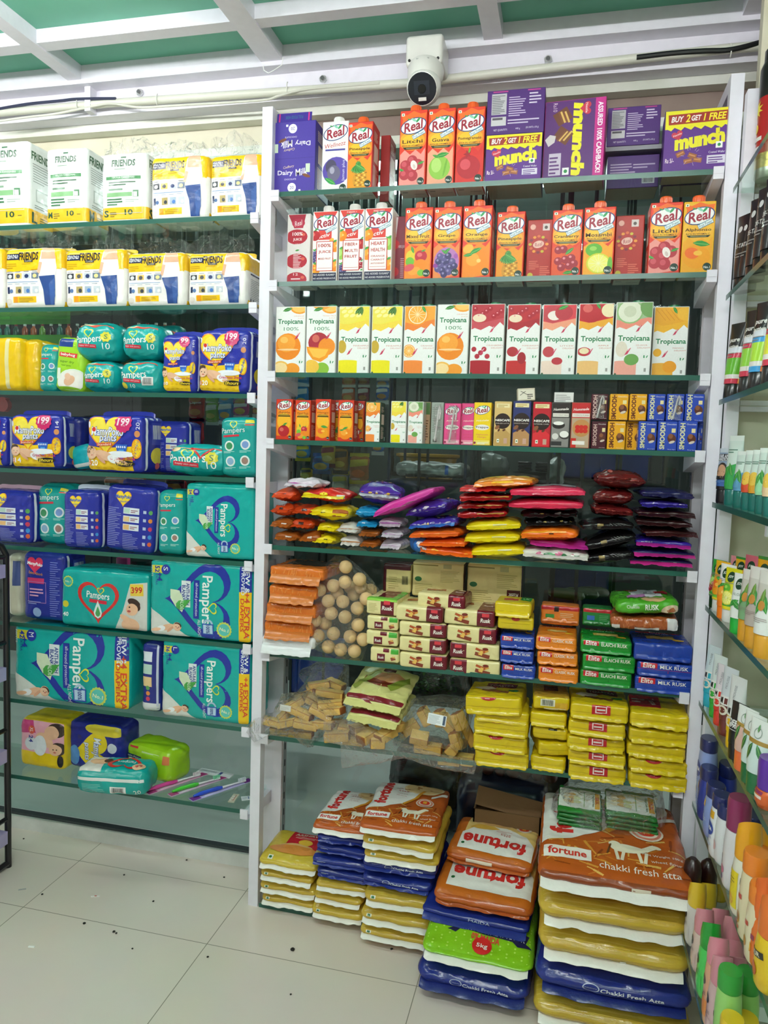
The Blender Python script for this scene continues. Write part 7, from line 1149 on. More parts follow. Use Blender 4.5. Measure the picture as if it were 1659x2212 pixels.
def bottle(i, lb, px, pyt, col, capc, w=.07, dp=.042, X=1.12, caph=.035, art=None, capshape='flat', group=None, rz=0, h=None, pym=None, bands=None, shoulder=.9, cap='cap', tilt=0):
    hh = h or sz(i, px, pyt, X); p = at(px, pym or pyt+25, x=X)
    t = thing('lotion_bottle', lb, 'bottle', (X+dp/2-.017, min(p.y, -.062), ZW[i]), radians(-90+rz), group, radians(tilt))
    B = hh-caph; secs = [(0, w*.40, dp*.40, col, 'plastic'), (.006, w*.47, dp*.47, col, 'plastic'), (B*.3, w*.5, dp*.5, col, 'plastic'), (B*.75, w*.49, dp*.49, col, 'plastic'), (B*.93, w*.46*shoulder/.9, dp*.45, col, 'plastic'), (B, w*.42*shoulder/.9, dp*.42, col, 'plastic')]
    if bands: secs = [(z_, a, b, [c for f, c in bands if z_/B >= f-1e-6][-1], k) for z_, a, b, c, k in secs]
    g = loft(secs, 24)
    if art: dd = D(w*.9, B*.86); art(dd); decal(g, dd, .01)
    g.build('bottle_body', t); cw, cd = w*.43*shoulder/.9, dp*.44
    if capshape == 'slant':
        c = loft([(B+.001, cw, cd, capc, 'plastic'), (B+caph*.55, cw*1.0, cd, capc, 'plastic'), (B+caph*1.0, cw*.9, cd*.86, capc, 'plastic')], 24)
        c.v = [(x, y, z+(x/cw*.5+.0)*caph*.55*(1 if z > B+caph*.8 else (.4 if z > B+caph*.4 else 0))) for x, y, z in c.v]
    elif capshape == 'round': c = loft([(B+.001, cw, cd, capc, 'plastic'), (B+caph*.5, cw, cd, capc, 'plastic'), (B+caph*.8, cw*.85, cd*.85, capc, 'plastic'), (B+caph, cw*.4, cd*.4, capc, 'plastic')], 24)
    else: c = loft([(B+.001, cw*1.02, cd*1.02, capc, 'plastic'), (B+caph*.85, cw*1.02, cd*1.02, capc, 'plastic'), (B+caph, cw*.93, cd*.93, capc, 'plastic')], 24)
    c.build(cap, t); return t
# tins on the top side shelf
for k, (px, py, c, c2, dx, lb) in enumerate(((1628, 404, '1c1c1c', '2c2c2a', .06, 'black tin at the end of the top side shelf'), (1640, 392, 'b01c1c', '1a1a18', .045, 'red and black tin next to the black tin on the top side shelf'), (1650, 360, 'c81e1e', 'c8b02a', .07, 'red tin with yellow burst on the top side shelf'), (1664, 340, 'b8201c', '1a1a18', .05, 'red tin nearest the camera on the top side shelf'))):
    p = at(px, py, z=ZW[0]); t = thing('spray_can', lb, 'tin can', (1.11+dx, p.y-.005, ZW[0]), radians(-90), 'tall tins on the top side shelf'); r_ = .030
    g = loft([(0, r_*.9, r_*.9, 'a9b2a0', 'metal'), (.004, r_, r_, 'a9b2a0', 'metal'), (.02, r_, r_, 'c8b060', 'gold'), (.05, r_, r_, c, 'plastic'), (.16, r_, r_, c, 'plastic'), (.165, r_, r_, c2, 'plastic'), (.225, r_, r_, c2, 'plastic'), (.24, r_*.8, r_*.8, c2, 'plastic')], 24)
    dd = D(.05, .13); dd.shape(STAR(10, .5), .5, .75, .4, 'e8d83a'); dd.rect(.1, .1, .9, .16, 'e0e0dc'); dd.rect(.1, .25, .9, .31, 'e0e0dc'); dd.ell(.5, .45, .2, .2, 'e8c83a'); decal(g, dd, .045); g.build('can_body', t)
    loft([(.24, r_*.8, r_*.8, '151515', 'plastic'), (.262, r_*.8, r_*.8, '151515', 'plastic'), (.27, r_*.6, r_*.6, '151515', 'plastic')], 20).build('cap', t)
# second side shelf: black tubes
def blk(c): return lambda d: (d.txt('CHARCOAL', .5, .3, .7, 'd8d4cc', .12, 0, 0, .02) if 0 else None, d.ell(.35, .8, .12, .12, 'd8d8d8'), d.rect(.55, .76, .68, .84, 'd8d8d8'), d.txt('DE-TAN', .5, .5, .7, 'c8c8c8', .16, 0, 0, .03), d.lines(.2, .3, .8, .4, 2, '8a8a8a', .4), d.rect(.7, .36, .95, .52, c))
for px, pyt, c, X, lb in ((1590, 474, 'd8703a', 1.118, 'black tube with grey lettering beside the corner frame'), (1616, 445, '6a6a6a', 1.125, 'black tube seen edge on, second from the corner frame'), (1632, 462, 'e8d02a', 1.12, 'black tube with yellow patch on the second side shelf'), (1648, 440, '6ac83a', 1.12, 'black tube with green mark on the second side shelf'), (1664, 425, '8a8a8a', 1.12, 'black tube nearest the camera on the second side shelf')):
    tube(1, lb, px, pyt, [(0, '1a1a1c')], '0e0e0f', .05, .036, X, .03, blk(c), 0, 0, .165, 'black tubes on the second side shelf', pym=560)
# third side shelf: black topped face wash
for px, pyt, a, b, dx, lb in ((1566, 727, 'c8304a', '5fae1e', 0, 'green and red face wash tube with black top beside the corner frame'), (1584, 712, 'e8902a', 'e8d020', .01, 'yellow face wash tube with black top, second from the corner'), (1597, 722, 'e8902a', 'e8d020', .03, 'yellow face wash tube with black top, half hidden behind another'), (1617, 712, 'c8304a', '8ac83a', .0, 'green tube with red band and black top, middle of the third side shelf'), (1638, 710, '3a9ad8', 'a8d83a', .0, 'pale green tube with blue band and black top'), (1652, 700, 'e87a2a', 'b8d83a', .01, 'lime tube with orange band and black top'), (1668, 700, 'c8304a', 'd8d83a', .0, 'yellow green tube nearest the camera with black top')):
    tube(2, lb, px, pyt, [(0, a), (.08, 'dfdcd8'), (.15, b), (.42, a), (.5, 'd8dce6'), (.6, '1b1b1c')], '141415', .043, .034, 1.112+dx, .032, lambda d: (d.txt('pure', .5, .72, .6, 'e0e0dc', .2, 0, .1, .03), d.txt('active', .5, .62, .6, 'e0e0dc', .14, 0, .1, .03), d.lines(.2, .44, .8, .54, 2, '8a8a8a', .3)), 4, -3, .165, 'black topped face wash tubes', pym=790)
# fourth side shelf
def mens(d): d.rect(.05, .72, .95, .92, '16181e'); d.txt('FAIR AND', .5, .86, .7, 'e0e4ea', .14, 0, 0, .03); d.txt('HANDSOME', .5, .77, .76, 'e0e4ea', .14, 0, 0, .03); d.ell(.5, .45, .3, .34, '2c2420'); d.ell(.5, .42, .25, .3, 'c89a7a'); d.rect(.1, .2, .9, .3, '16181e'); d.lines(.05, .12, .95, .18, 2, '6a9ad8', .5)
for px, pyt, dx, lb in ((1547, 970, 0, 'dark blue cream tube with a printed man, nearest the corner frame'), (1568, 972, .02, 'second dark blue cream tube with a printed man')):
    tube(3, lb, px, pyt, [(0, '14161c'), (.08, '3a62a8'), (.3, '2a2f3c'), (.6, '8fa4c0'), (.9, 'c0cad4')], '101216', .046, .034, 1.112+dx, .03, mens, 0, 0, None, 'dark blue cream tubes', pym=1040)
def him(c, n): return lambda d: (d.lines(.2, .7, .8, .8, 2, '4a7a6a', .4), d.poly([(0, 0), (1, 0), (1, .5), (0, .35)], c), leaf(d, .4, .3, .3, 70, '3a9a3a') if n else d.ell(.5, .3, .25, .25, 'e8c04a'), leaf(d, .6, .35, .3, 110, '2f8a3a') if n else None)
for px, pyt, c, n, dx, lb in ((1584, 942, '2fa04a', 1, .0, 'tallest clear green aloe tube on the fourth side shelf'), (1604, 975, '5a9ac0', 1, .0, 'clear blue gel tube with teal base'), (1623, 973, 'd8502a', 0, .0, 'orange scrub tube with teal base'), (1639, 972, 'e0a02a', 0, .005, 'amber scrub tube with teal base'), (1655, 968, '9ad8a8', 1, .0, 'pale green neem tube with teal base'), (1672, 968, 'e8c8a0', 0, .0, 'peach tube with teal base nearest the camera')):
    tube(3, lb, px, pyt, [(0, c), (.4, 'cfe0da'), (.9, 'dfeae6')], '0f6a62', .044, .036, 1.115+dx, .034, him(c, n), 0, 0, None, 'tubes with teal bases', pym=1050)
# fifth side shelf: fruit lotions
def joy(c, f): return lambda d: (d.ell(.5, .84, .2, .2, '17442c'), d.txt('JOY', .5, .84, .26, 'f0f0ea', .12, 0, 0, .03), d.lines(.2, .62, .8, .7, 2, c, .4), fruit(d, f, .5, .35, .38))
for px, pyt, bands, cap_, f, dx, lb in ((1528, 1197, [(0, 'e8a0a4'), (.06, '5ab83a'), (.3, 'ea7a8a'), (.95, 'ea7a8a')], 'dcdad8', 'cranberry', 0, 'pink strawberry tube beside the corner frame'), (1545, 1203, [(0, '2a6a34'), (.25, '9aa8a0'), (.33, '6ac83a'), (.5, '2f9a3a')], '134a24', 'guava', 0, 'all green tube with dark cap, second from the corner'), (1557, 1209, [(0, 'e8d02a'), (.06, '6ab83a'), (.3, 'f0b020')], 'dcdad8', 'mango', .0, 'yellow papaya tube with white cap'), (1569, 1216, [(0, 'f07a1a'), (.4, 'f09a1c'), (.55, 'ecebe8')], 'ef7a1a', 'orange', -.004, 'orange and white vitamin tube with orange cap'), (1581, 1225, [(0, 'e8d81c'), (.08, '4aa83a'), (.4, 'd8d01c')], 'e0dedb', 'mosambi', .0, 'yellow and green lemon tube with white cap'), (1601, 1238, [(0, 'e8ebe8')], '18a83a', 'jamun', -.006, 'white aloe tube with green cap')):
    tube(4, lb, px, pyt, bands, cap_, .046, .036, 1.112+dx, .026 if cap_ != '18a83a' else .03, joy('8a8a8a', f) if f != 'jamun' else (lambda d: (d.ell(.5, .82, .2, .2, '17442c'), d.txt('JOY', .5, .82, .26, 'f0f0ea', .12, 0, 0, .03), d.txt('ALOE', .5, .55, .4, 'a0b0a4', .1), leaf(d, .4, .3, .3, 30), leaf(d, .6, .28, .3, 150))), 0, 0, None, 'fruit coloured lotion tubes', pym=1290)
for px, pyt, c, lb in ((1583, 1195, 'ea8a94', 'pink lotion tube in the back row behind the papaya tube'), (1604, 1203, 'f0b41c', 'yellow lotion tube in the back row with green crimp'), (1626, 1199, 'd8687a', 'darker pink lotion tube in the back row'), (1655, 1202, 'f0a81c', 'back row yellow lotion tube nearest the camera')):
    tube(4, lb, px, pyt, [(0, c), (.95, '3a8a3a' if c[0] == 'f' else c)], 'dcdad8', .046, .034, 1.15, .026, joy('f0d8d8', 'guava'), 0, 0, None, 'fruit coloured lotion tubes', pym=1240)
for px, pyt, c, lb in ((1618, 1228, '7aa87a', 'clear herbal tube with leaf print in front of the pink tube'), (1634, 1222, 'b8aca4', 'tall clear tube with amber base and leaf print'), (1656, 1232, 'e6e8e6', 'white tube with pink stripe and amber base')):
    tube(4, lb, px, pyt, [(0, c), (.5, 'c8c2bc'), (.8, 'd8d2ce')], 'd89a2a', .052, .04, 1.108, .04, lambda d: (leaf(d, .4, .45, .3, 70), leaf(d, .6, .5, .3, 110), leaf(d, .5, .6, .25, 90, '6a8a3a'), d.ell(.5, .45, .12, .14, 'c88a3a'), d.lines(.2, .15, .8, .25, 3, '9a8a84', .3)), 0, 0, None, None, pym=1320)
# sixth side shelf
def pond(c): return lambda d: (d.txt('PONDS' if 0 else 'MOUSSE', .5, .75, .5, '8a9098', .12, 90), d.rect(.2, .26, .8, .46, 'e8e8e6'), d.rect(.32, .29, .48, .42, '1a1a1c'), d.rect(.55, .29, .7, .42, c), d.ell(.5, .15, .25, .2, 'e0d8c8'), d.ell(.5, .15, .15, .12, c))
for px, pyt, c, top, lb in ((1534, 1383, '25a8c0', 'd0dde4', 'teal based clear tube beside the corner frame'), (1549, 1405, '2fa83a', 'd8e2e2', 'green based clear tube on the sixth side shelf'), (1560, 1428, 'd8382e', 'e0d8e0', 'red based clear tube on the sixth side shelf'), (1574, 1434, '6a2a24', 'd0d6de', 'dark brown based tube with coffee print'), (1592, 1455, 'e8b81c', 'dcdedf', 'amber based white tube beside the black tube')):
    tube(5, lb, px, pyt, [(0, c), (.36, top)], c, .043, .034, 1.112, .032, pond(c), 0, 0, None, 'two tone face wash tubes', pym=1540)
tube(5, 'black deep impact tube on the sixth side shelf', 1596, 1512, [(0, '141416')], '0c0c0d', .044, .034, 1.105, .03, lambda d: (d.txt('DEEP', .5, .52, .6, 'e8e8e8', .2, 0, 0, .04), d.txt('IMPACT', .5, .42, .7, 'e8e8e8', .14, 0, 0, .03), d.rect(.1, .3, .9, .32, 'c8c8c8')), 0, 0, None, None, pym=1590)
for px, pyt, c, cc, lb in ((1609, 1518, 'd8b0a4', 'e8703a', 'white and beige tube with orange base and gold band'), (1626, 1532, 'cfe0de', '1c6a3c', 'white herbal tube with gold band and green base, beside the beige one'), (1640, 1548, 'cfe0de', '1c6a3c', 'white herbal tube with gold band and green base, nearer the camera')):
    tube(5, lb, px, pyt, [(0, c), (.55, 'a8843a'), (.63, 'e2e4e2')], cc, .05, .036, 1.106, .036, lambda d: (leaf(d, .3, .35, .3, 70, '2a6a3a'), leaf(d, .7, .4, .25, 120, '3a7a4a'), d.ring(CIRC, .5, .8, .15, .02, '8a9a90'), leaf(d, .5, .9, .12, 90, '5a8a5a')), 0, 0, None, 'white herbal tubes', pym=1640)
bottle(5, 'orange bottle with purple cap at the camera end of the sixth side shelf', 1657, 1630, 'd8602a', '5a2a9a', .05, .04, 1.108, .05, lambda d: (d.rect(.1, .2, .9, .4, 'e8d8d0'), d.rect(.1, .5, .9, .7, '8a2a5a')), pym=1700)
# seventh side shelf: lotions
def niv(txt_c='f0f2f8', bg='1f3aa0'): return lambda d: (d.ell(.5, .70, .34, .34, bg), d.txt('NIVEA', .5, .70, .52, txt_c, .16, 0, 0, .05), d.lines(.2, .42, .8, .54, 3, '7a94d0', .3), d.lines(.25, .08, .75, .16, 2, '7a94d0', .3), d.shape(DROP, .5, .28, .18, 'dfe6f2'))
LG = 'body lotion bottles with navy caps'; NC = '1d2660'
bottle(6, 'tall lilac lotion bottle with navy cap beside the corner frame', 1518, 1572, '8fa2dc', NC, .062, .042, 1.112, .028, niv(), pym=1620, group=LG)
bottle(6, 'tall navy lotion bottle behind the shorter navy one', 1540, 1592, '24379c', NC, .062, .042, 1.155, .028, None, pym=1640, group=LG)
bottle(6, 'navy lotion bottle with orange sticker and vertical lettering', 1526, 1650, '23338f', NC, .055, .042, 1.106, .026, lambda d: (d.rect(.1, .72, .5, .9, 'e8a84a'), d.txt('Nivea' if 0 else 'NIVEA', .5, .4, .8, '8a9ad8', .2, 90)), pym=1700, group=LG)
for px, pyt, X, c, lb in ((1546, 1652, 1.17, '23338f', 'navy lotion bottle in the back row, nearest the tall navy one'), (1540, 1668, 1.135, '23338f', 'second navy lotion bottle behind the one with the sticker'), (1558, 1670, 1.18, '23338f', 'back row navy lotion bottle, third from the corner'), (1570, 1688, 1.18, '23338f', 'back row navy lotion bottle behind the maroon capped one'), (1604, 1716, 1.2, 'dfe0e4', 'white lotion bottle in the back row, farthest from the camera'), (1612, 1736, 1.2, 'dfe0e4', 'white lotion bottle in the back row, middle of three'), (1622, 1755, 1.2, 'd4d6da', 'white lotion bottle in the back row, nearest the camera')):
    bottle(6, lb, px, pyt, c, NC, .058, .042, X, .026, None, pym=pyt+30, group=LG)
bottle(6, 'lilac lotion bottle with orange sticker', 1540, 1686, '8b9edb', NC, .058, .042, 1.106, .026, lambda d: (d.rect(.15, .72, .6, .9, 'e8b45a'), d.lines(.2, .3, .8, .5, 4, 'dfe6f2', .3)), pym=1740, group=LG)
bottle(6, 'white lotion bottle with blue round emblem and orange label', 1552, 1704, 'e6e8ee', NC, .055, .044, 1.102, .026, lambda d: (d.rect(.1, .80, .8, .97, 'e8b02a'), d.lines(.15, .82, .7, .95, 3, '9a6a1a', .3), d.ell(.5, .55, .34, .3, '2a4aa8'), d.txt('NIVEA', .5, .55, .52, 'f0f2f8', .15, 0, 0, .05), d.lines(.2, .3, .8, .4, 3, '7a94d0', .3), d.ell(.5, .18, .25, .06, 'c8d4e6')), pym=1790, group=LG)
bottle(6, 'white lotion bottle behind the emblem bottle, half hidden', 1564, 1726, 'e3e5ea', NC, .056, .042, 1.108, .026, lambda d: (d.ell(.5, .3, .2, .2, 'e0b8bc')), pym=1800, group=LG)
bottle(6, 'white flower printed bottle with wrapped maroon cap', 1584, 1706, 'e0dce2', '8a2a5a', .055, .046, 1.106, .06, lambda d: (d.ell(.3, .4, .14, .2, 'd8a0b4'), d.ell(.5, .25, .2, .16, 'c87a98'), d.ell(.4, .1, .15, .16, '7a5a9a'), d.lines(.3, .55, .5, .9, 6, 'b8a8b8', .2)), pym=1830)
bottle(6, 'pale bottle with yellow label and large yellow cap', 1606, 1770, 'e8e4d4', 'f0a81c', .055, .048, 1.104, .06, lambda d: (d.rect(.1, .05, .9, .8, 'e6cf1c'), d.ell(.5, .2, .25, .2, 'd8a02a'), d.lines(.2, .5, .8, .7, 3, '8a7a1a', .3)), 'slant', pym=1850)
bottle(6, 'cream shampoo bottle with orange cap, larger of two', 1622, 1826, 'e6d8b4', 'e8822a', .055, .046, 1.102, .035, lambda d: (d.ell(.3, .8, .12, .12, '1f4a34'), d.box(.5, .62, .4, .16, 'c8443a', 10), d.ell(.5, .25, .16, .2, 'c88a3a'), d.ell(.5, .25, .1, .13, '8a4a2a'), d.rect(.2, .05, .6, .1, 'd8604a')), pym=1920)
bottle(6, 'cream shampoo bottle with orange cap in the back row', 1648, 1826, 'e0d2b0', 'e8822a', .06, .046, 1.165, .035, None, pym=1920)
bottle(6, 'yellow capped bottle in the back row near the camera', 1652, 1780, 'e8dcc0', 'f0a81c', .06, .046, 1.175, .05, None, 'slant', pym=1850)
bottle(6, 'smaller cream shampoo bottle with orange cap beside the orange bottle', 1637, 1898, 'e6dab8', 'e8822a', .052, .042, 1.1, .03, lambda d: (d.box(.5, .62, .4, .16, 'c8443a', 10), d.ell(.5, .25, .14, .18, 'c88a3a')), pym=1980)
bottle(6, 'orange shampoo bottle with pointed orange cap', 1646, 1885, 'e8762c', 'e86a20', .056, .044, 1.104, .06, lambda d: (d.rect(.2, .5, .8, .62, '9a3a5a'), d.ell(.5, .3, .2, .2, 'f0b03a')), 'slant', pym=1990)
bottle(6, 'yellow bottle with dark label and orange cap nearest the camera', 1659, 1920, 'e8c01c', 'e8742a', .056, .044, 1.1, .06, lambda d: (d.box(.5, .6, .9, .2, '2a2a1c', 12), d.txt('AYUR', .5, .6, .6, 'e8e0c8', .14, 12, 0, .03), d.ell(.5, .25, .2, .2, 'c85a2a')), 'slant', pym=2030)
# lowest side shelf
VG = 'bottles with slanted caps on the lowest side shelf'
for px, pyt, X, c, cc, lb in ((1492, 1848, 1.075, '2a1514', '2a1212', 'dark maroon bottle beside the corner frame, low shelf'), (1526, 1852, 1.115, '2a1514', '2a1212', 'dark maroon bottle in the back row of the low shelf')):
    bottle(7, lb, px, pyt, c, cc, .052, .042, X, .045, None, 'round', pym=pyt+30)
va = lambda c: (lambda d: (d.ell(.45, .72, .22, .2, '16202c'), d.txt('Vaseline' if 0 else 'V', .45, .72, .12, 'e8e8ea', .14, 0, 0, .02), d.rect(.1, .1, .9, .4, c), d.lines(.2, .45, .8, .55, 3, '5a5a62', .3)))
for px, pyt, X, c, cc, sh, lb in ((1503, 1902, 1.072, 'cfc8c4', 'dcb82a', 'slant', 'pale lotion bottle with yellow slanted cap beside the big sacks'), (1526, 1903, 1.11, 'b8b2ac', 'dcb82a', 'slant', 'second yellow slanted cap bottle, middle row'), (1548, 1905, 1.15, 'b8b2ac', 'dcb82a', 'slant', 'third yellow slanted cap bottle, against the wall'),
    (1518, 1958, 1.072, 'd8bcb4', 'd88a98', 'slant', 'pink capped lotion bottle beside the yellow capped one'), (1552, 1958, 1.11, 'a89a90', 'd88a98', 'slant', 'pink capped lotion bottle in the middle row'), (1580, 1975, 1.11, 'a89a90', 'd88a98', 'slant', 'pink capped lotion bottle against the wall'),
    (1532, 1988, 1.070, '4ac85a', '1f9a34', 'slant', 'bright green lotion bottle with darker green slanted cap'), (1548, 2020, 1.068, 'e0a888', 'dc8c9c', 'slant', 'orange bodied lotion bottle with pink slanted cap'), (1579, 2024, 1.11, 'c89a98', 'dc8c9c', 'slant', 'pink slanted cap bottle behind the orange bodied one'), (1556, 2060, 1.066, 'd4b0b4', 'd48a9a', 'slant', 'pale pink lotion bottle in front of the slanted caps'), (1586, 2062, 1.105, 'c89a9c', 'd48a9a', 'slant', 'pink slanted cap bottle between the two round green ones'), (1612, 2040, 1.15, 'b08a88', 'cc8494', 'slant', 'pink lotion bottle by the wall near the camera')):
    bottle(7, lb, px, pyt, c, cc, .05, .04, X, .045, va({'e0a888': 'e8904a'}.get(c, c)) if X < 1.08 else None, sh, pym=pyt+30, group=VG)
for px, pyt, X, lb in ((1570, 2083, 1.068, 'pale green bottle with green cap in front of the pink bottles'), (1608, 2088, 1.11, 'pale green bottle with green cap, nearer the wall')):
    bottle(7, lb, px, pyt, '98d070', '2f9a3a', .048, .042, X, .032, lambda d: (d.ell(.3, .6, .12, .12, '1f4a34'), leaf(d, .4, .3, .3, 70), leaf(d, .6, .25, .3, 110)), pym=2140)
for px, lb in ((1578, 'yellow capped bottle at the lower picture edge'), (1610, 'second yellow capped bottle at the lower picture edge')):
    bottle(7, lb, px, 2196, 'd8c87a', 'e0bc2a', .05, .04, 1.066 if px < 1600 else 1.10, .03, None, pym=2206)
# ------------------------------------------------------------------ stockroom seen through the glass
def at2(x0, x1, y0, y1, Y): a = at(x0, (y0+y1)/2, Y); b = at(x1, (y0+y1)/2, Y); return (a.x+b.x)/2, (b.x-a.x), at((x0+x1)/2, y1, Y).z, at((x0+x1)/2, y0, Y).z
def snack(lb, x0, x1, y0, y1, Y, c, c2, c3, word=None, group='snack packets hanging behind the glass'):
    x, w, z0, z1 = at2(x0, x1, y0, y1, Y); h = z1-z0; F = D(w, h); F.rect(0, 0, 1, 1, c); F.ell(.5, .3, .36, .2, c3); F.poly([(0, .55), (1, .65), (1, .9), (0, .85)], c2); F.lines(.1, .05, .9, .1, 1, 'd8d0c0')
    if word: F.txt(word, .5, .75, .75, 'f0ece4', .2, 4, .2, .03)
    t = thing('snack_packet', lb, 'snack packet', (x, Y+.015, z0), 0, group); m = pack(w, .03, h, c, 'film', .014, {'F': F}, (0, .2, 0), .003, 30, int(x0+y0), None, (2, .75, 5)); m.build('packet_body', t)
    for s in (-1, 1):
        g = MB(); g.box(-w/2*.98, -.0008, -.006, w/2*.98, .0008, .006, mat(c2, 'film')); o = g.build('crimped_edge', t, False); o.location = (0, 0, h/2+s*(h/2+.003))
for a in (('blue wafer packet hanging behind the small juice cartons, top of its strip', 636, 664, 832, 880, .34, '2a86c8', 'd8e0e4', 'd8c05a'), ('blue and yellow packet hanging below shelf level beside the post', 634, 668, 958, 990, .34, '2a80c0', 'c8b82a', 'b8a84a'), ('orange and white packet hanging between small cartons', 735, 765, 834, 870, .36, 'c8602a', 'd8d4cc', 'c89a4a'), ('white and maroon packet hanging above the dark red carton', 770, 796, 834, 870, .36, '8a3a4a', 'd4d0cc', 'a8703a'), ('white and blue packet hanging beside the gap', 810, 838, 834, 866, .36, '2a6ac0', 'dfe2e6', 'c8904a'), ('lower white and blue packet hanging by the gap', 800, 828, 950, 977, .36, '2a6ac0', 'dfe2e6', 'c8904a'), ('yellow green chip packet below the small mango carton', 690, 722, 960, 1004, .33, 'b8a02a', '7a1c2a', 'd8c87a'), ('blue chip packet below the small mixed fruit carton', 672, 712, 985, 1018, .335, '2a78c8', '1f4a90', 'c8a83a'), ('gold chip packet hanging under the small orange carton', 716, 750, 968, 1018, .36, 'a87a2a', '3a3420', 'd8b84a'), ('silver and gold packet hanging nearest the gap', 752, 795, 985, 1040, .36, 'a8683a', 'c8b43a', 'd8703a'), ('pale packet with yellow stripe, lower row', 714, 750, 1024, 1062, .38, 'b8b8ac', 'c8b83a', 'd8d4c8'), ('second pale packet with yellow stripe, lower row', 750, 782, 1024, 1070, .38, 'b4b0a8', 'c8b83a', 'd0ccc0'), ('dim yellow packet behind the white and purple candy bag', 644, 672, 1010, 1036, .38, 'b8a42a', '5a5a5a', 'd8cc6a')): snack(*a)
for a in (('red snack packet, upper of two in the column', 404, 438, 857, 905, .36, 'b82a28', '8a1c1c', 'c87a3a', 'Chipsta'), ('green snack packet in the hanging row behind the teal pack', 440, 468, 868, 912, .36, '6aa83a', 'c8d0c0', 'c8c05a', 'Chipsta'), ('blue snack packet in the hanging row behind the teal pack', 468, 500, 866, 910, .36, '2a8ac8', 'e0e4e8', 'e0a83a', 'CRUNCHEM'), ('pink snack packet in the hanging row behind the teal pack', 500, 534, 866, 898, .36, 'b84a8a', 'e8dce4', 'd8b050', 'CRUNCHEM'), ('orange red packet at the post end of the hanging row', 541, 560, 870, 896, .36, 'c8502a', 'e0d0c8', 'd8a04a', 'CRUNCHEM'), ('red snack packet, lower of two in the column', 404, 436, 908, 955, .36, 'b42826', '8a1c1c', 'c87a3a', 'Chipsta')): snack(*a, group='snack packets hanging behind the diaper shelves')
def strip_(x, Y, z0, lb):
    o = MB().box(x-.008, Y+.028, z0, x+.008, Y+.033, 2.372, mat('2a3230', 'plastic')).build('clip_strip', None, False); return tag(o, lb, 'strip', 'clip strips carrying snack packets')
for k, (px, py, Y, w_) in enumerate(((650, 985, .34, 'of the blue wafer packets'), (750, 1000, .36, 'of the orange and white packet'), (783, 1000, .36, 'of the maroon and white packet'), (816, 970, .36, 'of the white and blue packets'), (706, 985, .33, 'of the yellow green chip packet'), (420, 945, .36, 'of the red snack packets'), (454, 905, .36, 'of the green snack packet'), (484, 905, .36, 'of the blue snack packet'), (517, 895, .36, 'of the pink snack packet'), (550, 890, .36, 'of the orange red packet'), (692, 1010, .335, 'of the blue chip packet'), (735, 1055, .38, 'of the pale striped packet'), (766, 1060, .38, 'of the second pale striped packet'), (658, 1030, .38, 'of the dim yellow packet'), (265, 1058, .33, 'behind the white and orange packet'), (372, 1056, .33, 'behind the dark red packet'))):
    p = at(px, py, Y); strip_(p.x, Y, p.z, 'dark hanging strip '+w_+' behind the glass')
def crate(lb, x0, x1, y0, y1, Y, dp, c='1c3a9a'):
    x, w, z0, z1 = at2(x0, x1, y0, y1, Y); h = z1-z0; t = thing('storage_crate', lb, 'crate', (x, Y, z0), 0, 'blue crates behind the glass'); m = mat(c, 'plastic'); e = .006
    g = MB().box(-w/2, 0, 0, w/2, e, h, m).box(-w/2, dp-e, 0, w/2, dp, h, m).box(-w/2, e, 0, -w/2+e, dp-e, h, m).box(w/2-e, e, 0, w/2, dp-e, h, m).box(-w/2, 0, 0, w/2, dp, e, m); g.build('crate_body', t, False)
    MB().box(-w/2-.008, -.008, h-.014, w/2+.008, .002, h, m).box(-w/2-.008, dp-.002, h-.014, w/2+.008, dp+.008, h, m).build('rim', t, False)
    for k in range(max(2, int(w/.06))): MB().box(-w/2+.02+.06*k, -.005, .01, -w/2+.026+.06*k, 0, h-.02, m).build('rib', t, False)
    return t, x, z0, z1
RACK = {k: thing('stock_rack', lb, 'rack', (x, .9, 0)) for k, x, lb in ((0, .5, 'dim hanging stock rack behind the glass of the juice shelves, holding crates and vegetables'), (1, -.6, 'dim hanging stock rack behind the glass of the diaper shelves, holding bottles and a bucket'))}
def stand_on(lb, x0, x1, y, Y, dp, c='2a3146', t_=.015):
    a = at(x0, y, Y); b = at(x1, y, Y); r = RACK[int(x1 < 500)]; ox, oy = r.location.x, r.location.y; m = mat(c, 'plastic')
    MB().box(a.x-ox, Y-oy, a.z-t_, b.x-ox, Y+dp-oy, a.z, m).build('shelf_board', r, False)
    for xx in (a.x+.005, b.x-.013):
        for yy in (Y+.005, Y+dp-.013): MB().box(xx-ox, yy-oy, a.z, xx+.008-ox, yy+.008-oy, 2.371, m).build('hanger_rod', r, False)
stand_on('dark rack behind the glass carrying the large blue crate', 1195, 1440, 1037, .62, .4, '12161c')
crate('large blue crate behind the glass beside the dark red candy bags', 1200, 1400, 975, 1036, .64, .34)
stand_on('dark rack behind the glass carrying the middle blue crate', 1180, 1330, 1312, .60, .38, '12161c')
crate('blue crate behind the glass above the orange rusk packets', 1190, 1318, 1222, 1275, .62, .3, '1a3278')
stand_on('dark shelf under the bright blue crate behind the glass', 620, 700, 1512, .74, .32, '12161c')
crate('bright blue crate behind the glass beside the post', 628, 692, 1418, 1500, .75, .3, '1c3fc0')
x, w, z0, z1 = at2(845, 1000, 1032, 1050, .42)
stand_on('narrow navy shelf behind the glass under the grey cloth', 832, 1010, 1036, .42, .25, '263250')
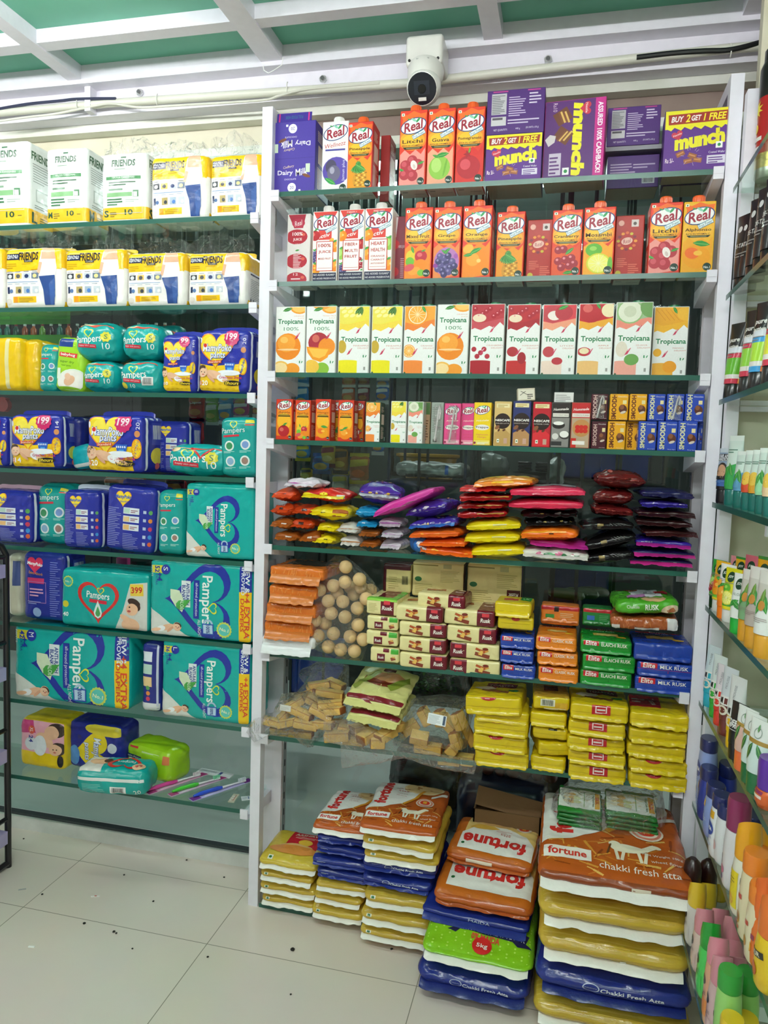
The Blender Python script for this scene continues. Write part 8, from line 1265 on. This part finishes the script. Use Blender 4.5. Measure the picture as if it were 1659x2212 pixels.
m = pack(w, .2, .05, '9aa09c', 'soft', .018, {'F': D(w, .05).rect(0, 0, 1, 1, 'a4aaa6').lines(.05, .1, .9, .8, 3, '80888a', .15).rect(.75, .2, .8, .9, '3a6ac0')}, (0, .05, .1), .009, 24, 3); o = m.build('folded_cloth'); o.location = (x, .53, z1-.0); o.location.z = at(920, 1034, .42).z+.002; tag(o, 'folded grey printed cloth lying on the navy shelf', 'cloth')
p = at(920, 985, .75); rr = (at(990, 985, .75)-at(850, 985, .75)).length/2
t = thing('plastic_tub', 'round yellow tub behind the glass below the milkshake cartons', 'tub', (p.x, .75+rr*.0+.05, p.z-.10))
MB().lathe([(rr*.72, 0), (rr*.9, .10), (rr*.86, .10), (rr*.68, .008)], mat('b88a1c', 'plastic'), 40).build('tub_body', t); MB().lathe([(rr*.9, .092), (rr*1.0, .098), (rr*1.0, .106), (rr*.86, .108), (rr*.86, .1)], mat('c4941f', 'plastic'), 40).build('rim', t)
stand_on('dark rack behind the glass under the yellow tub', 840, 1000, 1018, .60, .4, '12161c')
for px, py, w_, lb in ((1060, 1030, .11, 'grey green cloth bundle behind the glass by the orange candy bag'), (1200, 1040, .06, 'pale cloth bundle behind the glass beside the blue crate')):
    p = at(px, py, .55); m = pack(w_, .12, .10, '7d8a84', 'soft', .04, None, (0, .1, .1), .012, 18, px, None, (2, .3, 2)); o = m.build('cloth_bundle'); o.location = (p.x, .61, p.z-.02); tag(o, lb, 'cloth')
stand_on('low dark rack behind the glass under the cloth bundles', 1020, 1190, 1037, .50, .25, '181c22')
for i in range(3):
    for k in range(2):
        p = at(1133+38*k, 1016-8*i, .6); m = pack(.045, .06, .0105, '2c2c33', 'film', .005, None, (0, 0, .1), .002, 40, i+k); o = m.build('folded_packet'); o.location = (p.x, .63, at(1130, 1018, .6).z+.0108*i); tag(o, f'{("lowest", "middle", "topmost")[i]} dark folded packet behind the glass in the stack {("beside the grey cloth bundle", "nearer the blue crate")[k]}', 'packet', 'dark folded packets')
p = at(1150, 1018, .6); tag(MB().box(p.x-.06, .59, at(1130, 1018, .6).z-.006, p.x+.06, .67, at(1130, 1018, .6).z-.001, mat('20242c')).box(p.x-.055, .63, at(1130, 1037, .5).z, p.x+.055, .64, at(1130, 1018, .6).z-.006, mat('20242c')).build('small_board', None, False), 'dark board under the folded packets', 'board')
# vegetables
zc = at(1250, 1300, .50).z
stand_on('dark shelf behind the glass under the green gourds', 1185, 1330, 1305, .40, .17, '181c20')
zc = at(1250, 1305, .40).z
for i, (px, lb, dy) in enumerate(((1222, 'pale striped green gourd behind the orange packets', 0), (1252, 'second striped green gourd behind the orange packets', .035), (1278, 'darkest green gourd behind the green packet', .07))):
    p = at(px, 1294, .44); g = MB().tube([(-.055, 0, 0), (-.05, 0, .002), (-.03, 0, .004), (.0, 0, .004), (.03, 0, .003), (.05, 0, .001), (.057, 0, 0)], [.003, .011, .016, .017, .016, .012, .003], mat(('5a7a4a', '4a6a3c', '33502c')[i], 'soft'), 14); o = g.build('gourd'); o.location = (p.x, .44+dy, zc+.0165); o.rotation_euler = (0, 0, .3*i-.3); tag(o, lb, 'gourd', 'green gourds behind the glass')
p = at(940, 1480, .45); g = MB(); R = random.Random(2)
for i in range(260):
    q = Vector((R.gauss(0, .04), R.gauss(0, .03), R.gauss(0, .02))); a = R.uniform(0, 6.3); s = R.uniform(.006, .011); u_ = Vector((cos(a), sin(a), R.uniform(-.5, .5)))*s; v_ = u_.cross(Vector((R.uniform(-1, 1), R.uniform(-1, 1), 1))).normalized()*s*.5
    n_ = u_.cross(v_).normalized()*.0006
    g.add([q-u_, q+v_, q+u_, q-v_, q+n_], [(0, 1, 4), (1, 2, 4), (2, 3, 4), (3, 0, 4), (0, 3, 2, 1)], mat(R.choice(('1f4a22', '2a5c2a', '37702f')), 'soft'))
o = g.build('herb_bunch'); o.location = p; tag(o, 'bunch of dark green leafy herbs behind the bakery slices', 'herbs')
stand_on('dark shelf behind the glass under the leafy herbs', 880, 1010, 1508, .38, .16, '15181a')
stand_on('dark shelf behind the glass holding the onions', 985, 1230, 1690, .30, .16, '14181c')
zo = at(1100, 1690, .30).z
for i in range(16):
    px = 1000+13.5*i; p = at(px, 1670, .34); r_ = .016+.003*((i*7) % 3); g = MB(); g.lathe([(r_*sin(pi*k/10), -r_*.9*cos(pi*k/10)) for k in range(10)]+[(.003, r_*1.05), (.001, r_*1.3)], mat(('7a4238', '8a5a44', '6e3a3a', '9a6a50')[i % 4], 'soft'), 16); o = g.build('onion'); o.location = (p.x, .335+.05*(i % 2), zo+r_*.9); o.rotation_euler = (.3*(i % 3), .2, i); tag(o, 'brown onion lying on the low shelf behind the yellow toast packets', 'onion', 'onions behind the glass')
# bags on the floor behind the glass
x, w, z0, z1 = at2(800, 1000, 1640, 1790, .42)
m = pack(w, .3, max(.3, z1), '1c1e20', 'film', .06, None, (0, .1, .05), .02, 9, 2, None, (2, .35, 2)); o = m.build('refuse_sack'); o.location = (x+.03, .60, .001); tag(o, 'black plastic sack standing on the floor behind the wheat printed sacks', 'sack')
x, w, z0, z1 = at2(985, 1185, 1690, 1780, .27)
t = thing('carry_bag', 'dark navy bag standing behind the brown sacks', 'bag', (x, .31, 0)); m = pack(w, .16, max(.2, z1), '1c2440', 'soft', .03, None, (0, .1, 0), .008, 14, 8); m.build('bag_body', t)
x, w, z0, z1 = at2(1005, 1150, 1745, 1800, .1)
t = thing('cardboard_box', 'open brown cardboard box behind the brown sacks', 'box', (x+.02, .125, .013)); CBD = mat('6e5335', 'matte'); hz = max(.15, at(1080, 1775, .1).z)
MB().box(-.09, 0, 0, .09, .004, hz, CBD).box(-.09, .056, 0, .09, .06, hz, CBD).box(-.09, 0, 0, -.086, .06, hz, CBD).box(.086, 0, 0, .09, .06, hz, CBD).build('box_body', t, False)
g = MB().box(-.088, 0, 0, .088, .003, .05, CBD); o = g.build('flap', t, False); o.location = (0, .004, hz); o.rotation_euler = (radians(-25), radians(8), 0)
# behind the diaper shelves
stand_on('long dark shelf behind the diaper packs with a row of bottles', -60, 400, 728, .62, .2, '101418')
zb = at(170, 728, .62).z
for i in range(22):
    px = -30+19*i; p = at(px, 715, .64); c = ('2f8a7a', '2a9a8a', '2a7a6a', '1f5a4a', 'b8502a', 'c8602a', '7aa83a', '5a9a3a', '1c2a24', '202c28', '3a1c1c')[(i*3) % 11 if i > 6 else i % 11]
    t = thing('drink_bottle', f'{("first", "second", "third", "fourth", "fifth", "sixth", "seventh", "eighth", "ninth", "tenth", "eleventh", "twelfth", "thirteenth", "fourteenth", "fifteenth", "sixteenth", "seventeenth", "eighteenth", "nineteenth", "twentieth", "twenty-first", "twenty-second")[i]} small bottle along the dim row behind the bundled packs, from the picture edge', 'bottle', (p.x, .66, zb), 0, 'dim bottles behind the diaper packs')
    MB().lathe([(.0, .0), (.0105, 0), (.011, .003), (.011, .036), (.005, .044), (.005, .048)], mat(c, 'plastic'), 14).build('bottle_body', t); MB().lathe([(.0056, .048), (.0056, .056), (0, .056)], mat('d8d8d0' if i % 3 else '8a1c1c', 'plastic'), 12).build('cap', t)
x, w, z0, z1 = at2(-10, 140, 722, 850, .30); m = pack(w, .02, z1-z0, '4fae2a', 'matte', .003); o = m.build('display_board'); o.location = (x, .32, z0); tag(o, 'bright green board behind the yellow packs of the third shelf', 'board')
p = at(5, 875, .5); g = MB().tube([(0, 0, 0), (0, .02, 0)], .024, mat('a81c1c', 'plastic'), 28); o = g.build('round_sign'); o.location = p; tag(o, 'dark red round sign behind the fourth diaper shelf at the picture edge', 'sign')
p = at(290, 1215, .40); t = thing('bucket', 'black bucket with a thick rim behind the red heart pack', 'bucket', (p.x, .45, p.z-.09)); MB().lathe([(.035, 0), (.052, .09), (.048, .09), (.032, .004)], mat('141416', 'plastic'), 28).build('bucket_body', t); MB().lathe([(.052, .084), (.057, .086), (.057, .094), (.048, .095)], mat('1e1e20', 'plastic'), 28).build('rim', t)
stand_on('dark shelf behind the glass holding the black bucket', 230, 380, 1275, .38, .14, '101214')
x, w, z0, z1 = at2(250, 275, 1205, 1240, .35); m = pack(w, .02, z1-z0+.03, 'd83a8a', 'plastic', .004); o = m.build('pink_tin'); o.location = (x, .36, z0-.03); tag(o, 'pink container edge behind the red heart pack', 'container')
snack('white and orange packet behind the largest navy pack back', 222, 310, 1032, 1060, .33, 'd8d4cc', 'd86a2a', '3a5a9a', None, None); snack('dark red packet behind the slim teal pack back', 352, 398, 1034, 1060, .33, '8a1c1c', '3a1210', 'c87a2a', None, None)
# litter on the floor
for px, py, L, c, lb, rz in ((206, 1936, .024, 'e0dcd6', 'tiny white paper scrap with a red mark on the floor', 20), (68, 2045, .016, 'f0eeea', 'small white scrap on the floor near the picture edge', 10), (48, 1921, .02, 'a8a8a4', 'scrap of grey string and paper by the black rack', 35)):
    p = at(px, py, z=.001); o = pack(L, .005, .0012, c, 'matte', .0005, {'T': D(L, .005).rect(.4, .1, .65, .9, 'c8443a')} if px == 206 else None).build('paper_scrap'); o.location = (p.x, p.y, .0002); o.rotation_euler = (0, 0, radians(rz)); tag(o, lb, 'litter')
for i, (px, py, s) in enumerate(((182, 1995, .004), (246, 2013, .004), (251, 2016, .003), (286, 2049, .0025), (449, 2067, .003), (331, 1947, .003), (91, 1932, .003), (268, 1890, .003), (484, 1895, .003), (632, 2052, .006), (846, 2050, .0035), (403, 1858, .003), (51, 1812, .003), (628, 2148, .0025))):
    p = at(px, py, z=.001); g = MB(); g.lathe([(s*sin(pi*k/6), -s*.5*cos(pi*k/6)) for k in range(7)], mat('23231f', 'matte'), 8); g.v = [tuple(Vector(v)*(1+.35*noise.noise(Vector(v)*300+Vector((i, 0, 0))))) for v in g.v]; o = g.build('dirt_crumb'); o.location = (p.x, p.y, s*.5); tag(o, 'small dark crumb of dirt lying on the pale floor tiles', 'dirt', 'crumbs on the floor')
